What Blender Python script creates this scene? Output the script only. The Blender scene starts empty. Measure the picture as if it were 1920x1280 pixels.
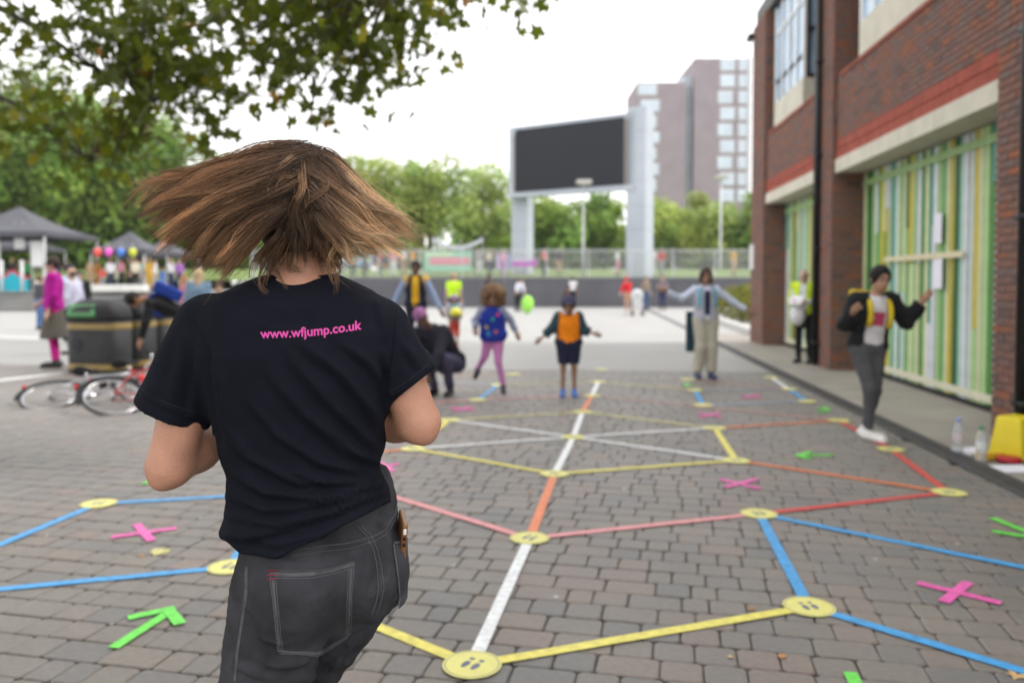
import bpy, bmesh, math, random
import numpy as np
from mathutils import Vector, Matrix
from mathutils.bvhtree import BVHTree
R = math.radians
random.seed(7); rng = np.random.default_rng(7)
scene = bpy.context.scene
col = scene.collection

# ------------------------------------------------------------------ camera
FPX, HCAM, PITCH, SHIFT = 1520.0, 1.45, R(2.0), -59.0
cam_d = bpy.data.cameras.new('camera')
cam_d.sensor_width = 36.0
cam_d.lens = 36.0 * FPX / 1920.0
cam_d.shift_y = SHIFT / 1920.0
cam_d.clip_start = 0.05; cam_d.clip_end = 3000
cam_d.dof.use_dof = True
cam_d.dof.focus_distance = 1.56
cam_d.dof.aperture_fstop = 2.5
cam = bpy.data.objects.new('camera', cam_d); col.objects.link(cam)
cam.location = (0, 0, HCAM)
cam.rotation_euler = (R(90) - PITCH, 0, 0)
scene.camera = cam

# ------------------------------------------------------------------ sky, sun, exposure
SUN_EL, SUN_AZ = R(52), R(75)          # azimuth from +Y towards +X
world = bpy.data.worlds.new('World'); scene.world = world; world.use_nodes = True
wn = world.node_tree; wn.nodes.clear()
w_out = wn.nodes.new('ShaderNodeOutputWorld'); w_bg = wn.nodes.new('ShaderNodeBackground')
w_sky = wn.nodes.new('ShaderNodeTexSky'); w_sky.sky_type = 'NISHITA'; w_sky.sun_disc = False
w_sky.sun_elevation = SUN_EL; w_sky.sun_rotation = SUN_AZ
w_sky.air_density = 1.0; w_sky.dust_density = 4.0; w_sky.ozone_density = 1.0
w_mix = wn.nodes.new('ShaderNodeMixRGB'); w_mix.inputs[0].default_value = 0.86
w_mix.inputs[2].default_value = (12.2, 12.1, 12.0, 1)     # the even white cloud layer
wn.links.new(w_sky.outputs[0], w_mix.inputs[1]); wn.links.new(w_mix.outputs[0], w_bg.inputs[0])
w_bg.inputs[1].default_value = 0.10
wn.links.new(w_bg.outputs[0], w_out.inputs[0])
sun_d = bpy.data.lights.new('sun', 'SUN'); sun_d.energy = 1.5; sun_d.angle = R(14); sun_d.color = (1, .97, .93)
sun = bpy.data.objects.new('sun', sun_d); col.objects.link(sun)
_sd = Vector((math.sin(SUN_AZ) * math.cos(SUN_EL), math.cos(SUN_AZ) * math.cos(SUN_EL), math.sin(SUN_EL)))
sun.rotation_euler = _sd.to_track_quat('Z', 'Y').to_euler(); sun.location = _sd * 60
scene.view_settings.view_transform = 'Standard'; scene.view_settings.look = 'None'
scene.view_settings.gamma = 1.0; scene.view_settings.exposure = 0.88
scene.view_settings.use_curve_mapping = False
scene.render.engine = 'CYCLES'
scene.cycles.max_bounces = 6; scene.cycles.diffuse_bounces = 3; scene.cycles.glossy_bounces = 2
scene.cycles.transmission_bounces = 4; scene.cycles.transparent_max_bounces = 6; scene.cycles.volume_bounces = 0
scene.cycles.use_denoising = True

# ------------------------------------------------------------------ survey helpers (photo pixel -> place)
_cp, _sp = math.cos(PITCH), math.sin(PITCH)
def ray(px, py):
    xc = (px - 960) / FPX; yc = (640 + SHIFT - py) / FPX
    return np.array([xc, yc * _sp + _cp, yc * _cp - _sp])
def at(px, py, d):
    r = ray(px, py); t = d / r[1]
    return np.array([r[0] * t, d, HCAM + r[2] * t])
def ground(px, py, z=0.0):
    r = ray(px, py); t = (z - HCAM) / r[2]
    return np.array([r[0] * t, r[1] * t, z])
def proj(P):
    P = np.asarray(P, float); q = P - np.array([0, 0, HCAM])
    zc = q[..., 1] * _cp - q[..., 2] * _sp
    yc = q[..., 1] * _sp + q[..., 2] * _cp
    return 960 + FPX * q[..., 0] / zc, 640 + SHIFT - FPX * yc / zc

# ------------------------------------------------------------------ object helpers
def world_of(o):
    m = o.matrix_basis.copy()
    return (world_of(o.parent) @ o.matrix_parent_inverse @ m) if o.parent else m
def adopt(o, parent):
    o.parent = parent
    o.matrix_parent_inverse = world_of(parent).inverted()
    return o
def tag(o, label=None, cat=None, group=None, kind=None):
    if label: o['label'] = label
    if cat: o['category'] = cat
    if group: o['group'] = group
    if kind: o['kind'] = kind
    return o
def empty(name, label=None, cat=None, loc=(0, 0, 0), rz=0.0, group=None):
    o = bpy.data.objects.new(name, None); col.objects.link(o)
    o.empty_display_size = .2; o.location = loc; o.rotation_euler = (0, 0, rz)
    return tag(o, label, cat, group)
def link(name, me, mat=None, parent=None, local=False):
    o = bpy.data.objects.new(name, me); col.objects.link(o)
    if mat is not None and len(me.materials) == 0: me.materials.append(mat)
    if parent is not None:
        if local: o.parent = parent
        else: adopt(o, parent)
    return o
def mesh(name, verts, faces, mat=None, smooth=False, cols=None):
    me = bpy.data.meshes.new(name)
    verts = np.asarray(verts, np.float32); 
    if isinstance(faces, np.ndarray) and len(faces):
        k = faces.shape[1]; n = len(faces)
        me.vertices.add(len(verts)); me.vertices.foreach_set('co', verts.ravel())
        me.loops.add(n * k); me.loops.foreach_set('vertex_index', faces.astype(np.int32).ravel())
        me.polygons.add(n); me.polygons.foreach_set('loop_start', np.arange(0, n * k, k, dtype=np.int32))
        me.update(calc_edges=True)
    else:
        me.from_pydata([tuple(map(float, v)) for v in verts], [], [tuple(int(i) for i in f) for f in faces])
    if smooth: me.polygons.foreach_set('use_smooth', np.ones(len(me.polygons), bool))
    if cols is not None:
        a = me.color_attributes.new('tint', 'FLOAT_COLOR', 'POINT')
        c = np.ones((len(verts), 4), np.float32); c[:, :3] = np.asarray(cols, np.float32)
        a.data.foreach_set('color', c.ravel())
    if mat is not None: me.materials.append(mat)
    me.validate()
    return me
class MB:
    """collects boxes, prisms, tubes for ONE mesh"""
    def __init__(s): s.v = []; s.f = []; s.c = []; s.hasc = False
    def add(s, v, f, c=None):
        o = len(s.v); s.v.extend([tuple(map(float, p)) for p in v]); s.f.extend([tuple(i + o for i in q) for q in f])
        s.c.extend([c if c is not None else (1, 1, 1)] * len(v)); s.hasc |= c is not None
        return s
    def box(s, c, d, rz=0.0, col=None, M=None):
        x, y, z = [k / 2 for k in d]
        pts = [Vector(p) for p in ((-x,-y,-z),(x,-y,-z),(x,y,-z),(-x,y,-z),(-x,-y,z),(x,-y,z),(x,y,z),(-x,y,z))]
        if M is None: M = Matrix.Translation(Vector(c)) @ Matrix.Rotation(rz, 4, 'Z')
        return s.add([M @ p for p in pts], [(0,3,2,1),(4,5,6,7),(0,1,5,4),(1,2,6,5),(2,3,7,6),(3,0,4,7)], col)
    def span(s, lo, hi, col=None):
        lo = np.minimum(lo, hi) if False else np.asarray(lo, float); hi = np.asarray(hi, float)
        return s.box((lo + hi) / 2, np.abs(hi - lo), 0, col)
    def tube(s, pts, r, n=6, col=None, close=False, cap=True):
        pts = [Vector(p) for p in pts]; m = len(pts)
        rs = r if hasattr(r, '__len__') else [r] * m
        v = []; f = []; prev = None
        for i, p in enumerate(pts):
            a = pts[(i - 1) % m] if (close or i > 0) else p
            b = pts[(i + 1) % m] if (close or i < m - 1) else p
            t = (b - a); t = t.normalized() if t.length > 1e-9 else Vector((0, 0, 1))
            if prev is None:
                q = Vector((0, 0, 1)) if abs(t.z) < .9 else Vector((1, 0, 0)); u = t.cross(q).normalized()
            else:
                u = (prev - t * prev.dot(t)); u = u.normalized() if u.length > 1e-6 else t.orthogonal().normalized()
            prev = u; w = t.cross(u)
            for k in range(n):
                an = 2 * math.pi * k / n
                v.append(p + (u * math.cos(an) + w * math.sin(an)) * rs[i])
        for i in range(m if close else m - 1):
            j = (i + 1) % m
            for k in range(n):
                k2 = (k + 1) % n
                f.append((i * n + k, i * n + k2, j * n + k2, j * n + k))
        if cap and not close:
            f.append(tuple(range(n - 1, -1, -1))); f.append(tuple((m - 1) * n + k for k in range(n)))
        return s.add(v, f, col)
    def lathe(s, prof, n=16, c=(0, 0, 0), col=None, sx=1.0, sy=1.0):
        v = []; f = []
        for (r, z) in prof:
            for k in range(n):
                an = 2 * math.pi * k / n; v.append((c[0] + r * sx * math.cos(an), c[1] + r * sy * math.sin(an), c[2] + z))
        for i in range(len(prof) - 1):
            for k in range(n):
                k2 = (k + 1) % n; f.append((i * n + k, i * n + k2, (i + 1) * n + k2, (i + 1) * n + k))
        f.append(tuple(range(n - 1, -1, -1))); f.append(tuple((len(prof) - 1) * n + k for k in range(n)))
        return s.add(v, f, col)
    def prism(s, poly, z0, z1, col=None, M=None):
        n = len(poly)
        v = [Vector((p[0], p[1], z0)) for p in poly] + [Vector((p[0], p[1], z1)) for p in poly]
        if M is not None: v = [M @ p for p in v]
        f = [tuple(range(n - 1, -1, -1)), tuple(range(n, 2 * n))] + [(i, (i + 1) % n, n + (i + 1) % n, n + i) for i in range(n)]
        return s.add(v, f, col)
    def build(s, name, mat, parent=None, smooth=False, local=False):
        me = mesh(name, s.v, s.f, mat, smooth, s.c if s.hasc else None)
        return link(name, me, None, parent, local)

# ------------------------------------------------------------------ materials
MATS = {}
def mat(name, c=(.5, .5, .5), rough=.6, var=.15, scale=8.0, bump=0.0, bscale=None, spec=.4, metal=0.0, tint=False, trans=0.0, coat=0.0, sheen=0.0, objvar=0.0, alpha=1.0):
    if name in MATS: return MATS[name]
    m = bpy.data.materials.new(name); m.use_nodes = True; nt = m.node_tree; N = nt.nodes; L = nt.links
    b = N['Principled BSDF']; out = N['Material Output']
    b.inputs['Roughness'].default_value = rough; b.inputs['Metallic'].default_value = metal
    b.inputs['Specular IOR Level'].default_value = spec
    b.inputs['Coat Weight'].default_value = coat
    b.inputs['Alpha'].default_value = alpha
    if sheen: b.inputs['Sheen Weight'].default_value = sheen; b.inputs['Sheen Roughness'].default_value = .5
    tc = N.new('ShaderNodeTexCoord')
    src = None
    if tint:
        at_ = N.new('ShaderNodeVertexColor'); at_.layer_name = 'tint'
        mx = N.new('ShaderNodeMixRGB'); mx.blend_type = 'MULTIPLY'; mx.inputs[0].default_value = 1
        mx.inputs[1].default_value = (*c, 1); L.new(at_.outputs[0], mx.inputs[2]); src = mx.outputs[0]
    if var > 0:
        no = N.new('ShaderNodeTexNoise'); no.inputs['Scale'].default_value = scale; no.inputs['Detail'].default_value = 5
        L.new(tc.outputs['Object'], no.inputs['Vector'])
        mr = N.new('ShaderNodeMapRange'); mr.inputs[1].default_value = .25; mr.inputs[2].default_value = .75
        mr.inputs[3].default_value = 1 - var; mr.inputs[4].default_value = 1 + var
        L.new(no.outputs[0], mr.inputs[0])
        val = mr.outputs[0]
        if objvar:
            oi = N.new('ShaderNodeObjectInfo'); m2 = N.new('ShaderNodeMapRange')
            m2.inputs[3].default_value = 1 - objvar; m2.inputs[4].default_value = 1 + objvar
            L.new(oi.outputs['Random'], m2.inputs[0]); mm = N.new('ShaderNodeMath'); mm.operation = 'MULTIPLY'
            L.new(val, mm.inputs[0]); L.new(m2.outputs[0], mm.inputs[1]); val = mm.outputs[0]
        mv = N.new('ShaderNodeVectorMath'); mv.operation = 'SCALE'
        if src is None: mv.inputs[0].default_value = c
        else: L.new(src, mv.inputs[0])
        L.new(val, mv.inputs['Scale']); src = mv.outputs[0]
    if src is None: b.inputs['Base Color'].default_value = (*c, 1)
    else: L.new(src, b.inputs['Base Color'])
    if bump > 0:
        nb = N.new('ShaderNodeTexNoise'); nb.inputs['Scale'].default_value = bscale or scale * 4; nb.inputs['Detail'].default_value = 6
        L.new(tc.outputs['Object'], nb.inputs['Vector'])
        bp = N.new('ShaderNodeBump'); bp.inputs['Strength'].default_value = bump; bp.inputs['Distance'].default_value = .01
        L.new(nb.outputs[0], bp.inputs['Height']); L.new(bp.outputs[0], b.inputs['Normal'])
    if trans > 0:
        tr = N.new('ShaderNodeBsdfTranslucent'); ms = N.new('ShaderNodeMixShader'); ms.inputs[0].default_value = trans
        if src is None: tr.inputs[0].default_value = (*c, 1)
        else: L.new(src, tr.inputs[0])
        L.new(b.outputs[0], ms.inputs[1]); L.new(tr.outputs[0], ms.inputs[2]); L.new(ms.outputs[0], out.inputs['Surface'])
    MATS[name] = m
    return m
def cloth(c, name=None):
    return mat(name or 'cloth_%02x%02x%02x' % tuple(int(255 * min(1, k)) for k in c), c, rough=.85, var=.12, scale=14, bump=.25, bscale=60, spec=.15, sheen=.02)
def skinmat(c): return mat('skin_%02x%02x%02x' % tuple(int(255 * k) for k in c), c, rough=.5, var=.08, scale=12, bump=.08, bscale=120, spec=.4)
# ================================================================== ground
def sheet(name, poly, z, m, kind='structure'):
    me = mesh(name, [(x, y, z) for x, y in poly], [tuple(range(len(poly)))], m)
    o = link(name, me); o['kind'] = kind; return o
M_dirt = mat('joint_sand', (.05, .047, .038), .95, .5, 3, .4, 40)
M_plaza = mat('plaza_concrete', (.275, .268, .257), .55, .10, .6, .08, 30, spec=.8, sheen=.1)
M_grass = mat('grass_turf', (.11, .16, .035), .9, .4, .8, .6, 12)
M_pave = mat('pavement_slabs', (.27, .245, .215), .7, .2, 1.4, .3, 20)
def joint_moss():
    m = M_dirt; nt = m.node_tree; b = nt.nodes['Principled BSDF']
    no = nt.nodes.new('ShaderNodeTexNoise'); no.inputs['Scale'].default_value = 2.2; no.inputs['Detail'].default_value = 3
    tc = nt.nodes.new('ShaderNodeTexCoord'); nt.links.new(tc.outputs['Object'], no.inputs['Vector'])
    cr = nt.nodes.new('ShaderNodeValToRGB'); cr.color_ramp.elements[0].position = .5; cr.color_ramp.elements[1].position = .68
    cr.color_ramp.elements[0].color = (.075, .066, .054, 1); cr.color_ramp.elements[1].color = (.07, .085, .025, 1)
    nt.links.new(no.outputs[0], cr.inputs[0]); nt.links.new(cr.outputs[0], b.inputs['Base Color'])
joint_moss()
BROT = -R(5.45)                      # the building line, clockwise from the view axis
def b2w(x, y): c, s = math.cos(BROT), math.sin(BROT); return (x * c - y * s, x * s + y * c)
def bpoly(x0, y0, x1, y1): return [b2w(x0, y0), b2w(x1, y0), b2w(x1, y1), b2w(x0, y1)]
def wbpoly(pts): return [b2w(*p) for p in pts]
sheet('ground', [(-900, -60), (900, -60), (900, 1800), (-900, 1800)], -.06, mat('far_ground', (.2, .2, .16), .9, .2, .02))
PAVE_END = 13.2
sheet('plaza_glare_band', wbpoly([(-90, PAVE_END), (2.9, PAVE_END), (2.9, 19.5), (-90, 19.5)]), .004, mat('midtone_concrete', (.185, .178, .168), .55, .12, .8, .08, 30, spec=.8, sheen=.12))  # added band: glare growing with distance is put into its mid tone
plaza = sheet('plaza', wbpoly([(-90, 19.5), (2.9, 19.5), (2.9, 60), (-90, 60)]), .004, M_plaza)
sheet('plaza_side', wbpoly([(-90, -10), (-10.4, -10), (-10.4, PAVE_END), (-90, PAVE_END)]), .004, M_plaza)
sheet('pavement', bpoly(3.13, -8, 16, 23), -.002, M_pave)
sheet('planting_bed_ground', bpoly(3.13, 23, 16, 60), -.004, M_plaza)
paving = sheet('paving', bpoly(-10.4, -1, 2.9, PAVE_END), -.014, M_dirt)
# pavers
M_paver = mat('paver_concrete', (1, 1, 1), .56, .2, 30, .22, 160, spec=.8, tint=True, sheen=.12)
def paver_grit():
    nt = M_paver.node_tree; b = nt.nodes['Principled BSDF']; src = b.inputs['Base Color'].links[0].from_socket
    geo = nt.nodes.new('ShaderNodeNewGeometry')
    vo = nt.nodes.new('ShaderNodeTexVoronoi'); vo.inputs['Scale'].default_value = 150
    nt.links.new(geo.outputs['Position'], vo.inputs['Vector'])
    cr = nt.nodes.new('ShaderNodeValToRGB'); cr.color_ramp.elements[0].position = .10; cr.color_ramp.elements[1].position = .16
    cr.color_ramp.elements[0].color = (1, 1, 1, 1); cr.color_ramp.elements[1].color = (0, 0, 0, 1)
    nt.links.new(vo.outputs['Distance'], cr.inputs[0])
    wn_ = nt.nodes.new('ShaderNodeTexWhiteNoise'); nt.links.new(vo.outputs['Position'], wn_.inputs['Vector'])
    gt = nt.nodes.new('ShaderNodeMath'); gt.operation = 'GREATER_THAN'; gt.inputs[1].default_value = .6
    nt.links.new(wn_.outputs['Value'], gt.inputs[0])
    mu = nt.nodes.new('ShaderNodeMath'); mu.operation = 'MULTIPLY'; nt.links.new(gt.outputs[0], mu.inputs[0]); nt.links.new(cr.outputs[0], mu.inputs[1])
    mx = nt.nodes.new('ShaderNodeMixRGB'); mx.inputs[2].default_value = (.42, .36, .28, 1)
    nt.links.new(mu.outputs[0], mx.inputs[0]); nt.links.new(src, mx.inputs[1])
    # trodden chewing gum: sparse pale discs
    v2 = nt.nodes.new('ShaderNodeTexVoronoi'); v2.inputs['Scale'].default_value = 4.2
    nt.links.new(geo.outputs['Position'], v2.inputs['Vector'])
    c2 = nt.nodes.new('ShaderNodeValToRGB'); c2.color_ramp.elements[0].position = .045; c2.color_ramp.elements[1].position = .06
    c2.color_ramp.elements[0].color = (.8, .8, .8, 1); c2.color_ramp.elements[1].color = (0, 0, 0, 1)
    nt.links.new(v2.outputs['Distance'], c2.inputs[0])
    w2 = nt.nodes.new('ShaderNodeTexWhiteNoise'); nt.links.new(v2.outputs['Position'], w2.inputs['Vector'])
    g2 = nt.nodes.new('ShaderNodeMath'); g2.operation = 'GREATER_THAN'; g2.inputs[1].default_value = .55
    nt.links.new(w2.outputs['Value'], g2.inputs[0])
    m2 = nt.nodes.new('ShaderNodeMath'); m2.operation = 'MULTIPLY'; nt.links.new(g2.outputs[0], m2.inputs[0]); nt.links.new(c2.outputs[0], m2.inputs[1])
    x2 = nt.nodes.new('ShaderNodeMixRGB'); x2.inputs[2].default_value = (.5, .48, .45, 1)
    nt.links.new(m2.outputs[0], x2.inputs[0]); nt.links.new(mx.outputs[0], x2.inputs[1])
    # large soft stains
    n3 = nt.nodes.new('ShaderNodeTexNoise'); n3.inputs['Scale'].default_value = .9; n3.inputs['Detail'].default_value = 4
    nt.links.new(geo.outputs['Position'], n3.inputs['Vector'])
    r3 = nt.nodes.new('ShaderNodeMapRange'); r3.inputs[1].default_value = .3; r3.inputs[2].default_value = .7; r3.inputs[3].default_value = .8; r3.inputs[4].default_value = 1.15
    nt.links.new(n3.outputs[0], r3.inputs[0])
    s3 = nt.nodes.new('ShaderNodeVectorMath'); s3.operation = 'SCALE'
    nt.links.new(x2.outputs[0], s3.inputs[0]); nt.links.new(r3.outputs[0], s3.inputs['Scale'])
    nt.links.new(s3.outputs[0], b.inputs['Base Color'])
paver_grit()
PCOL = [(.136, .114, .097), (.131, .112, .098), (.146, .114, .095), (.120, .106, .096), (.141, .119, .098), (.156, .116, .095), (.128, .110, .092), (.106, .098, .092)]
PW = [.12, .16, .24]
def paver_geo(w, dpt, seed):
    r = random.Random(seed); g = .0026; b = .006; x, y = w / 2 - g, dpt / 2 - g
    def j(): return r.uniform(-.002, .002)
    rd = .014
    outer = [(-x + rd, -y + j()), (x - rd, -y + j()), (x + j(), -y + rd), (x + j(), y - rd), (x - rd, y + j()), (-x + rd, y + j()), (-x + j(), y - rd), (-x + j(), -y + rd)]
    inner = [(px * (1 - b / x), py * (1 - b / y)) for px, py in outer]
    v = [(p[0], p[1], -.03) for p in outer] + [(p[0], p[1], -.0045) for p in outer] + [(p[0], p[1], 0) for p in inner]
    f = [(i, (i + 1) % 8, 8 + (i + 1) % 8, 8 + i) for i in range(8)] + [(8 + i, 8 + (i + 1) % 8, 16 + (i + 1) % 8, 16 + i) for i in range(8)] + [tuple(range(16, 24))]
    return v, f
pav_geo = {(w, s): paver_geo(PW[w], .16, w * 10 + s) for w in range(3) for s in range(4)}
pav_me = {}
PROT = -R(12.1); pc, ps = math.cos(PROT), math.sin(PROT)
pavers = []
rr = random.Random(3)
for row in range(-45, 110):
    v = row * .16; u = -15 + rr.random() * .2; 
    while u < 13:
        w = rr.choices([0, 1, 2], [.22, .5, .28])[0]; W = PW[w]; cu = u + W / 2; u += W
        x, y = cu * pc - v * ps, cu * ps + v * pc
        bx, by = x * math.cos(-BROT) - y * math.sin(-BROT), x * math.sin(-BROT) + y * math.cos(-BROT)
        if not (-10.3 < bx < 2.98 and .9 < by < PAVE_END + .1): continue
        if abs(x) > y * .85 + 1.6: continue
        pavers.append((x, y, w, rr.randrange(4), rr.choices(range(8), [4, 4, 2, 3, 3, 1.2, 4, 1.6])[0], rr.uniform(-.0022, .0022), rr.uniform(-.008, .008)))
def seen_big(p):
    qx, qy = proj((p[0], p[1], 0)); return -30 < qx < 1950 and qy < 1330 and not (420 < qx < 700 and qy > 1040)
big = sorted([p for p in pavers if seen_big(p)], key=lambda p: p[1])[:300]; bigset = set(map(id, big))
for p in big:
    x, y, w, s, c, dz, rz = p
    key = (w, s, c)
    if key not in pav_me:
        vv, ff = pav_geo[(w, s)]; pav_me[key] = mesh('paver', vv, ff, M_paver, False, [PCOL[c]] * len(vv))
    o = link('paver', pav_me[key], None, paving); o.matrix_parent_inverse = Matrix()
    o.location = (x, y, dz); o.rotation_euler = (rz * .4, rz * .3, PROT + rz)
fv = []; ff_ = []; fc = []; off = 0
for p in pavers:
    if id(p) in bigset: continue
    x, y, w, s, c, dz, rz = p
    vv, ff = pav_geo[(w, s)]; a = PROT + rz; ca, sa = math.cos(a), math.sin(a)
    fv.extend([(vx * ca - vy * sa + x, vx * sa + vy * ca + y, vz + dz) for vx, vy, vz in vv])
    ff_.extend([tuple(i + off for i in q) for q in ff]); fc.extend([PCOL[c]] * len(vv)); off += len(vv)
field = link('paver_field', mesh('paver_field', fv, ff_, M_paver, False, fc), None, paving); field['kind'] = 'stuff'
# drain channel along the building: grate lengths
chan = sheet('drain_channel', bpoly(2.9, -1, 3.13, 40), .005, mat('channel_iron', (.06, .06, .065), .6, .3, 6))
def grate():
    m = MB(); m.span((-.1, -.245, -.010), (-.075, .245, 0)); m.span((.075, -.245, -.010), (.1, .245, 0))
    for k in range(9): m.span((-.075, -.235 + k * .055, -.010), (.075, -.21 + k * .055, -.002))
    return mesh('channel_grate', m.v, m.f, mat('grate_iron', (.085, .08, .082), .55, .3, 12, .2))
gm = grate()
for k in range(40):
    x, y = b2w(3.015, 4.2 + k * .5)
    o = link('channel_grate', gm, None, chan); o.matrix_parent_inverse = Matrix(); o.location = (x, y, .016); o.rotation_euler[2] = BROT
# white painted lines on the plaza (left)
M_line = mat('road_paint', (.72, .72, .70), .6, .12, 4)
for k, (a, b_) in enumerate((((0, 714), (118, 700)), ((0, 632), (330, 648)))):
    A, B = ground(*a), ground(*b_); d = (B - A) / np.linalg.norm(B - A); A = A - d * 14; n = np.array([-d[1], d[0], 0]) * .09
    o = link('painted_line', mesh('painted_line', [A - n + (0, 0, .009), B - n + (0, 0, .009), B + n + (0, 0, .009), A + n + (0, 0, .009)], [(0, 1, 2, 3)], M_line)); o['kind'] = 'structure'

# ================================================================== brick building on the right
M_brick = mat('clay_brick', (1, 1, 1), .85, .22, 25, .5, 120, spec=.25, tint=True)
M_mortar = mat('mortar', (.24, .20, .18), .95, .2, 12, .3)
M_conc = mat('cream_concrete', (.56, .53, .44), .75, .12, 3, .2, 40)
M_soldier = mat('red_brick', (1, 1, 1), .8, .2, 20, .4, 100, spec=.25, tint=True)
M_dark = mat('black_metal', (.012, .012, .014), .45, .1, 10)
BC = [(.205, .105, .082), (.18, .105, .09), (.225, .098, .066), (.165, .112, .10), (.20, .11, .085), (.27, .105, .06), (.135, .088, .078)]
bld = empty('brick_building', 'two storey brown brick building with green slatted shopfront bays on the right', 'building', (*b2w(3.9, 14), 0), BROT)
BM = Matrix.Rotation(BROT, 4, 'Z')
def bpart(mb, name, m, parent=bld, smooth=False):
    me = mesh(name, [BM @ Vector(v) for v in mb.v], mb.f, m, smooth, mb.c if mb.hasc else None)
    return link(name, me, None, parent)
brick_me = {}
def brick_mesh(L, c):
    k = (round(L, 3), c)
    if k not in brick_me:
        m = MB(); m.box((0, 0, 0), (L - .01, .03, .065)); brick_me[k] = mesh('brick', m.v, m.f, M_brick, False, [BC[c]] * 8)
    return brick_me[k]
stuffb = MB(); singles = []
bb = random.Random(11)
def lay(p0, du, width, z0, z1, nrm, single=None, mb=stuffb):
    """bricks on a face: start p0 (x,y), direction du, outward normal nrm"""
    rows = int(round((z1 - z0) / .075)); du = np.array(du, float); nr = np.array(nrm, float)
    for r_ in range(rows):
        u = -.1125 if r_ % 2 else 0.0
        while u < width - .02:
            a = max(u, 0); e = min(u + .225, width); u += .225
            if e - a < .04: continue
            L = e - a; cu = (a + e) / 2; z = z0 + r_ * .075 + .0375
            c = bb.choices(range(7), [4, 4, 2, 3, 4, 1.1, 2])[0]
            ctr = np.array([p0[0], p0[1]]) + du * cu + nr * (-.007 + bb.uniform(-.002, .002))
            if single is not None: single.append((ctr, z, math.atan2(du[1], du[0]), round(L, 3), c))
            else: mb.box((ctr[0], ctr[1], z), (L - .01, .03, .065), math.atan2(du[1], du[0]), BC[c])
H_TOP = 7.6
def core(x0, y0, x1, y1, z0, z1, name, m=M_mortar, parent=bld):
    q = MB(); q.span((x0, y0, z0), (x1, y1, z1)); return bpart(q, name, m, parent)
# body behind everything
core(4.62, 2.0, 14, 20.45, 0, H_TOP, 'back_wall', mat('backing_brick', (.09, .06, .05), .9, .2, 8))
q = MB(); q.span((4.0, 1.8, H_TOP), (14.2, 20.3, H_TOP + .35)); bpart(q, 'roof', mat('roof_edge', (.12, .12, .12), .7))
# piers (front face x, near y, far y)
piers = {}
for nm, (x, y0, y1) in {'near': (3.78, 7.1, 8.0), 'mid': (3.95, 13.75, 14.63), 'far': (3.95, 19.0, 20.4), 'behind': (3.78, 2.0, 2.9)}.items():
    piers[nm] = core(x + .01, y0 + .01, 4.6, y1 - .01, 0, H_TOP, 'pier')
    if nm == 'near':
        lay((x, y1), (0, -1), y1 - y0, 0, 4.35, (-1, 0), singles); lay((x, y1), (0, -1), y1 - y0, 4.35, H_TOP, (-1, 0))
    else: lay((x, y1), (0, -1), y1 - y0, 0, H_TOP, (-1, 0))
    lay((x, y0), (1, 0), 4.6 - x, 0, H_TOP, (0, -1)); lay((4.6, y1), (-1, 0), 4.6 - x, 0, H_TOP, (0, 1))
# bays between piers
XS = 4.02
def bay(y0, y1, nearbay):
    core(XS + .01, y0, 4.6, y1, 3.44, 4.80, 'spandrel')
    if nearbay:
        lay((XS, y1), (0, -1), y1 - y0, 3.75, 4.72, (-1, 0))
    else: lay((XS, y1), (0, -1), y1 - y0, 3.75, 4.72, (-1, 0))
    s = MB()      # soldier course band, upright red bricks
    n = int((y1 - y0) / .075)
    for k in range(n):
        y = y0 + (k + .5) * (y1 - y0) / n
        for (za, zb) in ((3.44, 3.745),):
            for (q0, q1) in ((za, za + .15), (za + .155, zb)):
                sh = bb.uniform(.85, 1.15); s.box((XS + .0, y, (q0 + q1) / 2), (.03, .066, q1 - q0 - .008), 0, (.33 * sh, .08 * sh, .055 * sh))
    for k in range(int((y1 - y0) / .225)):
        sh = bb.uniform(.85, 1.15); s.box((XS + .02, y0 + (k + .5) * .225, 4.77), (.09, .215, .065), 0, (.26 * sh, .078 * sh, .05 * sh))
    o = bpart(s, 'soldier_course', M_soldier); o['kind'] = 'stuff'
    n = max(2, int(round((y1 - y0) / 1.9)))
    for k in range(n):   # concrete lintel lengths
        a = y0 + k * (y1 - y0) / n + .006; e = y0 + (k + 1) * (y1 - y0) / n - .006
        q = MB(); q.span((XS - .035, a, 3.215), (4.55, e, 3.435)); bpart(q, 'lintel', M_conc)
    # dark strip standing in for the shaded gap under the slats
    q = MB(); q.span((4.44, y0, 0), (4.6, y1, .05)); bpart(q, 'gap_strip', M_dark)
for y0, y1, nb in ((8.0, 13.75, True), (14.63, 19.0, False), (2.9, 7.1, False)): bay(y0, y1, nb)
# near end of the near spandrel as single bricks: add to pier singles from stuff region is costly, the pier carries them
for (ctr, z, a, L, c) in singles[:300]:
    o = link('brick', brick_mesh(L, c), None, piers['near'])
    w = BM @ Vector((ctr[0], ctr[1], z)); o.matrix_parent_inverse = world_of(piers['near']).inverted(); o.location = w; o.rotation_euler[2] = a + BROT
for (ctr, z, a, L, c) in singles[300:]: stuffb.box((ctr[0], ctr[1], z), (L - .01, .03, .065), a, BC[c])
o = bpart(stuffb, 'brick_courses', M_brick); o['kind'] = 'stuff'
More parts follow.
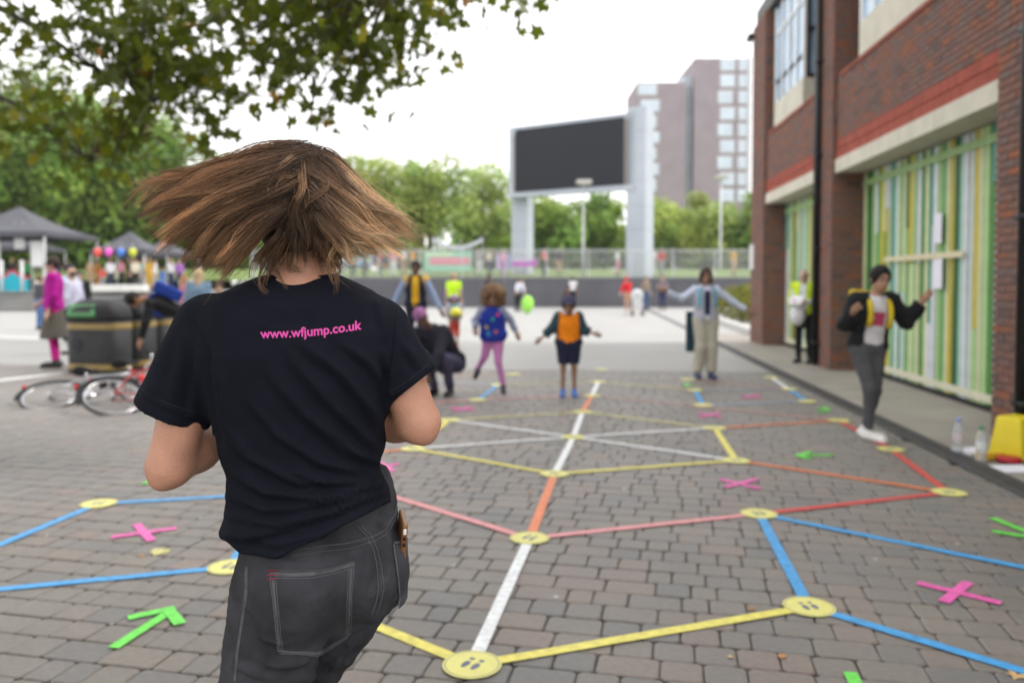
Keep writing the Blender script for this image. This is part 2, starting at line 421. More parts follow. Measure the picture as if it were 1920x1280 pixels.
# green slat screens
SC = {'dg': (.03, .12, .035), 'g': (.075, .25, .05), 'mg': (.13, .33, .10), 'lg': (.33, .50, .22), 'py': (.52, .56, .33), 'w': (.62, .65, .70), 'pw': (.55, .62, .56), 'y': (.52, .40, .03), 't': (.06, .27, .19), 'lt': (.28, .47, .38)}
M_slat = {k: mat('slat_' + k, v, .45, .14, 5, .1, 30, objvar=.12) for k, v in SC.items()}
seq = ['py', 'g', 'dg', 'lg', 'w', 'mg', 'y', 'py', 'w', 'lt', 't', 'pw', 'lg', 'py', 'dg', 'y', 'lg', 'w', 'g', 'py', 't', 'w', 'lg', 'mg', 'py', 'y', 'dg', 'lt', 'w', 'pw', 'y', 'py', 'lg', 't', 'w', 'g', 'dg', 'y', 'lt', 'py', 'mg', 'w', 'lg', 't', 'g', 'py']
sl = random.Random(5)
slat_me = {}
def slat(parent, y, w, z0, z1, k, x):
    L = round(z1 - z0, 2)
    key = (k, round(w, 3), L)
    if key not in slat_me:
        m = MB(); b = .006; W = w / 2 - .004
        m.add([(-W, 0, 0), (W, 0, 0), (W, 0, L), (-W, 0, L), (-W + b, -.02, b), (W - b, -.02, b), (W - b, -.02, L - b), (-W + b, -.02, L - b)],
              [(4, 5, 6, 7), (0, 1, 5, 4), (1, 2, 6, 5), (2, 3, 7, 6), (3, 0, 4, 7)])
        slat_me[key] = mesh('slat', m.v, m.f, M_slat[k])
    o = link('slat', slat_me[key], None, parent)
    o.matrix_parent_inverse = world_of(parent).inverted()
    o.location = BM @ Vector((x, y, z0)); o.rotation_euler[2] = BROT - math.pi / 2
def screen(y0, y1, x, off=0):
    fr = MB(); fr.span((x + .004, y0, .05), (x + .08, y1, 3.21))
    f = bpart(fr, 'slat_screen', mat('screen_backing', (.1, .14, .08), .8))
    n = int((y1 - y0) / .125); w = (y1 - y0) / n
    for k in range(n):
        y = y1 - (k + .5) * w; c = seq[(k + off) % len(seq)]
        if sl.random() < .45:
            zs = sl.choice([.9, 1.3, 1.7, 2.2, 2.55]); c2 = sl.choice(list(SC))
            dx = sl.choice([0, -.012]); slat(f, y, w, .06, zs, c2, x + dx); slat(f, y, w, zs, 3.2, c, x - .012 - dx)
        else: slat(f, y, w, .06, 3.2, c, x - sl.choice([0, .012]))
    r = MB(); r.span((x - .05, y0 + .1, .10), (x - .034, y1 - .1, .19)); bpart(r, 'bottom_rail', mat('rail_cream', (.6, .58, .45), .6, .1, 6), f)
    r = MB(); r.span((x - .05, y0, 2.98), (x - .036, y1, 3.08)); bpart(r, 'top_rail', M_slat['lg'], f)
    return f
screen(8.02, 13.73, 4.47); screen(14.65, 18.98, 4.47, 9); screen(2.92, 7.08, 4.47, 20)
# upper bay windows (oriels)
M_glass = mat('window_glass', (.30, .45, .62), .06, .35, 1.2, 0, spec=.8)
M_white = mat('white_paint', (.78, .78, .78), .45, .06, 5)
def oriel(y0, y1):
    x = 4.10
    e = empty('bay_window', None, None, (*b2w(x, (y0 + y1) / 2), 4.82), BROT); adopt(e, bld)
    q = MB(); q.span((x, y0, 4.83), (4.6, y1, 5.40)); bpart(q, 'apron_panel', M_conc, e)
    q = MB(); q.span((x + .05, y0 + .05, 5.40), (4.6, y1 - .05, 7.5)); bpart(q, 'pane', M_glass, e)
    n = int((y1 - y0) / .55)
    for k in range(n + 1):
        y = y0 + .03 + k * (y1 - y0 - .06) / n; q = MB(); q.span((x + .004, y - .03, 5.40), (x + .06, y + .03, 7.5)); bpart(q, 'mullion', M_white, e)
    for z in (5.85, 6.9):
        q = MB(); q.span((x + .012, y0 + .06, z), (x + .055, y1 - .06, z + .05)); bpart(q, 'transom', M_white if z > 6 else M_dark, e)
    for ys in (y0, y1):
        q = MB(); s = -1 if ys == y0 else 1
        for xx in (x + .065, x + .27, 4.54): q.span((xx, min(ys, ys + s * .02), 5.40), (xx + .055, max(ys, ys + s * .02), 7.5))
        for z in (5.40, 6.3, 7.42): q.span((x + .12, min(ys, ys + s * .015), z), (4.54, max(ys, ys + s * .015), z + .07))
        bpart(q, 'side_frame', M_dark, e)
oriel(10.2, 13.0); oriel(16.3, 18.75); oriel(3.3, 6.6)
# downpipes (parts), wall lamp, alarm box
def downpipe(x, y, z1=H_TOP):
    q = MB(); q.tube([(x, y, .02), (x, y, z1)], .055, 10)
    for z in (.4, 2.0, 3.6, 5.2, 6.8): q.box((x + .03, y, z), (.16, .17, .05))
    bpart(q, 'downpipe', M_dark, bld, True)
downpipe(3.88, 14.42); downpipe(3.70, 7.32)
q = MB(); q.span((3.90, 20.02, 1.75), (3.96, 20.32, 2.35)); bpart(q, 'wall_lamp', M_white)
q = MB(); q.span((3.80, 20.2, 7.30), (3.94, 20.55, 7.42)); bpart(q, 'gutter', M_dark)
# notices and tape on the slats
def notice(y, z0, z1, w, label, tail=''):
    m = MB(); m.span((4.395, y - w / 2, z0), (4.400, y + w / 2, z1))
    o = bpart(m, 'paper_notice', mat('paper', (.74, .73, .80), .7, .05, 9), None); tag(o, label, 'notice', 'papers on the slat screen')
    return o
def bp(px, py, xb):     # point on the building-frame plane x = xb seen at a pixel
    r = ray(px, py); c, s = math.cos(-BROT), math.sin(-BROT); rx, ry = r[0] * c - r[1] * s, r[0] * s + r[1] * c
    t = xb / rx; return (xb, ry * t, HCAM + r[2] * t)
a, b_ = bp(1750, 402, 4.4), bp(1768, 455, 4.4); notice((a[1] + b_[1]) / 2, b_[2], a[2], .22, 'upper white paper notice on the green slats')
a, b_ = bp(1749, 478, 4.4), bp(1769, 541, 4.4); notice((a[1] + b_[1]) / 2, b_[2], a[2], .25, 'lower white paper notice on the green slats under the cream tape')
a, b_ = bp(1658, 487, 4.39), bp(1806, 481, 4.39)
m = MB(); m.span((4.386, b_[1], a[2] - .035), (4.392, a[1], a[2] + .04)); tag(bpart(m, 'tape_strip', mat('masking_tape', (.62, .56, .38), .6, .08, 9), None), 'long cream tape strip stuck level across the green slats', 'tape')

# ================================================================== far wall, bank, fence
WY = 46.0
def wx(px, d=WY): return (px - 960) / FPX * d
M_wall = mat('dark_wall', (.105, .105, .12), .8, .15, .7, .2, 8)
wall = empty('retaining_wall', 'long dark grey retaining wall behind the plaza', 'wall', (wx(1000), WY, 0))
x = wx(470); k = 0
while x < wx(1640):
    q = MB(); q.span((x + .006, WY, 0), (x + 2.394, WY + .4, 1.62)); q.build('wall_panel', M_wall, wall); x += 2.4
q = MB(); q.span((wx(470), WY - .04, 1.622), (wx(1640), WY + .44, 1.70)); q.build('coping', mat('coping_grey', (.2, .2, .21), .8), wall)
bank = link('grass_bank', mesh('grass_bank', [(-70, WY + .41, 1.55), (60, WY + .41, 1.55), (60, WY + 14, 2.35), (-70, WY + 14, 2.35), (60, 160, 2.6), (-70, 160, 2.6)], [(0, 1, 2, 3), (3, 2, 4, 5)], M_grass)); bank['kind'] = 'structure'
fence = empty('mesh_fence', 'grey wire mesh fence on top of the far wall', 'fence', (wx(1000), WY + .2, 1.7))
M_galv = mat('galvanised', (.56, .58, .59), .5, .1, 6, metal=.3)
q = MB(); q.span((wx(470), WY + .19, 3.22), (wx(1640), WY + .23, 3.27)); q.build('top_rail', M_galv, fence)
x = wx(470)
while x < wx(1640):
    q = MB(); q.span((x - .03, WY + .24, 1.70), (x + .03, WY + .30, 3.32)); q.build('post', M_galv, fence)
    q = MB()
    for j in range(1, 32): q.span((x + j * .075, WY + .206, 1.72), (x + j * .075 + .013, WY + .216, 3.21))
    for z in (1.75, 2.2, 2.7, 3.1): q.span((x + .03, WY + .217, z), (x + 2.37, WY + .225, z + .012))
    o = q.build('wire_panel', M_galv, fence); o['kind'] = 'stuff'; x += 2.4

# ================================================================== big screen
scr = empty('big_screen', 'large dark outdoor display screen on two tall grey posts', 'screen', (*at(1080, 500, 50)[:2], 1.7))
M_post = mat('screen_grey', (.42, .46, .52), .5, .08, .5)
A = at(970, 400, 53.0); B = at(1196, 400, 48.3); A[2] = B[2] = 0
ux = (B - A); Ls = np.linalg.norm(ux); ux /= Ls; an = math.atan2(ux[1], ux[0]); un = np.array([-ux[1], ux[0], 0])
def sbox(u0, u1, n0, n1, z0, z1, name, m, par=scr):
    q = MB(); c = A + ux * (u0 + u1) / 2 + un * (n0 + n1) / 2; q.box((c[0], c[1], (z0 + z1) / 2), (abs(u1 - u0), abs(n1 - n0), z1 - z0), an)
    return q.build(name, m, par)
zt = 1.45 + (528 - 214) / FPX * 48.3; zb = 1.45 + (528 - 357) / FPX * 48.3
for k in range(6): sbox(-.62, .62, .25, 1.0, 1.6 + k * (zt - 1.65) / 6 + .015, 1.6 + (k + 1) * (zt - 1.65) / 6, 'post_section', M_post)
for k in range(7): sbox(Ls - .6, Ls + .62, -.35, .85, 1.6 + k * (zt - 1.3) / 7 + .015, 1.6 + (k + 1) * (zt - 1.3) / 7, 'post_section', M_post)
cab = sbox(-.45, Ls - .05, -.35, .2, zb, zt, 'cabinet', M_post)
sbox(.10, Ls - .72, -.40, -.352, zb + .32, zt - .22, 'display', mat('display_black', (.009, .011, .018), .5, .1, 3, spec=.3), scr)
sbox(-.02, .09, -.43, -.355, zb + .36, zt - .5, 'side_trim', mat('trim_taupe', (.2, .18, .17), .7), scr)
sbox(Ls - .71, Ls - .45, -.43, -.355, zb + .36, zt - .4, 'side_trim', MATS['trim_taupe'], scr)
sbox(-.45, Ls - .05, -.44, -.36, zb, zb + .28, 'bottom_beam', M_post, scr)

# ================================================================== tower block
M_tower = mat('tower_brick', (.29, .24, .27), .85, .1, .4)
M_tw = mat('tower_window', (.55, .62, .72), .2, .15, .3)
tow = empty('tower_block', 'tall brown tower block with pale window stacks beyond the trees', 'building', (*at(1300, 400, 150)[:2], 0))
D = 150.0; S = D / FPX
def tz(py): return HCAM + (528 - py) * S
def tx(px): return (px - 960) * S
def tspan(px0, px1, y0, y1, z0, z1, name, m, par=tow):
    q = MB(); q.span((tx(px0), y0, z0), (tx(px1), y1, z1)); return q.build(name, m, par)
wl = tspan(1193, 1284, D + .5, D + 14, 0, tz(157), 'wing', M_tower)
ws = tspan(1284, 1299, D + 2.5, D + 14, 0, tz(140), 'stair_strip', mat('stair_glass', (.42, .47, .54), .4, .2, .5))
wr = tspan(1299, 1398, D, D + 15, 0, tz(114), 'wing', M_tower)
wc = tspan(1398, 1406, D + .3, D + 13, 0, tz(110), 'corner_strip', mat('pale_cladding', (.6, .62, .66), .6))
def twin(px0, px1, py0, py1, yf, par):
    f = tspan(px0, px1, yf - .12, yf - .02, tz(py1), tz(py0), 'window', mat('tower_frame', (.66, .68, .72), .6, .05), par)
    n = 3
    for k in range(n):
        a = px0 + .7 + k * (px1 - px0 - .7) / n; tspan(a, a + (px1 - px0 - .7) / n - .7, yf - .16, yf - .122, tz(py1 - 2), tz(py0 + 2), 'pane', M_tw, par)
for k in range(9):
    y = 114 + k * 30.2; sh = -4 if k in (2, 4, 6) else 0
    twin(1347 + sh, 1374 + sh, y, y + 23, D, wr); twin(1381, 1396, y, y + 23, D, wr)
for k in range(7):
    y = 160 + k * 29.5; sh = 5 if k % 2 else 0
    twin(1195 + sh, 1230 + sh, y, y + 21, D + .5, wl)
# ================================================================== terrace steps (left)
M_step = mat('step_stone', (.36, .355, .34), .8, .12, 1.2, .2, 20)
ter = empty('terrace_steps', 'wide pale stone steps up to the market terrace on the left', 'steps', (-25, 40, 0))
for k in range(4):
    y0 = 39.5 + k * .45; z1 = (k + 1) * .24; x = -62.0
    while x < wx(470, 40) - .1:
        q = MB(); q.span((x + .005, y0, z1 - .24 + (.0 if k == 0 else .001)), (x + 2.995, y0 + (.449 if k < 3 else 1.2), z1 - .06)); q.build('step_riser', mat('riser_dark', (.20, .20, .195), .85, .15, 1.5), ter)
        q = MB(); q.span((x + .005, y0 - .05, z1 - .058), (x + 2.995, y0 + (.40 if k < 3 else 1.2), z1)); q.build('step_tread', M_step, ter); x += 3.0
tt = link('terrace', mesh('terrace', [(-80, 41.5, .955), (wx(470, 40), 41.5, .955), (wx(470, 40), 120, .955), (-80, 120, .955)], [(0, 1, 2, 3)], M_plaza)); tt['kind'] = 'structure'
q = MB(); q.span((wx(470, 40) - .3, 39.9, -.05), (wx(470, 40), 47, .96)); tw_ = q.build('terrace_side_wall', M_wall); tag(tw_, 'low grey side wall at the right end of the terrace', 'wall')
# white bench slab on the terrace edge
q = MB(); q.span((wx(172, 40.6), 40.3, .97), (wx(275, 40.6), 40.9, 1.30)); q.span((wx(172, 40.6) + .06, 40.36, .962), (wx(275, 40.6) - .06, 40.84, .975))
tag(q.build('stone_bench', mat('pale_stone', (.66, .65, .62), .7, .08, 2)), 'long white stone bench on the terrace edge before the gazebo', 'bench')
# ================================================================== gazebos
M_canopy = mat('canopy_charcoal', (.075, .075, .09), .75, .15, 1.5, .1)
def gazebo(cx, cy, w, d, zg, eave, apex, label, valance=.28):
    g = empty('gazebo', label, 'gazebo', (cx, cy, zg), 0, 'dark pop-up gazebos')
    X, Y = w / 2, d / 2; n = 10; v = []; f = []
    for i in range(n + 1):       # concave pyramid canopy
        t = i / n; r = 1 - t; z = eave + (apex - eave) * (t ** 1.45)
        for (sx, sy) in ((-1, -1), (1, -1), (1, 1), (-1, 1)): v.append((cx + sx * X * r, cy + sy * Y * r, zg + z))
    for i in range(n):
        for k in range(4): f.append((i * 4 + k, i * 4 + (k + 1) % 4, (i + 1) * 4 + (k + 1) % 4, (i + 1) * 4 + k))
    c = link('canopy', mesh('canopy', v, f, M_canopy), None, g)
    q = MB()
    for (a, b) in (((-X, -Y), (X, -Y)), ((X, -Y), (X, Y)), ((X, Y), (-X, Y)), ((-X, Y), (-X, -Y))):
        q.span((cx + min(a[0], b[0]) - .01, cy + min(a[1], b[1]) - .01, zg + eave - valance), (cx + max(a[0], b[0]) + .01, cy + max(a[1], b[1]) + .01, zg + eave - .002))
    q.build('valance', M_canopy, g)
    for (sx, sy) in ((-1, -1), (1, -1), (1, 1), (-1, 1)):
        q = MB(); q.box((cx + sx * (X - .06), cy + sy * (Y - .06), zg + eave / 2), (.06, .06, eave)); q.build('leg', M_white, g)
    return g
gazebo(wx(223, 44), 45.4, 3.0, 3.0, .96, 2.25, 3.3, 'charcoal gazebo with a row of balloons across its front')
gazebo(wx(296, 50), 51, 3.4, 3.2, .96, 2.2, 3.1, 'charcoal gazebo half hidden behind the balloon gazebo')
gazebo(wx(78, 41.5) - 2.9, 44.6, 5.8, 5.4, .96, 3.1, 4.6, 'large charcoal gazebo cut off by the left edge')
gazebo(wx(62, 52) - 2.6, 54, 5.2, 4.0, .96, 2.75, 3.9, 'smaller charcoal gazebo seen beneath the large left one')
# balloons on the front valance
for k, (px, c, nm) in enumerate(((183, (.75, .09, .08), 'red'), (204, (.75, .10, .50), 'pink'), (227, (.07, .20, .62), 'blue'), (249, (.55, .58, .05), 'yellow green'))):
    p = at(px, 474, 43.5); b = empty('balloon', f'{nm} balloon hanging from the front of the gazebo', 'balloon', p, 0, 'balloons on the gazebo')
    q = MB(); q.lathe([(.02, -.25), (.09, -.2), (.17, -.07), (.2, .06), (.17, .17), (.08, .24), (.01, .255)], 12, p); q.build('balloon_skin', mat('balloon_' + nm.replace(' ', '_'), c, .3, .05), b, True)
    q = MB(); q.tube([(p[0], p[1], p[2] + .25), (p[0], p[1], p[2] + .55)], .008, 4); q.build('string', M_white, b)
# bollards, paddling tub, signs at the left edge
for k, px in enumerate((4, 42)):
    x = wx(px, 40.2); b = empty('steel_post', ['leftmost pale steel post on the terrace edge', 'pale steel post on the terrace edge by the turquoise banner'][k], 'post', (x, 40.2, .96), 0, 'terrace edge posts')
    q = MB(); q.tube([(x, 40.2, .962), (x, 40.2, 2.35)], .07, 10); q.build('shaft', M_galv, b, True)
    q = MB(); q.lathe([(.075, 0), (.085, .05), (.07, .12), (.02, .15)], 10, (x, 40.2, 2.35)); q.build('cap', M_white, b, True)
v = []; n = 14
for i in range(n + 1):
    x = wx(-30, 40.5) + (wx(52, 40.5) - wx(-30, 40.5)) * i / n; zt_ = 1.95 - .38 * math.sin(math.pi * (i / n * 1.6 % 1)); v += [(x, 40.62 + .03 * math.sin(i * 2), .98), (x, 40.62 + .03 * math.sin(i * 2), zt_), (x, 40.62 + .03 * math.sin(i * 2), zt_ + .14)]
tq = empty('draped_banner', 'turquoise cloth banner with a red scalloped edge on the terrace', 'banner', (wx(10, 40.5), 40.6, .97))
def strip(cols_, name, m):
    vv = [p for i in range(n + 1) for p in (v[i * 3 + cols_[0]], v[i * 3 + cols_[1]])]
    vv += [(p[0], p[1] + .015, p[2]) for p in vv]; o2 = 2 * (n + 1)
    ff = [(2 * i, 2 * i + 2, 2 * i + 3, 2 * i + 1) for i in range(n)] + [(o2 + 2 * i + 1, o2 + 2 * i + 3, o2 + 2 * i + 2, o2 + 2 * i) for i in range(n)] + [(2 * i + 1, 2 * i + 3, o2 + 2 * i + 3, o2 + 2 * i + 1) for i in range(n)]
    link(name, mesh(name, vv, ff, m), None, tq)
strip((0, 1), 'cloth', cloth((.03, .38, .48))); strip((1, 2), 'scalloped_edge', cloth((.55, .06, .10)))
for px, w, py0, py1, lab in ((69, .62, 452, 500, 'tall white board beside the left gazebo leg'), (36, .5, 447, 466, 'white poster hanging under the left gazebo')):
    a = at(px, py1, 43.0); z1 = at(px, py0, 43.0)[2]; b = empty('display_board', lab, 'board', (a[0], 43, .96))
    q = MB(); q.span((a[0] - w / 2, 43, a[2]), (a[0] + w / 2, 43.04, z1)); q.build('panel', M_white, b)
    q = MB()
    if py1 > 480:
        for s in (-1, 1): q.span((a[0] + s * w * .45 - .02, 43.042, .962), (a[0] + s * w * .45 + .02, 43.08, z1))
    else:
        for s in (-1, 1): q.span((a[0] + s * w * .4 - .008, 43.01, z1), (a[0] + s * w * .4 + .008, 43.03, z1 + .9))
    q.build('support', M_galv, b)
# banners and stall beyond the fence
def banner(px0, px1, py0, py1, d, c, label, stripe=None, tilt=0):
    a, b = at(px0, py1, d), at(px1, py0, d); e = empty('stall_banner', label, 'banner', ((a[0] + b[0]) / 2, d, 1.9), 0, 'stall banners beyond the fence')
    q = MB(); q.span((a[0], d, a[2]), (b[0], d + .04, b[2])); q.build('cloth', cloth(c), e)
    if stripe:
        for (f0, f1, g0, g1, sc) in stripe:
            W, Hh = b[0] - a[0], b[2] - a[2]; q = MB(); q.span((a[0] + f0 * W, d - .012, a[2] + g0 * Hh), (a[0] + f1 * W, d - .002, a[2] + g1 * Hh)); q.build('print_band', cloth(sc), e)
    for x in (a[0], b[0]): q = MB(); q.span((x - .03, d + .045, 1.7), (x + .03, d + .09, b[2] + .05)); q.build('pole', M_galv, e)
banner(796, 884, 472, 508, 52, (.30, .62, .45), 'green stall banner with a broad pink band beyond the fence', [(.1, .97, .32, .72, (.72, .25, .33)), (.02, .6, .78, .95, (.55, .75, .5))])
banner(961, 1006, 485, 499, 52, (.55, .08, .55), 'magenta stall banner with a pale top beyond the fence', [(.02, .85, .62, .97, (.6, .58, .72))])
banner(931, 958, 476, 505, 54, (.45, .40, .72), 'lilac and pink stall display beyond the fence', [(.1, .7, .1, .5, (.75, .4, .6)), (.4, .9, .6, .95, (.35, .45, .75))])
banner(650, 698, 478, 497, 54, (.28, .30, .72), 'violet and blue stall banner behind the swinging hair', [(.3, .6, .1, .9, (.25, .55, .75)), (.62, .97, .2, .8, (.45, .62, .4))])
banner(699, 728, 478, 500, 53, (.02, .02, .03), 'black stall panel with an orange foot beyond the fence', [(.02, .98, .03, .28, (.4, .17, .03))])
g = empty('marquee_frame', 'pale sagging canopy strip on two poles above the pink and green banner', 'canopy', (wx(862, 56), 56, 2))
n = 12; v = []; f = []
for i in range(n + 1):
    t = i / n; px = 812 + t * 94; py = 452 + 16 * (1 - (2 * t - 1) ** 2); p = at(px, py, 56)
    v += [(p[0], 55.4, p[2]), (p[0], 56.6, p[2]), (p[0], 56.6, p[2] + .25), (p[0], 55.4, p[2] + .25)]
for i in range(n):
    for k in range(4): f.append((i * 4 + k, i * 4 + (k + 1) % 4, (i + 1) * 4 + (k + 1) % 4, (i + 1) * 4 + k))
link('canopy_cloth', mesh('canopy_cloth', v, f, cloth((.62, .62, .70))), None, g)
for px in (813, 905):
    p = at(px, 456, 56); q = MB(); q.tube([(p[0], 56, 1.9), (p[0], 56, p[2] + .2)], .04, 8); q.build('pole', M_galv, g)
# lamp posts
def lamp_post(px, pytop, d, r, label, head=True, zb=1.7, pxoff=0):
    p = at(px, pytop, d); e = empty('lamp_post', label, 'lamp post', (p[0], d, zb), 0, 'thin grey lamp posts')
    q = MB(); q.tube([(p[0], d, zb), (p[0], d, zb + 1.2), (p[0], d, p[2])], [r * 1.5, r * 1.2, r * .8], 8); q.build('pole', M_galv, e, True)
    if head:
        q = MB(); q.box((p[0], d - .3, p[2] + .04), (.85, .8, .2)); q.build('lamp_head', mat('lamp_grey', (.5, .48, .45), .5), e)
        q = MB(); q.box((p[0], d - .3, p[2] - .08), (.6, .6, .035)); q.build('diffuser', M_white, e)
lamp_post(598, 205, 62, .06, 'thin tall grey pole above the dancing woman\'s head', False)
lamp_post(1094, 344, 47.2, .055, 'lamp post with a flat head in front of the big screen')
lamp_post(1352, 334, 60, .07, 'lamp post with a flat head before the tower block')

# ================================================================== trees
def leafmat(name, c, tr=.35): return mat(name, c, .55, .3, .7, spec=.35, tint=True, trans=tr)
def tree(name, label, x, y, zb, h, rx, rz, nclump, nleaf, size, m, seed, trunk_r=.22, base=.25, group=None, lean=0, ry=None):
    r = np.random.default_rng(seed); ry = ry or rx
    e = empty(name, label, 'tree', (x, y, zb), 0, group)
    cz = zb + h - rz; q = MB(); top = (x + lean * .5, y, zb + h * .62)
    q.tube([(x, y, zb - .1), (x + .1, y, zb + h * .25), top], [trunk_r * 1.25, trunk_r, trunk_r * .5], 8)
    cl = r.normal(size=(nclump, 3)); cl /= np.linalg.norm(cl, axis=1)[:, None]; cl *= (r.random(nclump) ** .45)[:, None]
    C = cl * np.array([rx * .85, ry * .85, rz * .88]) + np.array([x + lean, y, cz])
    C[:, 2] = np.maximum(C[:, 2], zb + h * base)
    for k in range(min(nclump, 12)):
        s = Vector((x + .05 * lean, y, zb + h * (.25 + .03 * k))); q.tube([s, s.lerp(Vector(C[k]), .5) + Vector((0, 0, .2)), C[k]], [trunk_r * .45, trunk_r * .25, .03], 5)
    q.build('trunk', mat('bark', (.075, .06, .045), .9, .3, 3, .5), e, True)
    per = nleaf // nclump; cr = np.sqrt(rx * rz) * .34 * (0.7 + .6 * r.random(nclump))
    d = r.normal(size=(nclump, per, 3)); d /= np.linalg.norm(d, axis=2)[:, :, None]
    P = C[:, None, :] + d * (cr[:, None, None] * (.45 + .62 * r.random((nclump, per, 1)))) * np.array([1.1, 1.1, .85])
    P = P.reshape(-1, 3); N = len(P)
    nrm = d.reshape(-1, 3) * .7 + r.normal(size=(N, 3)) * .7 + np.array([0, 0, .4]); nrm /= np.linalg.norm(nrm, axis=1)[:, None]
    a = np.cross(nrm, r.normal(size=(N, 3))); a /= np.linalg.norm(a, axis=1)[:, None]; b = np.cross(nrm, a)
    s = size * (.55 + .8 * r.random((N, 1)))
    V = np.stack([P - a * s, P + b * s * .55, P + a * s, P - b * s * .55], 1).reshape(-1, 3)
    F = np.arange(4 * N).reshape(-1, 4)
    shade = np.repeat((.7 + .65 * r.random(nclump))[:, None], per, 1).reshape(-1) * (.85 + .3 * r.random(N))
    yel = np.repeat(r.random(nclump)[:, None], per, 1).reshape(-1)
    cc = np.stack([shade * (.82 + .26 * yel), shade, shade * (1.0 - .2 * yel)], 1)
    link('crown', mesh('crown', V, F, m, False, np.repeat(cc, 4, 0)), None, e)
    return e
L_dark = leafmat('leaf_dark', (.19, .28, .05)); L_mid = leafmat('leaf_mid', (.21, .30, .055)); L_pale = leafmat('leaf_pale', (.34, .42, .12), .45)
T = lambda px, d: ((px - 960) / FPX * d, d)
GL = 'trees behind the market terrace'
for k, (px, d, h, rx, rz, m, lab) in enumerate((
    (-40, 58, 16.5, 6.0, 7.2, L_dark, 'tall dark green tree at the far left edge behind the gazebos'),
    (95, 62, 18.0, 6.0, 8.0, L_dark, 'tallest dark tree behind the left gazebos'),
    (215, 66, 16.0, 5.5, 7.2, L_dark, 'dark green tree behind the balloon gazebo'),
    (325, 70, 14.2, 5.2, 6.4, L_mid, 'mid green tree to the right of the balloon gazebo'),
    (425, 74, 12.6, 5.2, 5.8, L_mid, 'rounded green tree behind the hair on its left side'),
    (30, 80, 15.0, 6.5, 7.2, L_mid, 'paler tree in the gap behind the dark left trees'),
    (520, 84, 11.5, 6, 5.4, L_mid, 'low green tree hidden behind the dancing woman'))):
    x, y = T(px, d); tree('broadleaf_tree', lab, x, y, .9, h, rx, rz, 46, 11000, .27, m, 20 + k, .3, .12, GL)
GR = 'trees beyond the far wall'
for k, (px, d, pyt, rx, m, n, lab) in enumerate((
    (690, 74, 284, 3.9, L_pale, 5200, 'pale leafy tree just right of the swinging hair'),
    (805, 78, 272, 4.4, L_pale, 5600, 'tall airy pale tree left of the big screen'),
    (905, 84, 310, 4.0, L_pale, 5000, 'pale tree beside the left post of the big screen'),
    (752, 96, 335, 4.6, L_mid, 6000, 'green tree filling the gap between the two airy trees'),
    (1020, 78, 372, 3.8, L_mid, 6000, 'green tree seen under the left half of the big screen'),
    (1130, 84, 366, 4.2, L_mid, 6000, 'green tree seen under the right half of the big screen'),
    (1250, 84, 358, 4.0, L_pale, 6000, 'light green tree right of the right screen post'),
    (1345, 80, 348, 4.4, L_pale, 6500, 'light green tree in front of the tower block'),
    (1430, 78, 372, 3.6, L_mid, 5000, 'green tree beside the brick building corner'),
    (640, 90, 318, 4.2, L_mid, 5000, 'green tree behind the right side of the hair'))):
    x, y = T(px, d); h = HCAM + (528 - pyt) * d / FPX - 2.0; tree('broadleaf_tree', lab, x, y, 2.0, h, rx, h * .46, 34 if m is L_pale else 40, n, .27 if m is L_pale else .3, m, 60 + k, .2, .08, GR)
# hedges and scrub that close the view under the crowns
GH = 'scrub below the far trees'
for k, (px, d, h, rx, zb_, lab) in enumerate(((-60, 66, 6.5, 7.5, .9, 'dark scrub behind the large left gazebo'), (110, 70, 6.0, 7.5, .9, 'dark scrub behind the crowd at the left'), (270, 72, 6.0, 7.0, .9, 'dark scrub behind the balloon gazebo'), (420, 78, 6.0, 7.0, .9, 'dark scrub right of the terrace crowd'), (570, 84, 5.5, 8.0, 2, 'green scrub behind the dancing woman'),
    (720, 88, 5.0, 6.5, 2.2, 'green scrub left of the sagging canopy strip'), (835, 112, 3.6, 8, 2.2, 'low green scrub far behind the sagging canopy strip'), (930, 92, 5.0, 5.0, 2.2, 'green scrub behind the left screen post'), (1060, 92, 5.2, 7.5, 2.2, 'green scrub under the big screen'), (1200, 94, 5.2, 7.5, 2.2, 'green scrub behind the right screen post'), (1330, 92, 5.4, 7.0, 2.2, 'green scrub below the tower block'), (1450, 90, 5.4, 7.0, 2.2, 'green scrub beside the brick building'))):
    x, y = T(px, d); tree('scrub', lab, x, y, zb_, h, rx, h * .5, 40, 5200, .32, L_dark if k < 4 else L_mid, 200 + k, .1, .03, GH, ry=2.6)
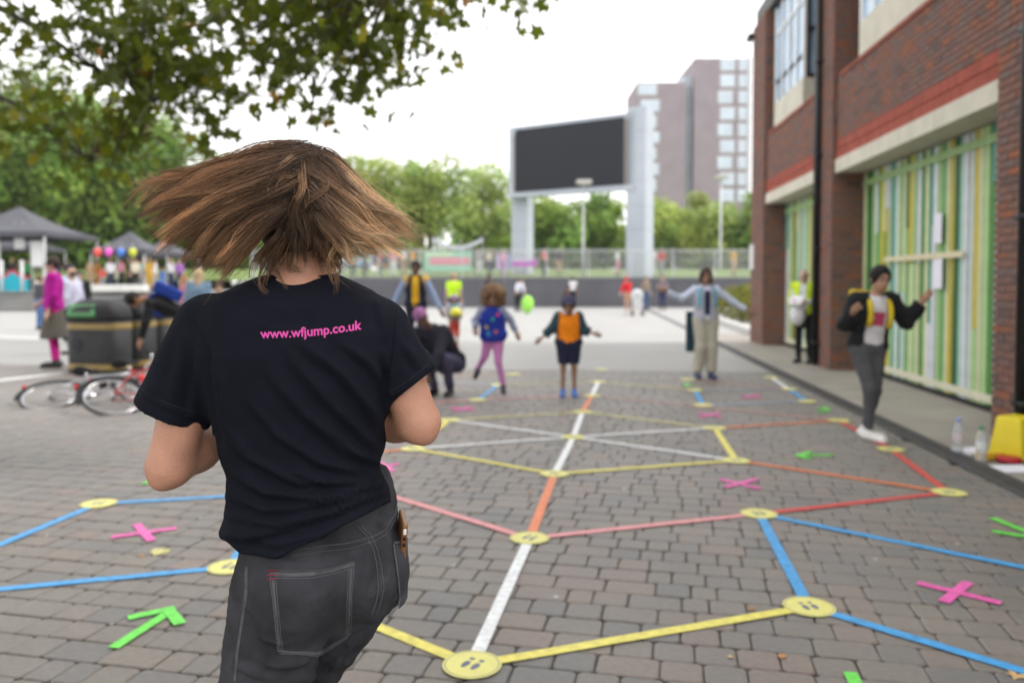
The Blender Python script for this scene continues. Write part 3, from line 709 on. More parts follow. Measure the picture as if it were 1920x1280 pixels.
# yellow-green shrub by the corner
def shrub(px, py, r, label, seed, m):
    g_ = ground(px, py); rr_ = np.random.default_rng(seed); e = empty('shrub', label, 'shrub', g_, 0, 'shrubs by the building corner')
    q = MB()
    for k in range(6): an = k * 1.05; q.tube([(g_[0], g_[1], 0), (g_[0] + math.cos(an) * r * .4, g_[1] + math.sin(an) * r * .4, r * .9)], [.03, .012], 5)
    q.build('stem', MATS['bark'], e)
    N = 2600; d = rr_.normal(size=(N, 3)); d /= np.linalg.norm(d, axis=1)[:, None]; P = g_ + np.array([0, 0, r * .78]) + d * (r * (.72 + .34 * rr_.random((N, 1)))) * np.array([1.15, 1.0, .78])
    P[:, 2] = np.maximum(P[:, 2], .03); nn = d + rr_.normal(size=(N, 3)) * .6; nn /= np.linalg.norm(nn, axis=1)[:, None]
    a = np.cross(nn, rr_.normal(size=(N, 3))); a /= np.linalg.norm(a, axis=1)[:, None]; b = np.cross(nn, a); s = .055 * (.6 + .7 * rr_.random((N, 1)))
    V = np.stack([P - a * s, P + b * s * .6, P + a * s, P - b * s * .6], 1).reshape(-1, 3); sh = .75 + .5 * rr_.random(N)
    yel = (rr_.random(N) < .45) * 1.0
    link('foliage', mesh('foliage', V, np.arange(4 * N).reshape(-1, 4), m, False, np.repeat(np.stack([sh * (1 + 1.0 * yel), sh * (1 + .5 * yel), sh * (1 - .4 * yel)], 1), 4, 0)), None, e)
shrub(1392, 603, .85, 'rounded yellow green shrub at the brick building corner', 1, leafmat('leaf_shrub', (.14, .17, .03)))
shrub(1415, 592, .9, 'taller yellow flowering shrub half hidden by the brick pier', 2, MATS['leaf_shrub'])
q = MB(); a = ground(1352, 606); b_ = ground(1412, 628); dv = (b_ - a); q.box(((a + b_) / 2 + np.array([0, 0, .09])), (np.linalg.norm(dv), .22, .18), math.atan2(dv[1], dv[0]))
tag(q.build('planter_kerb', mat('kerb_stone', (.5, .49, .47), .8, .1, 4)), 'low pale kerb in front of the yellow green shrub', 'kerb')

# ================================================================== plane tree hanging over from the left
pt = empty('plane_tree', 'plane tree whose leafy branches hang into the top left', 'tree', (-10.5, 9.0, 0))
q = MB(); q.tube([(-10.5, 9, -.05), (-10.4, 8.9, 2.5), (-9.9, 8.7, 5.0), (-9.0, 8.4, 6.8)], [.34, .28, .24, .17], 12)
q.build('trunk', mat('plane_bark', (.16, .14, .10), .85, .35, 2.5, .4), pt, True)
M_leaf = mat('plane_leaf', (1, 1, 1), .42, .12, 6, spec=.5, tint=True, trans=.5)
limbs = [[(-9.0, 8.4, 6.8), (-6.5, 8.2, 6.6), (-4.2, 7.9, 5.6), (-2.2, 7.6, 4.75), (-.3, 7.4, 4.2)],
         [(-9.0, 8.4, 6.8), (-6.0, 7.4, 7.2), (-3.4, 7.0, 6.1), (-1.6, 6.9, 4.8), (-.9, 6.9, 4.1)],
         [(-9.9, 8.7, 5.0), (-7.8, 8.4, 5.3), (-5.9, 8.1, 4.6), (-4.6, 7.9, 3.9), (-3.6, 7.9, 3.2)],
         [(-9.6, 8.6, 5.6), (-8.6, 6.6, 6.6), (-7.2, 4.6, 6.8), (-5.4, 3.0, 6.6), (-3.6, 1.8, 6.2)],
         [(-10.2, 8.8, 4.0), (-8.4, 8.8, 4.4), (-6.6, 8.7, 3.9), (-5.2, 8.6, 3.3), (-4.4, 8.5, 2.7)]]
q = MB()
for L_ in limbs: q.tube(L_, [.13, .09, .05, .03, .012], 7)
anch = []
for L_ in limbs:
    for i in range(len(L_) - 1):
        for t in np.linspace(0, 1, 8): anch.append(np.array(L_[i]) * (1 - t) + np.array(L_[i + 1]) * t)
anch = np.array(anch)
lr = np.random.default_rng(42)
def inpoly(x, y, poly):
    c = False; n_ = len(poly)
    for i in range(n_):
        x1, y1 = poly[i]; x2, y2 = poly[(i + 1) % n_]
        if (y1 > y) != (y2 > y) and x < (x2 - x1) * (y - y1) / (y2 - y1) + x1: c = not c
    return c
regions = [([(70, -60), (930, -60), (850, 40), (838, 110), (770, 120), (735, 160), (690, 170), (660, 205), (600, 205), (585, 235), (560, 190), (520, 195), (470, 215), (420, 180), (330, 215), (260, 190), (200, 130), (120, 60)], 215, (6.6, 8.2)),
           ([(-60, 90), (60, 120), (140, 170), (240, 210), (330, 240), (385, 250), (375, 285), (300, 300), (235, 330), (210, 370), (180, 330), (120, 290), (60, 270), (-60, 330)], 48, (7.6, 9.0)),
           ([(-60, -60), (60, -60), (40, 110), (-60, 170)], 10, (6.6, 8.0)),
           ([(860, -40), (1020, -40), (1010, 45), (930, 45)], 7, (6.8, 7.6)),
           ([(560, 200), (600, 205), (595, 262), (575, 255)], 4, (6.8, 7.2)), ([(360, 230), (420, 225), (405, 255), (370, 262)], 5, (6.8, 7.4))]
leaves = []
for poly, n_, (d0, d1) in regions:
    xs = [p[0] for p in poly]; ys = [p[1] for p in poly]; k = 0
    while k < n_:
        x, y = lr.uniform(min(xs), max(xs)), lr.uniform(min(ys), max(ys))
        if not inpoly(x, y, poly): continue
        k += 1; P = at(x, y, lr.uniform(d0, d1)); j = np.argmin(np.linalg.norm(anch - P - np.array([.3, 0, -.3]), axis=1)); A_ = anch[j]
        mid = (A_ + P) / 2 + np.array([0, 0, .12]); q.tube([A_, mid, P], [.011, .007, .003], 4, cap=False)
        for i in range(int(lr.integers(6, 10))):
            t = lr.uniform(.72, 1.08); c = A_ * (1 - t) + P * t + np.array([0, 0, .24 * t * (1 - t)]) + lr.normal(size=3) * np.array([.15, .15, .12])
            leaves.append((c, lr.uniform(.06, .115), lr.uniform(0, 6.283), lr.normal(size=2) * .5, lr.integers(0, 6)))
# the rest of the crown, unseen above and left, filled out to darken the left ground
kk = 0
while kk < 3600:
    d_ = lr.normal(size=3); d_ /= np.linalg.norm(d_); c = np.array([-6.4, 6.6, 7.4]) + d_ * np.array([5.6, 5.2, 2.8]) * lr.random() ** .4
    if c[2] < 1.45 + .40 * max(c[1], 0) + .35 and c[0] > -.75 * c[1] - .6: continue
    leaves.append((c, lr.uniform(.09, .16), lr.uniform(0, 6.283), lr.normal(size=2) * .5, lr.integers(0, 6))); kk += 1
kk = 0  # second unseen lobe, added over the near ground for its shade
while kk < 9500:
    d_ = lr.normal(size=3); d_ /= np.linalg.norm(d_); c = np.array([-5.2, 1.6, 5.9]) + d_ * np.array([5.0, 6.0, 1.8]) * lr.random() ** .4
    if c[2] < 1.45 + .40 * max(c[1], 0) + .35 or c[0] > -.7: continue
    leaves.append((c, lr.uniform(.10, .17), lr.uniform(0, 6.283), lr.normal(size=2) * .5, lr.integers(0, 6))); kk += 1
q.build('branches', mat('twig_bark', (.06, .05, .035), .9, .2, 6), pt)
def leaf_geo(seed):
    r_ = random.Random(seed); pts = []
    for (an, rad) in ((-90, .12), (-62, .55), (-38, .5), (-20, .85), (2, .5), (18, .62), (34, .95), (52, .55), (70, .62), (90, 1.12), (110, .62), (128, .55), (146, .95), (162, .62), (178, .5), (200, .85), (218, .5), (242, .55)):
        rd = rad * r_.uniform(.9, 1.1); pts.append((math.cos(R(an)) * rd, math.sin(R(an)) * rd + .1, -.16 * abs(math.cos(R(an)) * rd) * r_.uniform(.5, 1.4)))
    v = [(0, .05, .05)] + pts; f = [(0, i + 1, (i + 1) % len(pts) + 1) for i in range(len(pts))]
    return v, f
LG = [leaf_geo(i) for i in range(6)]
LC = [(.10, .135, .008), (.12, .155, .010), (.08, .11, .008), (.16, .18, .010), (.26, .24, .012), (.3, .14, .015)]
lw = [4, 4, 4, 2.4, .7, .22]
leaf_me = {}
lvis = []
for L_ in leaves:
    px, py = proj(L_[0]); lvis.append(0 < px < 1920 and 0 < py < 400)
idx = [i for i, v_ in enumerate(lvis) if v_]; idx.sort(key=lambda i: -leaves[i][1] / leaves[i][0][1]); bigl = set(idx[:300])
LV = []; LF = []; LCc = []; o_ = 0
lrr = random.Random(9)
for i, (c, s, an, tl, g_) in enumerate(leaves):
    ci = lrr.choices(range(6), lw)[0]
    Mx = Matrix.Translation(Vector(c)) @ Matrix.Rotation(an, 4, 'Z') @ Matrix.Rotation(R(62) + tl[0], 4, 'X') @ Matrix.Rotation(tl[1], 4, 'Y') @ Matrix.Rotation(lrr.uniform(0, 6.28), 4, 'Z') @ Matrix.Scale(s, 4)
    if i in bigl:
        key = (int(g_), ci)
        if key not in leaf_me: leaf_me[key] = mesh('leaf', LG[g_][0], LG[g_][1], M_leaf, True, [LC[ci]] * len(LG[g_][0]))
        o = link('leaf', leaf_me[key], None, pt); o.matrix_basis = Mx
    else:
        LV += [Mx @ Vector(v_) for v_ in LG[g_][0]]; LF += [tuple(k + o_ for k in f_) for f_ in LG[g_][1]]; LCc += [LC[ci]] * len(LG[g_][0]); o_ += len(LG[g_][0])
o = link('crown', mesh('crown', LV, LF, M_leaf, True, LCc), None, pt); o['kind'] = 'stuff'
# ================================================================== implicit surfaces for bodies and clothes
def surface_nets(V, lo, res):
    nx, ny, nz = V.shape; ins = V < 0
    corners = [(i, j, k) for i in (0, 1) for j in (0, 1) for k in (0, 1)]
    def sub(A, c): return A[c[0]:nx - 1 + c[0], c[1]:ny - 1 + c[1], c[2]:nz - 1 + c[2]]
    cnt = sum(sub(ins, c).astype(np.int8) for c in corners); act = (cnt > 0) & (cnt < 8)
    I = np.argwhere(act)
    if len(I) == 0: return np.zeros((0, 3)), np.zeros((0, 4), int)
    pos = np.zeros((len(I), 3), np.float32); n = np.zeros(len(I), np.float32)
    vals = {c: sub(V, c)[act] for c in corners}
    for c in corners:
        for ax in range(3):
            if c[ax]: continue
            d = list(c); d[ax] = 1; d = tuple(d); a, b = vals[c], vals[d]; x = (a < 0) != (b < 0)
            t = np.where(x, a / np.where(x, a - b, 1), 0); p = np.repeat(np.array(c, np.float32)[None], len(I), 0); p[:, ax] += t
            pos[x] += p[x]; n[x] += 1
    P = (I + pos / n[:, None]) * res + lo
    idx = -np.ones(act.shape, np.int64); idx[act] = np.arange(len(I))
    faces = []
    for ax in range(3):
        o1, o2 = (ax + 1) % 3, (ax + 2) % 3
        s0 = [slice(None)] * 3; s1 = [slice(None)] * 3; s0[ax] = slice(0, -1); s1[ax] = slice(1, None)
        a, b = ins[tuple(s0)], ins[tuple(s1)]; E = np.argwhere(a != b)
        E = E[(E[:, o1] > 0) & (E[:, o2] > 0) & (E[:, o1] < V.shape[o1] - 1) & (E[:, o2] < V.shape[o2] - 1)]
        if len(E) == 0: continue
        q = []
        for (d1, d2) in ((-1, -1), (0, -1), (0, 0), (-1, 0)):
            e = E.copy(); e[:, o1] += d1; e[:, o2] += d2; q.append(idx[e[:, 0], e[:, 1], e[:, 2]])
        Q = np.stack(q, 1); flip = ~a[E[:, 0], E[:, 1], E[:, 2]]; Q[flip] = Q[flip][:, ::-1]; faces.append(Q)
    F = np.concatenate(faces); F = F[(F >= 0).all(1)]
    return P, F
def sdf_mesh(f, lo, hi, res):
    lo = np.asarray(lo, np.float32); hi = np.asarray(hi, np.float32)
    ax = [np.arange(lo[i], hi[i] + res, res, dtype=np.float32) for i in range(3)]
    G = np.stack(np.meshgrid(*ax, indexing='ij'), -1); V = f(G.reshape(-1, 3)).reshape(G.shape[:3])
    return surface_nets(V, lo, res)
def vec(*a): return np.array(a, np.float32)
def rcone(P, a, b, ra, rb):
    a = np.asarray(a, np.float32); b = np.asarray(b, np.float32); ba = b - a; q = P - a
    t = np.clip((q @ ba) / max(1e-9, float(ba @ ba)), 0, 1)
    return np.linalg.norm(q - t[:, None] * ba, axis=1) - (ra + (rb - ra) * t)
def ell(P, c, r, Rm=None):
    q = P - np.asarray(c, np.float32)
    if Rm is not None: q = q @ np.asarray(Rm, np.float32)
    r = np.asarray(r, np.float32); k0 = np.linalg.norm(q / r, axis=1); k1 = np.linalg.norm(q / (r * r), axis=1)
    return k0 * (k0 - 1) / np.maximum(k1, 1e-6)
def smin(a, b, k):
    h = np.clip(.5 + .5 * (b - a) / k, 0, 1); return b * (1 - h) + a * h - k * h * (1 - h)
def smin_all(L, k):
    d = L[0]
    for e in L[1:]: d = smin(d, e, k)
    return d
def plane(P, p, n):
    n = np.asarray(n, np.float32); n = n / np.linalg.norm(n); return (P - np.asarray(p, np.float32)) @ n
def norm(v): v = np.asarray(v, float); return v / np.linalg.norm(v)

# ================================================================== figures
STAND = dict(pel=(0, 0, .95), nb=(0, .01, 1.43), hd=(0, -.015, 1.585), shL=(-.165, .01, 1.385), shR=(.165, .01, 1.385), elL=(-.215, .03, 1.11), elR=(.215, .03, 1.11), wrL=(-.225, -.04, .87), wrR=(.225, -.04, .87),
             hpL=(-.085, 0, .91), hpR=(.085, 0, .91), knL=(-.095, -.015, .49), knR=(.095, -.015, .49), anL=(-.1, .02, .085), anR=(.1, .02, .085), toL=(-.115, -.15, .035), toR=(.115, -.15, .035))
def hand_prims(wr, el, rad, side):
    d = norm(np.asarray(wr) - np.asarray(el)); s = np.cross(d, (0, 1, 0)); s = norm(s) if np.linalg.norm(s) > .1 else np.array([1., 0, 0])
    u = np.cross(s, d); s = s * side; pr = [(wr, wr + d * .075 * rad, .026 * rad, .034 * rad)]; palm = wr + d * .085 * rad
    for k, (o_, L_) in enumerate(((-.028, .058), (-.009, .072), (.01, .066), (.028, .05))):
        b = palm + s * o_ * rad; m1 = b + d * L_ * .55 * rad; t = m1 + (d * .55 + u * .6) * L_ * .6 * rad; pr += [(b, m1, .0095 * rad, .009 * rad), (m1, t, .009 * rad, .0075 * rad)]
    tb = wr + d * .03 * rad - s * .025 * rad; pr.append((tb, tb + (d * .6 - s * .75) * .06 * rad, .012 * rad, .009 * rad))
    return pr
def figure(label, foot, h=1.7, rz=0.0, pose=None, skin=(.35, .19, .12), hair=('short', (.02, .015, .012)), top=None, jacket=None, bottom=None, shoes=(.03, .03, .035), hat=None, res=.017, w=1.0, hs=1.0, face=True, fingers=True, group=None, yaw=0.0, zb=0.0, skirt=None, extra=None):
    J = {k: np.array(v, float) for k, v in STAND.items()}
    for k, v in (pose or {}).items(): J[k] = np.array(v, float)
    s = h / 1.70
    root = empty('person', label, 'person', (foot[0], foot[1], zb), rz, group)
    for k in J: J[k] = J[k] * s
    pel, nb = J['pel'], J['nb']; up = norm(nb - pel); rt = J['shR'] - J['shL']; rt = norm(rt - up * (rt @ up)); fw = np.cross(up, rt)   # fw points to the back
    Rm = np.stack([rt, fw, up], 1); L_ = np.linalg.norm(nb - pel)
    hup = norm(J['hd'] - nb) * .6 + up * .4; hup = norm(hup); c_, s_ = math.cos(yaw), math.sin(yaw)
    hr = norm(rt * c_ + fw * s_); hr = norm(hr - hup * (hr @ hup)); hf = np.cross(hup, hr); RH = np.stack([hr, hf, hup], 1)
    hd = J['hd']; H = hs * s
    def loc(v): return hd + RH @ (np.array(v) * H)
    def torso(P, o):
        return smin_all([ell(P, pel + up * .62 * L_, (.15 * s * w + o, .098 * s * w + o, .19 * s + o), Rm), ell(P, pel + up * .30 * L_, (.128 * s * w + o, .092 * s * w + o, .17 * s + o), Rm),
                         ell(P, pel + up * .0, (.15 * s * w + o, .105 * s * w + o, .125 * s + o), Rm), rcone(P, J['shL'], J['shR'], .052 * s + o, .052 * s + o), rcone(P, pel + up * .8 * L_, nb, .09 * s + o, .055 * s + o)], .045 * s)
    aw = .9 + .1 * w
    def arm(P, S, o, f0=1.0, flare=0.0):
        sh, el, wr = J['sh' + S], J['el' + S], J['wr' + S]
        L1 = np.linalg.norm(el - sh); L2 = np.linalg.norm(wr - el); cut = f0 * (L1 + L2)
        if cut <= L1:
            e = sh + (el - sh) * min(1, (cut + .06) / L1); d = rcone(P, sh, e, .05 * s * aw + o, .043 * s * aw + o + flare); d = np.maximum(d, plane(P, sh + (el - sh) * cut / L1, el - sh))
        else:
            t = (cut - L1) / L2; d = smin(rcone(P, sh, el, .05 * s * aw + o, .04 * s * aw + o), rcone(P, el, el + (wr - el) * min(1, t + .06), .04 * s * aw + o, .03 * s * aw + o + flare), .03 * s)
            if t < .999: d = np.maximum(d, np.where(((P - el) @ (wr - el)) > 0, plane(P, el + (wr - el) * t, wr - el), -1))
        return d
    def leg(P, S, o, f0=1.0, flare=0.0):
        hp, kn, an = J['hp' + S], J['kn' + S], J['an' + S]; L1 = np.linalg.norm(kn - hp); L2 = np.linalg.norm(an - kn); cut = f0 * (L1 + L2)
        d = smin(rcone(P, hp, kn, .082 * s * w + o, .054 * s * aw + o), rcone(P, kn, an, .054 * s * aw + o + flare * .3, .036 * s + o + flare), .03 * s)
        if cut <= L1: d = np.maximum(d, plane(P, hp + (kn - hp) * cut / L1, kn - hp))
        elif f0 < 1: d = np.maximum(d, np.where(((P - kn) @ (an - kn)) > 0, plane(P, kn + (an - kn) * (cut - L1) / L2, an - kn), -1))
        return d
    A = np.stack(list(J.values())); lo = A.min(0) - .2 * s; hi = A.max(0) + .2 * s
    def part(name, f, m, r=None, l=None, h_=None, parent=root, extra_vf=None):
        v, fc = sdf_mesh(f, lo if l is None else l, hi if h_ is None else h_, r or res)
        if extra_vf:
            for (v2, f2) in extra_vf: fc = np.concatenate([fc, f2 + len(v)]); v = np.concatenate([v, v2])
        if len(v) == 0: return None
        return link(name, mesh(name, v, fc, m, True), None, parent, True)
    # ---- skin: one continuous body, head and hands at finer resolution
    M_s = skinmat(skin)
    def fbody(P):
        d = smin_all([torso(P, -.006), rcone(P, nb - up * .03 * s, hd - hup * .03 * H, .052 * s * aw, .047 * s)], .02 * s)
        for S in 'LR':
            d = smin(d, arm(P, S, -.004), .02 * s); d = smin(d, leg(P, S, -.004), .02 * s)
            d = smin(d, rcone(P, J['an' + S] + vec(0, .02, -.03) * s, J['to' + S], .036 * s, .028 * s), .02 * s)
        return d
    def fhead(P):
        q = [ell(P, loc((0, .012, .02)), np.array((.076, .094, .098)) * H, RH), ell(P, loc((0, -.03, -.045)), np.array((.055, .058, .065)) * H, RH)]
        d = smin_all(q, .03 * H); d = smin(d, rcone(P, nb, hd - hup * .03 * H, .052 * s * aw, .047 * s), .025 * s)
        d = smin(d, rcone(P, loc((0, -.088, .01)), loc((0, -.104, -.022)), .008 * H, .013 * H), .012 * H)          # nose
        d = smin(d, ell(P, loc((0, -.086, -.056)), np.array((.024, .011, .011)) * H, RH), .008 * H)                   # lips
        for x in (-1, 1):
            d = smin(d, ell(P, loc((x * .077, .012, -.005)), np.array((.011, .02, .03)) * H, RH), .008 * H)           # ears
            d = np.maximum(d, -ell(P, loc((x * .03, -.098, .012)), np.array((.017, .014, .010)) * H, RH))              # eye sockets
        return d
    ex = [sdf_mesh(fhead, hd - .15 * H, hd + .15 * H, .010 * H if face else .018 * H)]
    if fingers:
        for S, sd in (('L', 1), ('R', -1)):
            pr = hand_prims(J['wr' + S], J['el' + S], s, sd); pts = np.array([p for q in pr for p in q[:2]])
            ex.append(sdf_mesh(lambda P: smin_all([rcone(P, *q) for q in pr], .006 * s), pts.min(0) - .05, pts.max(0) + .05, .0075 * s))
    else:
        for S in 'LR':
            d_ = norm(J['wr' + S] - J['el' + S]); ex.append(sdf_mesh(lambda P: smin(rcone(P, J['wr' + S], J['wr' + S] + d_ * .09 * s, .03 * s, .038 * s), rcone(P, J['wr' + S] + d_ * .09 * s, J['wr' + S] + d_ * .16 * s, .034 * s, .02 * s), .02), J['wr' + S] - .26 * s, J['wr' + S] + .26 * s, .02 * s))
    body = part('body', fbody, M_s, extra_vf=ex)
    if face:
        for x in (-1, 1):
            v, fc = sdf_mesh(lambda P: ell(P, loc((x * .03, -.083, .012)), np.array((.014, .0115, .009)) * H, RH), loc((x * .03, -.083, .012)) - .03 * H, loc((x * .03, -.083, .012)) + .03 * H, .005 * H)
            link('eye', mesh('eye', v, fc, mat('eye_dark', (.03, .02, .015), .15, 0), True), None, body, True)
            v, fc = sdf_mesh(lambda P: rcone(P, loc((x * .016, -.094, .036)), loc((x * .048, -.082, .038)), .006 * H, .004 * H), loc((x * .03, -.09, .036)) - .05 * H, loc((x * .03, -.09, .036)) + .05 * H, .004 * H)
            link('eyebrow', mesh('eyebrow', v, fc, mat('brow_dark', (.02, .014, .01), .8, 0), True), None, body, True)
        v, fc = sdf_mesh(lambda P: ell(P, loc((0, -.094, -.057)), np.array((.026, .007, .009)) * H, RH), loc((0, -.094, -.057)) - .05 * H, loc((0, -.094, -.057)) + .05 * H, .005 * H)
        link('lips', mesh('lips', v, fc, mat('lips_%02x' % int(255 * skin[0]), (skin[0] * .9, skin[1] * .55, skin[2] * .6), .4, 0), True), None, body, True)
    # ---- hair / hat
    if hair:
        st, hc = hair; M_h = mat('hair_%02x%02x%02x' % tuple(int(255 * k) for k in hc), hc, .6, .35, 30, .6, 90, spec=.18)
        def fhair(P):
            d = ell(P, loc((0, .018, .028)), np.array((.090, .106, .108)) * H, RH)
            if st == 'curly':
                nz = .018 * H * (np.sin(P[:, 0] * 95 / H) * np.sin(P[:, 1] * 85 / H + 1) * np.sin(P[:, 2] * 90 / H))
                d = smin(ell(P, loc((0, .02, .03)), np.array((.15, .14, .135)) * H, RH), ell(P, loc((0, .04, -.06)), np.array((.15, .12, .11)) * H, RH), .03) + nz
            if st in ('long', 'bob'):
                lowz = -.27 if st == 'long' else -.15
                for x in (-1, 1): d = smin(d, rcone(P, loc((x * .07, .02, 0)), loc((x * .085, .015, lowz)), .03 * H, .026 * H), .03 * H)
                d = smin(d, rcone(P, loc((0, .06, 0)), loc((0, .075, lowz)), .06 * H, .05 * H), .04 * H)
            if st == 'bun': d = smin(d, ell(P, loc((0, .10, .09)), np.array((.04, .04, .04)) * H, RH), .01 * H)
            cut = ell(P, loc((0, -.105, -.012)), np.array((.066, .072, .092)) * H, RH)
            if st == 'curly': cut = ell(P, loc((0, -.14, -.02)), np.array((.072, .125, .10)) * H, RH)
            if st == 'tied': cut = np.minimum(cut, plane(P, loc((0, 0, -.09)), hup))
            if st not in ('long', 'bob', 'curly', 'tied'): cut = np.minimum(cut, np.maximum(plane(P, loc((0, 0, -.03)), hup), plane(P, loc((0, .03, 0)), hf)))
            if st == 'short': cut = np.minimum(cut, plane(P, loc((0, 0, -.085)), hup))
            if st == 'balding': cut = np.minimum(cut, -plane(P, loc((0, .01, .02)), RH @ vec(0, -.35, .9)))
            return np.maximum(d, -cut)
        part('hair', fhair, M_h, .011 * H if face else .018 * H, hd - np.array((.3, .3, .4)) * H, hd + .24 * H)
    if hat:
        kd, hc = hat
        def fhat(P):
            d = np.maximum(ell(P, loc((0, .018, .03)), np.array((.096, .112, .115)) * H, RH), -plane(P, loc((0, 0, .035 if kd != 'beanie' else .03)), RH @ vec(0, .12, 1)))
            if kd == 'cap': d = smin(d, ell(P, loc((0, -.125, .048)), np.array((.075, .075, .009)) * H, RH), .008)
            return d
        part('hat', fhat, cloth(hc), .011 * H if face else .02 * H, hd - .24 * H, hd + .2 * H)
    # ---- clothes
    def wr_(P, a): return a * s * (np.sin(P @ vec(31, 17, 43)) * np.sin(P @ vec(-23, 37, 29)))
    def ftop(P, o, sl, hem, open_w=0.0, flare=.006, neck=.0):
        d = torso(P, o)
        if sl > 0:
            for S in 'LR': d = smin(d, arm(P, S, o, sl, flare), .035 * s)
        hp = pel - up * hem * s
        d = np.maximum(d, plane(P, hp, -up)); d = np.maximum(d, np.where(np.abs((P - nb) @ rt) < .1 * s, plane(P, nb + up * (.012 + neck) * s, up), -1))
        if sl == 0:
            for S, x in (('L', -1), ('R', 1)): d = np.maximum(d, -rcone(P, J['sh' + S], J['el' + S], .066 * s + o, .06 * s + o))
        if open_w:
            q = P - nb; d = np.maximum(d, -np.maximum(np.abs(q @ rt) - open_w * s * (1 + .25 * np.clip(-(q @ up) / L_, 0, 1)), q @ fw))
        return d + wr_(P, .006)
    if top: part(top.get('name', 'shirt'), lambda P: ftop(P, .012, top.get('sleeve', .35), top.get('hem', .06), neck=top.get('neck', 0)), cloth(top['c']))
    if jacket: part(jacket.get('name', 'jacket'), lambda P: ftop(P, .03, jacket.get('sleeve', .97), jacket.get('hem', .1), jacket.get('open', 0), .008, .02), cloth(jacket['c']))
    if bottom:
        def fb(P):
            d = np.maximum(ell(P, pel, (.15 * s * w + .012, .105 * s * w + .012, .125 * s + .012), Rm), -1)
            d = smin(d, rcone(P, J['hpL'], J['hpR'], .09 * s * w, .09 * s * w), .03)
            d = np.maximum(d, plane(P, pel + up * .09 * s, up))
            for S in 'LR': d = smin(d, leg(P, S, bottom.get('loose', .012), bottom.get('len', .98), bottom.get('flare', 0)), .025 * s)
            return d + wr_(P, .005)
        part(bottom.get('name', 'trousers'), fb, cloth(bottom['c']))
    if skirt:
        def fs(P):
            z = np.clip((pel[2] + .08 * s - P[:, 2]) / (skirt['len'] * s), 0, 1); q = P - pel; r_ = np.sqrt((q[:, 0] / 1.0) ** 2 + (q[:, 1] / .8) ** 2) - (.14 + .11 * z) * s
            return np.maximum(np.maximum(r_, P[:, 2] - pel[2] - .08 * s), pel[2] + .08 * s - skirt['len'] * s - P[:, 2]) + wr_(P, .008)
        part('skirt', fs, cloth(skirt['c']))
    if shoes:
        for S in 'LR':
            an, to = J['an' + S], J['to' + S]; hl = an + vec(0, 0, 0) + norm((an - to) * np.array((1, 1, 0)) + 1e-6) * .04 * s; d_ = to - an; sole = min(an[2] - .075 * s, to[2] - .035 * s)
            def fsh(P):
                a_ = an + np.array([0, 0, -.045 * s]); d = smin(rcone(P, a_ + (a_ - to) * .25, to, .045 * s, .040 * s), rcone(P, an + vec(0, 0, .01), a_, .046 * s, .046 * s), .02 * s)
                n_ = np.cross(norm(to - a_ - np.array([0, 0, .0])), (1, 0, 0)); n_ = n_ if n_[2] > 0 else -n_
                return np.maximum(d, plane(P, a_ - n_ * .04 * s, -n_))
            l_ = np.minimum(an, to) - .12 * s; h_ = np.maximum(an, to) + .12 * s
            part('shoe', fsh, mat('shoe_%02x%02x%02x' % tuple(int(255 * k) for k in shoes), shoes, .5, .1, 20), .011 * s if face else .02, l_, h_)
    fr = dict(root=root, J=J, Rm=Rm, up=up, rt=rt, fw=fw, nb=nb, pel=pel, s=s, L=L_, torso=torso, loc=loc, RH=RH, H=H, part=part, arm=arm)
    return fr
def chest_patch(F, name, c, u0, u1, v0, v1, off=.02, n=8, parent=None):
    """thin printed panel lying on the front of the torso: u across, v along the spine (0 pelvis - 1 neck)"""
    P = []; up, rt, fw = F['up'], F['rt'], F['fw']
    for i in range(n + 1):
        for j in range(n + 1):
            u = u0 + (u1 - u0) * i / n; v = v0 + (v1 - v0) * j / n; P.append(F['pel'] + up * v * F['L'] + rt * u * F['s'])
    P = np.array(P, np.float32); d0 = -fw
    t = np.full(len(P), .3 * F['s'], np.float32)
    for _ in range(40): t = t - np.maximum(F['torso'](P + d0.astype(np.float32) * t[:, None], .012 + off), -.02) * .8
    Q = P + d0 * t[:, None]; m = n + 1
    fc = [(i * m + j, i * m + j + 1, (i + 1) * m + j + 1, (i + 1) * m + j) for i in range(n) for j in range(n)]
    back = Q - d0 * .006; V = np.concatenate([Q, back]); k = len(Q); fc = fc + [tuple(reversed([x + k for x in q])) for q in fc]
    return link(name, mesh(name, V, fc, cloth(c), True), None, parent or F['root'], True)
def backpack(F, c, label, strap_c=None):
    r = F['root']; e = empty('backpack', label, 'backpack', r.location[:], r.rotation_euler[2]); s = F['s']
    def fb(P):
        q = (P - (F['pel'] + F['up'] * .62 * F['L'] + F['fw'] * .20 * s)) @ F['Rm']; d = np.abs(q) - np.array((.11, .055, .17)) * s; return np.linalg.norm(np.maximum(d, 0), axis=1) + np.minimum(d.max(1), 0) - .03 * s
    c0 = F['pel'] + F['up'] * .62 * F['L'] + F['fw'] * .2 * s; v, f = sdf_mesh(fb, c0 - .33 * s, c0 + .33 * s, .018); link('pack_body', mesh('pack_body', v, f, cloth(c), True), None, e, True)
    for S in (-1, 1):
        pts = []
        for t in np.linspace(0, 1, 12):
            an = math.pi * (1.12 - 1.24 * t); pts.append(F['pel'] + F['up'] * (.62 + .40 * math.sin(an)) * F['L'] - F['up'] * .02 * s - F['fw'] * (-math.cos(an)) * .155 * s + F['rt'] * S * .10 * s)
        q = MB(); q.tube(pts, .026 * s, 6); q.build('strap', cloth(strap_c or c), e, True, True)
    return e
# ================================================================== people on the plaza
SK_B, SK_D, SK_L, SK_A = (.12, .062, .042), (.28, .155, .10), (.52, .33, .25), (.42, .25, .17)
def gp(px, py): g_ = ground(px, py); return (g_[0], g_[1])
BK = (.018, .018, .02); 
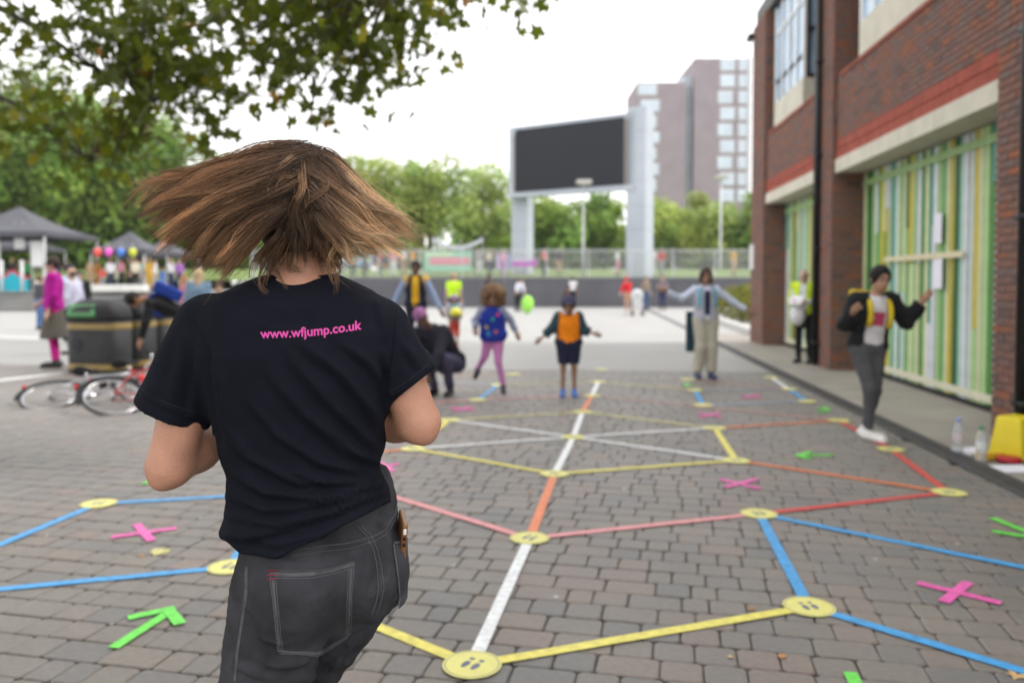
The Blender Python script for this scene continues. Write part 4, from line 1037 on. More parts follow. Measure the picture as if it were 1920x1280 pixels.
# dancing woman by the slats, one leg forward, fists raised
F = figure('smiling person in black jacket and grey jeans dancing with both fists raised', gp(1630, 826), 1.60, R(6), dict(pel=(.0, .06, .93), nb=(.03, -.02, 1.40), hd=(.05, -.06, 1.56), shL=(-.15, 0, 1.36), shR=(.19, -.01, 1.36), elL=(-.25, .03, 1.13), wrL=(-.285, -.18, 1.25), elR=(.36, .0, 1.15), wrR=(.45, -.10, 1.34),
    hpL=(-.09, .05, .90), hpR=(.08, .05, .90), knL=(-.04, -.06, .52), anL=(.00, .02, .09), toL=(.06, -.14, .035), knR=(.05, .0, .49), anR=(.05, .16, .09), toR=(.14, .03, .035)),
    (.40, .23, .15), ('tied', (.010, .009, .009)), dict(c=(.62, .60, .64), sleeve=.2, hem=.1), dict(c=BK, open=.085, hem=.12), dict(c=(.085, .085, .095), name='jeans', loose=.006), (.72, .70, .68), w=1.12, hs=1.06)
chest_patch(F, 'shirt_print', (.45, .06, .12), -.06, .06, .45, .72, .004)
backpack(F, (.50, .36, .02), 'yellow backpack on the dancing person by the green slats', (.62, .46, .03))
# elder steward in hi-vis against the far slats
F = figure('older steward in a lime hi-vis jacket reading papers beside the brick pier', gp(1507, 680), 1.68, R(-35), dict(hd=(0, -.07, 1.56), wrL=(-.12, -.28, 1.12), elL=(-.24, .0, 1.12), wrR=(.08, -.28, 1.10), elR=(.24, 0, 1.12)), SK_L, ('balding', (.5, .48, .46)), dict(c=(.6, .62, .68), sleeve=.9, neck=.02), dict(c=(.55, .72, .04), name='hi_vis_jacket', sleeve=.55, open=.05, hem=.16), dict(c=BK), (.02, .02, .02), w=1.12)
o = F['root']; g_ = np.array(o.location)
m = MB(); m.box((0, 0, 0), (.21, .29, .006)); pp = m.build('paper_sheet', MATS['paper']); pp.location = Vector(o.location) + Vector((-.22, -.24, 1.13)); pp.rotation_euler = (R(30), 0, R(-35)); tag(pp, 'white paper held by the steward in the hi-vis jacket', 'paper')
v, f = sdf_mesh(lambda P: ell(P, (0, 0, 0), (.13, .10, .18)) + .012 * np.sin(P[:, 0] * 60) * np.sin(P[:, 2] * 45), (-.2, -.2, -.25), (.2, .2, .25), .018)
bg = link('carrier_bag', mesh('carrier_bag', v, f, mat('plastic_white', (.72, .72, .74), .4, .06), True)); bg.location = Vector(o.location) + Vector((-.2, -.22, .86)); tag(bg, 'white plastic carrier bag hanging from the steward\'s arm', 'bag')
# woman with outstretched arms
F = figure('person in grey waistcoat and cream trousers with both arms stretched wide', gp(1322, 709), 1.64, R(0), dict(shL=(-.17, .0, 1.37), shR=(.17, 0, 1.37), elL=(-.38, -.02, 1.24), wrL=(-.62, -.08, 1.34), elR=(.38, 0, 1.22), wrR=(.62, -.06, 1.06), knL=(-.08, -.04, .49), anL=(-.11, .05, .09), toL=(-.12, -.11, .035)),
    (.27, .15, .10), ('long', (.05, .03, .025)), dict(c=(.55, .60, .74), sleeve=.97, hem=.10), dict(c=(.40, .40, .46), name='waistcoat', sleeve=0, open=.045, hem=.08), dict(c=(.46, .43, .36), loose=.028, flare=.02), (.04, .05, .14), w=1.15, hs=1.05)
chest_patch(F, 'top_front', (.03, .03, .08), -.045, .045, .08, .86, .006)
chest_patch(F, 'lanyard', (.08, .42, .60), -.135, -.10, .35, .95, .03); chest_patch(F, 'lanyard', (.08, .42, .60), .10, .135, .35, .95, .03)
v, f = sdf_mesh(lambda P: np.maximum(np.abs(P[:, 0]) - .06, np.maximum(np.abs(P[:, 1]) - .03, np.abs(P[:, 2]) - .29)) - .012, (-.12, -.1, -.36), (.12, .1, .36), .02)
tb = link('tote_bag', mesh('tote_bag', v, f, cloth((.02, .05, .07)), True)); tb.location = Vector(F['root'].location) + Vector((-.21, .05, .70)); tag(tb, 'dark tote bag at the hip of the person with arms stretched wide', 'bag')
# boy in orange
F = figure('boy in orange shirt and dark shorts standing with arms out', gp(1066, 743), 1.24, R(0), dict(hd=(0, -.02, 1.565), elL=(-.30, -.02, 1.17), wrL=(-.47, -.06, 1.02), elR=(.27, .0, 1.15), wrR=(.42, -.06, 1.10), nb=(0, .01, 1.40)),
    SK_D, ('short', (.02, .015, .012)), dict(c=(.78, .22, .01), sleeve=.2, hem=.14), dict(c=(.03, .06, .075), open=.165, hem=.06, sleeve=.85), dict(c=(.02, .022, .05), name='shorts', len=.42, loose=.02), (.05, .17, .55), ('cap', (.06, .055, .10)), hs=1.42, w=1.4)
# girl in pink leggings running
F = figure('curly haired girl in blue apron and pink leggings mid stride', gp(925, 736), 1.38, R(0), dict(pel=(0, 0, .93), nb=(-.02, -.05, 1.39), hd=(.0, -.10, 1.545), shL=(-.17, -.03, 1.33), shR=(.13, -.05, 1.34), elL=(-.30, .08, 1.16), wrL=(-.28, -.12, 1.03), elR=(.27, .02, 1.18), wrR=(.36, .0, .98),
    hpL=(-.07, 0, .90), hpR=(.07, 0, .90), knL=(-.14, .06, .58), anL=(-.27, .38, .34), toL=(-.31, .42, .20), knR=(.08, -.05, .52), anR=(.16, .02, .10), toR=(.17, -.13, .035)),
    SK_D, ('curly', (.17, .10, .055)), dict(c=(.25, .27, .38), sleeve=.97, hem=.05), dict(c=(.02, .04, .30), name='apron_top', sleeve=0, hem=.10), dict(c=(.55, .22, .48), name='leggings', loose=.004), (.02, .02, .025), hs=1.34, w=1.3)
for (u, v0, c) in ((-.09, .28, (.6, .45, .05)), (.06, .12, (.6, .15, .05)), (-.06, .06, (.05, .3, .5)), (.02, .55, (.05, .4, .35)), (.10, .70, (.6, .05, .1))):
    chest_patch(F, 'apron_motif', c, u - .025, u + .025, v0, v0 + .11, .022, 5)
# crouching person in a purple hat
F = figure('person in purple knitted hat crouching to the ground behind the woman', gp(815, 741), 1.66, R(-12), dict(pel=(.16, .18, .42), nb=(-.02, -.10, .88), hd=(-.10, -.22, 1.02), shL=(-.18, -.12, .82), shR=(.14, -.06, .84), elL=(-.20, -.26, .55), wrL=(-.12, -.38, .30), elR=(.14, -.26, .56), wrR=(.05, -.40, .30),
    hpL=(.08, .16, .40), hpR=(.25, .18, .40), knL=(-.06, -.18, .48), knR=(.20, -.18, .50), anL=(-.02, .05, .09), anR=(.20, .04, .09), toL=(-.06, -.13, .035), toR=(.20, -.14, .035)),
    SK_B, None, dict(c=BK, sleeve=.9, hem=.12), dict(c=(.02, .022, .03), hem=.16), dict(c=(.06, .055, .10), loose=.02), BK, ('beanie', (.26, .11, .24)), w=1.25)
# man in open gilet, yellow jumper, arms down and out
F = figure('tall man in dark gilet over yellow top and denim sleeves', gp(780, 668), 1.84, R(3), dict(elL=(-.30, .0, 1.12), wrL=(-.42, -.04, .86), elR=(.30, 0, 1.12), wrR=(.44, -.05, .84)), SK_B, ('short', (.01, .009, .009)), dict(c=(.60, .34, .02), sleeve=.1, hem=.1), dict(c=(.012, .014, .03), name='gilet', sleeve=0, hem=.42, open=.055), dict(c=(.015, .017, .03)), (.03, .03, .03), w=1.2, hs=1.05)
F['part']('denim_sleeves', lambda P: np.minimum(F['arm'](P, 'L', .02, .97), F['arm'](P, 'R', .02, .97)), cloth((.22, .28, .42)))
# lime t-shirt person
figure('person in a lime yellow t-shirt standing by the far wall', gp(851, 617), 1.72, R(170), dict(hd=(0, -.03, 1.57)), SK_L, ('balding', (.28, .16, .1)), dict(c=(.50, .78, .03), sleeve=.3, hem=.14), None, dict(c=(.08, .08, .1)), face=False, w=1.3)
# child with a scooter
F = figure('child in a patterned cap and blue vest behind the running girl', gp(852, 655), 1.14, R(10), dict(wrL=(-.14, -.25, .95), elL=(-.24, -.02, 1.12), wrR=(.14, -.25, .95), elR=(.24, -.02, 1.12)), SK_D, ('short', (.02, .015, .012)), dict(c=(.10, .40, .58), sleeve=.25, hem=.1), dict(c=(.35, .37, .45), open=.07, sleeve=.3, name='grey_waistcoat'), dict(c=(.45, .06, .03), name='shorts', len=.6), (.3, .06, .1), ('cap', (.30, .18, .35)), hs=1.25)
sc_ = empty('scooter', 'small red scooter ridden by the child in the blue vest', 'scooter', (F['root'].location[0], F['root'].location[1] - .15, 0))
x0, y0 = F['root'].location[0], F['root'].location[1] - .18
q = MB(); q.tube([(x0, y0, .12), (x0, y0 + .03, .70)], .018, 8); q.build('steering_column', mat('scooter_red', (.5, .03, .03), .35), sc_)
q = MB(); q.tube([(x0 - .19, y0 + .03, .70), (x0 + .19, y0 + .03, .70)], .016, 8); q.build('handlebar', M_dark, sc_)
q = MB(); q.box((x0, y0 + .28, .09), (.11, .46, .03)); q.build('deck', MATS['scooter_red'], sc_)
for y in (y0 - .02, y0 + .55):
    q = MB(); q.tube([(x0 - .02, y, .07), (x0 + .02, y, .07)], .068, 14); q.build('wheel', M_dark, sc_)
v, f = sdf_mesh(lambda P: np.maximum(ell(P, (0, 0, 0), (.13, .15, .12)), -P[:, 2] - .06), (-.2, -.2, -.2), (.2, .2, .2), .016)
hm = link('cycle_helmet', mesh('cycle_helmet', v, f, mat('helmet_yellow', (.62, .58, .05), .3, .05), True)); hm.location = (x0 + .05, y0 - .06, .79); tag(hm, 'yellow helmet hanging on the small red scooter', 'helmet')
# people at the far wall
fw_ = dict(face=False, fingers=False, res=.024, group='people by the far wall')
figure('person in a black hooded coat walking by the far wall', gp(917, 588), 1.75, R(60), None, SK_D, ('short', BK), dict(c=BK), dict(c=(.02, .022, .03), hem=.2), dict(c=BK), BK, **fw_)
figure('person in white shirt and black trousers bending beside a lime bag', gp(970, 583), 1.7, R(40), dict(nb=(.06, -.14, 1.37), hd=(.10, -.22, 1.50), shL=(-.1, -.13, 1.33), shR=(.2, -.13, 1.33), elL=(-.25, -.2, 1.1), wrL=(-.3, -.25, .95), elR=(.2, -.25, 1.08), wrR=(.18, -.35, .85)), SK_L, ('short', (.1, .06, .04)), dict(c=(.66, .68, .76), sleeve=.8, hem=.1), None, dict(c=BK), BK, **fw_)
v, f = sdf_mesh(lambda P: ell(P, (0, 0, 0), (.28, .22, .40)) + .02 * np.sin(P[:, 0] * 30) * np.sin(P[:, 2] * 25), (-.4, -.4, -.5), (.4, .4, .5), .035)
p = ground(989, 588); bg = link('hi_vis_bag', mesh('hi_vis_bag', v, f, cloth((.35, .72, .12)), True)); bg.location = (p[0], p[1], .42); tag(bg, 'bright lime green bag on the ground by the far wall', 'bag')
figure('person in white top over dark trousers by the far wall behind the boy', gp(1074, 577), 1.72, R(150), None, SK_D, ('short', BK), dict(c=(.7, .7, .72), sleeve=.3, hem=.05), None, dict(c=BK), BK, **fw_)
figure('person in brown and black crouching by the far wall behind the boy', gp(1059, 584), 1.5, R(80), dict(nb=(0, -.12, 1.2), hd=(0, -.2, 1.33), pel=(0, .05, .78), shL=(-.16, -.1, 1.15), shR=(.16, -.1, 1.15), hpL=(-.08, .05, .75), hpR=(.08, .05, .75), knL=(-.1, -.15, .46), knR=(.1, -.15, .46), elL=(-.2, -.15, .9), elR=(.2, -.15, .9), wrL=(-.15, -.3, .75), wrR=(.15, -.3, .75)), SK_D, ('short', BK), dict(c=(.09, .05, .035), sleeve=.9), None, dict(c=BK), BK, **fw_)
figure('person in a long red top bending over a pushchair', gp(1177, 590), 1.72, R(-40), dict(nb=(.03, -.12, 1.38), hd=(.05, -.2, 1.5), shL=(-.14, -.1, 1.33), shR=(.19, -.1, 1.33), elL=(-.16, -.25, 1.1), elR=(.25, -.25, 1.1), wrL=(-.1, -.42, .95), wrR=(.2, -.42, .95)), SK_L, ('short', (.3, .02, .02)), dict(c=(.62, .03, .04), sleeve=.95, hem=.3), None, dict(c=(.5, .3, .2), name='shorts', len=.35), (.5, .5, .5), ('cap', (.55, .03, .04)), w=1.1, **fw_)
figure('person in a checked brown shirt and blue jeans by the far wall', gp(1211, 582), 1.72, R(20), None, SK_L, ('short', (.12, .08, .05)), dict(c=(.25, .2, .15), sleeve=.9, hem=.1), None, dict(c=(.07, .11, .22), name='jeans'), BK, **fw_)
figure('person in a grey top and navy jeans clapping by the far wall', gp(1242, 581), 1.74, R(-10), dict(elL=(-.24, -.05, 1.12), wrL=(-.08, -.25, 1.15), elR=(.24, -.05, 1.12), wrR=(.06, -.25, 1.15)), SK_L, ('short', (.2, .08, .07)), dict(c=(.16, .14, .16), sleeve=.6, hem=.1), None, dict(c=(.03, .04, .10), name='jeans'), (.12, .02, .02), **fw_)
pc_ = empty('pushchair', 'white and black pushchair in front of the person in red', 'pushchair', (*gp(1195, 592), 0)); X, Y = gp(1195, 592)
q = MB(); q.box((X, Y, .5), (.4, .45, .28)); q.build('seat', cloth((.6, .6, .62)), pc_)
v, f = sdf_mesh(lambda P: np.maximum(ell(P, (X, Y + .1, .85), (.26, .3, .28)), -plane(P, (X, Y - .05, .8), (0, 1, .35))), (X - .4, Y - .4, .4), (X + .4, Y + .5, 1.2), .035); link('hood', mesh('hood', v, f, cloth((.6, .61, .63)), True), None, pc_)
for s in (-1, 1):
    q = MB(); q.tube([(X + s * .22, Y - .3, .1), (X + s * .22, Y, .5), (X + s * .22, Y + .35, 1.0)], .018, 6); q.build('frame', M_dark, pc_)
    for y in (-.3, .28):
        q = MB(); q.tube([(X + s * .22 - .02, Y + y, .11), (X + s * .22 + .02, Y + y, .11)], .11, 12); q.build('wheel', M_dark, pc_)
# ---- left side
figure('person in magenta shawl and patterned skirt walking past the bins', gp(103, 688), 1.86, R(-70), dict(elL=(-.2, -.05, 1.14), wrL=(-.12, -.2, 1.0)), SK_L, ('short', (.04, .025, .02)), dict(c=(.34, .01, .22), sleeve=.9), dict(c=(.36, .008, .23), name='shawl', sleeve=.75, hem=.16, open=0), dict(c=(.55, .02, .25), name='tights', loose=.003), BK, skirt=dict(len=.58, c=(.10, .09, .075)), face=True, w=1.1)
figure('man in pale lilac shirt walking beside the magenta shawl', gp(138, 664), 1.72, R(-100), None, SK_A, ('balding', (.15, .1, .08)), dict(c=(.48, .48, .60), sleeve=.9, hem=.14), None, dict(c=(.05, .05, .06)), BK, face=False, w=1.1)
figure('man in pale blue shirt and dark cap behind the lilac shirt', gp(132, 640), 1.86, R(160), None, SK_A, ('short', BK), dict(c=(.45, .58, .74), sleeve=.35, hem=.12), None, dict(c=(.05, .05, .06)), BK, ('cap', (.03, .03, .04)), face=False, w=1.15)
figure('person in a black coat with a shoulder bag at the foot of the steps', gp(153, 622), 1.72, R(20), None, SK_A, ('short', BK), dict(c=BK), dict(c=BK, hem=.2), dict(c=BK), BK, face=False)
figure('person in grey jumper and blue jeans by the left steps', gp(76, 618), 1.62, R(150), None, SK_A, ('short', (.12, .06, .04)), dict(c=(.07, .07, .08), sleeve=.95), None, dict(c=(.08, .16, .34), name='jeans'), BK, face=False)
F = figure('man in black bending over the bicycles with a blue rucksack', gp(312, 706), 1.82, R(-68), dict(pel=(0, .22, .90), nb=(0, -.22, 1.12), hd=(.02, -.40, 1.10), shL=(-.17, -.2, 1.06), shR=(.17, -.2, 1.06), elL=(-.2, -.25, .80), wrL=(-.12, -.32, .55), elR=(.2, -.25, .80), wrR=(.12, -.32, .55), hpL=(-.09, .22, .86), hpR=(.09, .22, .86), knL=(-.1, .1, .47), knR=(.1, .1, .47), anL=(-.1, .15, .085), anR=(.1, .15, .085), toL=(-.11, -.02, .035), toR=(.11, -.02, .035)), (.34, .17, .10), ('short', (.02, .015, .012)), dict(c=BK, sleeve=.95), None, dict(c=BK), BK)
backpack(F, (.02, .05, .28), 'blue rucksack on the man bending over the bicycles')
figure('person in a denim blue top seen past the woman\'s left shoulder', gp(374, 668), 1.70, R(-170), None, SK_L, ('long', (.45, .33, .2)), dict(c=(.16, .24, .33), sleeve=.95, hem=.16), None, dict(c=(.05, .05, .06)), BK, face=False, w=1.35)
figure('child with brown hair beside the denim blue top', gp(412, 674), 1.42, R(20), None, SK_A, ('short', (.05, .03, .02)), dict(c=(.3, .3, .35)), None, dict(c=BK), BK, hs=1.15, face=False)
figure('person with ginger hair and patterned top beyond the blue rucksack', gp(347, 640), 1.60, R(120), None, SK_A, ('long', (.35, .19, .10)), dict(c=(.4, .15, .2), sleeve=.9), None, dict(c=(.06, .06, .08)), BK, face=False)
# ---- crowd: a few built figures, copied with their parts, every copy with clothes of its own
proto = []
for k, (ps_, hr_, sk) in enumerate(((None, ('short', BK), SK_L), (dict(elL=(-.24, -.05, 1.12), wrL=(-.08, -.25, 1.15), elR=(.24, -.05, 1.12), wrR=(.06, -.25, 1.1)), ('long', (.2, .12, .06)), SK_L), (dict(elR=(.3, -.1, 1.2), wrR=(.32, -.2, 1.42)), ('short', (.3, .2, .1)), SK_D))):
    proto.append(figure('x', (0, -40), 1.7, 0, ps_, sk, hr_, dict(c=(.5, .5, .5), sleeve=.6, hem=.12), None, dict(c=(.1, .1, .1)), BK, face=False, fingers=False, res=.03)['root'])
CC = dict(white=(.68, .68, .70), black=BK, red=(.55, .04, .05), blue=(.06, .16, .5), navy=(.03, .04, .1), orange=(.6, .25, .04), pink=(.62, .25, .36), green=(.08, .3, .12), grey=(.3, .3, .32), yellow=(.6, .5, .06), purple=(.3, .12, .4), teal=(.05, .3, .32), cream=(.6, .54, .42), mustard=(.5, .3, .04), tan=(.45, .3, .18))
def crowd(lst, d, zb, group):
    for (px, dd, t, b, rz, lab) in lst:
        k = len(CROWD) % 3; src = proto[k]; o = src.copy(); col.objects.link(o); o['label'] = lab; o['group'] = group
        x = (px - 960) / FPX * (d + dd); sc0 = 1.0 if 'child' not in lab else .72
        o.location = (x, d + dd, zb(d + dd) if callable(zb) else zb); o.rotation_euler[2] = R(rz); o.scale = (sc0,) * 3
        for ch in src.children:
            c = ch.copy(); col.objects.link(c); c.parent = o
            nm = ch.name.split('.')[0]
            cc = CC[t] if nm == 'shirt' else CC[b] if nm == 'trousers' else None
            if cc is not None: c.material_slots[0].link = 'OBJECT'; c.material_slots[0].material = cloth(cc)
        CROWD.append(o)
CROWD = []
crowd([(208, 0, 'white', 'navy', 20, 'person in white top at the front of the balloon gazebo'), (228, .5, 'pink', 'black', -30, 'person in pink under the blue balloon'), (246, .2, 'black', 'black', 60, 'person in black under the yellow green balloon'), (255, -1, 'cream', 'black', 10, 'person in cream top right of the balloons'),
       (268, .6, 'teal', 'grey', 40, 'person in teal at the right leg of the balloon gazebo'), (281, -1.2, 'mustard', 'mustard', 0, 'person in mustard standing right of the balloon gazebo'), (291, .8, 'white', 'grey', 90, 'person in white and grey right of the mustard figure'), (305, -1.0, 'blue', 'blue', 150, 'child in bright blue on the terrace edge'),
       (321, -.5, 'white', 'navy', -20, 'person in white top and navy trousers at the right end of the terrace'), (337, .4, 'purple', 'navy', 30, 'person in purple beside the tips of the hair'), (192, -.4, 'red', 'grey', 15, 'child in red beside the left leg of the balloon gazebo'), (171, .6, 'tan', 'tan', 0, 'person in tan left of the balloon gazebo'),
       (184, 2.5, 'orange', 'orange', 80, 'person in orange inside the balloon gazebo'), (240, 2.4, 'yellow', 'black', 80, 'person in yellow inside the balloon gazebo'), (24, -1.2, 'black', 'navy', 30, 'person in black behind the turquoise banner'), (52, 0, 'green', 'black', 60, 'person in dark green beside the tall white board'),
       (88, 1, 'tan', 'navy', 120, 'person in tan just behind the left gazebo leg'), (110, 1.4, 'navy', 'black', 100, 'person in navy on the terrace above the magenta shawl')], 43.4, .96, 'crowd on the terrace')
zf = lambda y: 1.55 + (y - WY - .41) * .0586
crowd([(640, 0, 'white', 'grey', 30, 'person in white beyond the fence nearest the hair'), (662, .4, 'teal', 'black', -20, 'person in teal before the violet banner'), (684, -.5, 'black', 'black', 60, 'person in black before the violet banner'), (712, 0, 'red', 'navy', 90, 'person in red before the black stall panel'),
       (738, -.6, 'pink', 'white', 10, 'person in pink left of the green and pink banner'), (757, .5, 'white', 'tan', 40, 'person in white left of the green and pink banner'), (775, 0, 'orange', 'grey', 70, 'person in orange left of the green and pink banner'), (898, .3, 'grey', 'white', 0, 'person in grey right of the green and pink banner'),
       (918, -.4, 'cream', 'navy', 30, 'person in cream between the two fence banners'), (944, -1, 'pink', 'purple', 20, 'person in pink in front of the lilac display'), (1020, 0, 'red', 'black', 60, 'person in red right of the magenta banner'), (1048, .5, 'black', 'tan', 10, 'person in black between the screen posts'),
       (1158, 0, 'white', 'pink', 60, 'person in white just left of the right screen post'), (1224, .2, 'white', 'white', 0, 'person all in white just right of the right screen post'), (1240, -.4, 'red', 'grey', 0, 'person in red right of the right screen post'), (1375, 1, 'mustard', 'tan', 20, 'person in mustard near the brick building corner')], 50.5, zf, 'crowd beyond the fence')
for o in proto:
    for c in list(o.children): bpy.data.objects.remove(c)
    bpy.data.objects.remove(o)
# ================================================================== the dancing woman in the foreground
hero = empty('person', 'woman seen from behind in dark t-shirt and grey jeans with swinging hair', 'person', (*at(600, 1000, 1.55)[:2], 0))
M_tee = mat('tee_jersey', (.0075, .0085, .0145), .9, .12, 30, .3, 900, spec=.12)
M_den = mat('denim_charcoal', (.043, .043, .050), .9, .5, 13, .4, 700, spec=.2)
M_hskin = mat('skin_hero', (.49, .245, .165), .5, .16, 22, .22, 260, spec=.4)
def A(px, py, d): return at(px, py, d).astype(np.float32)
S1 = FPX / 1.5      # px per metre near her spine
def interp(y, ys, vs): return np.interp(y, ys, vs)
DB = 1.50
# ---- t-shirt: trunk from its outline, sleeves as cones, folds on the cloth
ty = np.array([500, 515, 530, 545, 565, 590, 620, 660, 720, 780, 830, 880, 915, 950, 985, 1015, 1050, 1090], float)
tl = np.array([515, 505, 462, 428, 392, 372, 368, 374, 388, 402, 412, 424, 429, 426, 421, 424, 440, 450], float)
tr = np.array([618, 628, 662, 694, 720, 740, 750, 750, 738, 724, 716, 712, 718, 730, 742, 752, 756, 758], float)
tdp = np.array([.055, .058, .068, .08, .092, .10, .106, .11, .112, .11, .108, .108, .112, .12, .128, .132, .135, .135], float)
tcy = np.array([1.50, 1.50, 1.497, 1.494, 1.49, 1.487, 1.484, 1.482, 1.485, 1.49, 1.495, 1.50, 1.50, 1.497, 1.492, 1.49, 1.49, 1.49], float)
def trunk(P, o=0.0):
    px, py = proj(P); dy = P[:, 1]
    # outline is taken at the spine depth, so sections stay parallel
    k = FPX / DB; X = P[:, 0]; Z = P[:, 2]; yy = 528 - (Z - HCAM) * k; xx = 960 + X * k
    l, r_ = interp(yy, ty, tl), interp(yy, ty, tr); c = (l + r_) / 2; a = (r_ - l) / 2 / k + o; b = interp(yy, ty, tdp) + o; cy = interp(yy, ty, tcy)
    q = ((np.abs((xx - c) / k) / a) ** 2.5 + (np.abs(dy - cy) / b) ** 2.5) ** (1 / 2.5)
    d = (q - 1) * np.minimum(a, b)
    return np.maximum(d, (500 - yy) / k)
shl, hml, ell_ = A(388, 612, 1.49), A(322, 775, 1.49), A(317, 874, 1.47)
shr, hmr, elr = A(714, 616, 1.49), A(773, 722, 1.495), A(786, 792, 1.49)
def hemn(p, q, dz=0): p, q = A(*p), A(*q); d = q - p; n = np.cross(d, (0, 1, 0)); return n / np.linalg.norm(n)
def sleeve(P, sh, hm, hem_a, hem_b, r0, r1):
    d = rcone(P, sh, hm + (hm - sh) * .3, r0, r1 + (r1 - r0) * .25)
    n = hemn(hem_a, hem_b); n = n if n[2] < 0 else -n
    return np.maximum(d, plane(P, hm, n))
hem_x = np.array([380, 420, 450, 520, 600, 660, 735, 790]); hem_y = np.array([985, 1012, 1040, 1046, 1010, 978, 941, 915])
folds = [  # (pixel path, amplitude m, half width px)
    ([(560, 640), (640, 700), (700, 775), (722, 820)], .0065, 13), ([(545, 672), (610, 745), (680, 815), (720, 850)], .0062, 14), ([(505, 700), (570, 775), (650, 845), (722, 880)], .0065, 14),
    ([(460, 745), (520, 815), (600, 868), (722, 896)], .006, 12), ([(425, 800), (470, 860), (560, 905), (722, 908)], .007, 12), ([(424, 880), (500, 925), (600, 935), (735, 905)], .008, 11), ([(425, 930), (500, 958), (610, 945), (735, 920)], .0075, 9),
    ([(425, 968), (520, 985), (620, 960), (738, 918)], .006, 8), ([(420, 1002), (460, 1010), (560, 985), (700, 938)], .007, 9), ([(405, 640), (408, 700), (415, 780), (432, 850)], .006, 12), ([(745, 600), (742, 660), (735, 720), (722, 780)], .006, 10),
    ([(700, 560), (722, 610), (730, 660)], .004, 10), ([(640, 640), (690, 680), (728, 735)], .005, 11), ([(720, 655), (732, 700), (722, 748)], .005, 8), ([(345, 640), (330, 700), (318, 765)], .004, 14), ([(372, 650), (368, 710), (360, 780)], .0045, 11), ([(470, 560), (540, 575), (620, 560)], .002, 22),
    ([(620, 800), (670, 850), (715, 868)], .005, 9), ([(545, 880), (610, 905), (690, 900)], .0045, 8), ([(462, 1005), (520, 1022), (590, 1000)], .004, 9), ([(750, 640), (775, 670), (795, 712)], .004, 10)]
def fold_disp(px, py, flist):
    out = np.zeros(len(px))
    for path, amp, wd in flist:
        pts = np.array(path, float); f = []
        for i in range(len(pts) - 1):
            for t in np.linspace(0, 1, 10, endpoint=False): f.append(pts[i] * (1 - t) + pts[i + 1] * t)
        f.append(pts[-1]); f = np.array(f); n = len(f)
        m = (px > f[:, 0].min() - 60) & (px < f[:, 0].max() + 60) & (py > f[:, 1].min() - 60) & (py < f[:, 1].max() + 60)
        if not m.any(): continue
        D = np.hypot(px[m][:, None] - f[None, :, 0], py[m][:, None] - f[None, :, 1]); j = D.argmin(1); dm = D[np.arange(len(j)), j]
        # signed side, so a fold has a lit ridge and a trough below it
        k2 = np.clip(j, 1, n - 1); tg = f[k2] - f[k2 - 1]; sg = np.sign(tg[:, 0] * (py[m] - f[j, 1]) - tg[:, 1] * (px[m] - f[j, 0]))
        e = np.sin(np.pi * np.clip((j + .7) / (n + .4), 0, 1)) ** .7
        s_ = sg * dm / (wd * .85)
        out[m] += 1.5 * amp * e * (np.exp(-s_ ** 2) - .75 * np.exp(-(s_ - 1.35) ** 2))
    return out
def vnormals(v, f):
    n = np.zeros_like(v); a = np.cross(v[f[:, 2]] - v[f[:, 0]], v[f[:, 3]] - v[f[:, 1]])
    for k in range(4): np.add.at(n, f[:, k], a)
    return n / np.maximum(np.linalg.norm(n, axis=1)[:, None], 1e-9)
def ftee(P):
    d = trunk(P); yy = 528 - (P[:, 2] - HCAM) * FPX / DB; xx = 960 + P[:, 0] * FPX / DB
    hx, hy_ = proj(P); d = np.maximum(d, (hy_ - interp(hx, hem_x, hem_y)) * DB / FPX * .95)
    d = smin(d, sleeve(P, shl, hml, (258, 745, 1.49), (390, 803, 1.49), .058, .071), .022)
    d = smin(d, sleeve(P, shr, hmr, (728, 757, 1.49), (816, 689, 1.49), .049, .060), .022)
    d = np.maximum(d, -rcone(P, A(566, 400, 1.5), A(566, 442, 1.495), .058, .058))     # neck opening
    return d
v, f = sdf_mesh(ftee, (-.78, 1.30, .90), (-.10, 1.68, 1.52), .0048)
v = v.astype(float); nr = vnormals(v, f); px, py = proj(v); back = np.clip((-nr[:, 1] + .25) / .5, 0, 1)
side = 1 - back
dsp = fold_disp(px, py, folds) * back + .0022 * np.sin(px * .045 + py * .03) * np.sin(py * .05 - px * .02) * np.clip((py - 600) / 200, 0, 1)
# front folds seen only from the side
dsp += side * .004 * np.sin(v[:, 2] * 70 + v[:, 0] * 40)
for hm_p, ha, hb, msk in ((hml, (258, 745, 1.49), (390, 803, 1.49), px < 398), (hmr, (728, 757, 1.49), (816, 689, 1.49), (px > 726) & (py < 775))):
    hn_ = hemn(ha, hb); hn_ = hn_ if hn_[2] < 0 else -hn_; q_ = np.clip((-plane(v, hm_p, hn_) - .006) / .02, 0, 1); dsp = np.where(msk, dsp * q_, dsp)
v = v + nr * dsp[:, None]
tee_v, tee_f = v, f
tee = link('t_shirt', mesh('t_shirt', v, f, M_tee, True), None, hero)
bvh_t = BVHTree.FromPolygons([tuple(p) for p in v], [tuple(q) for q in f])
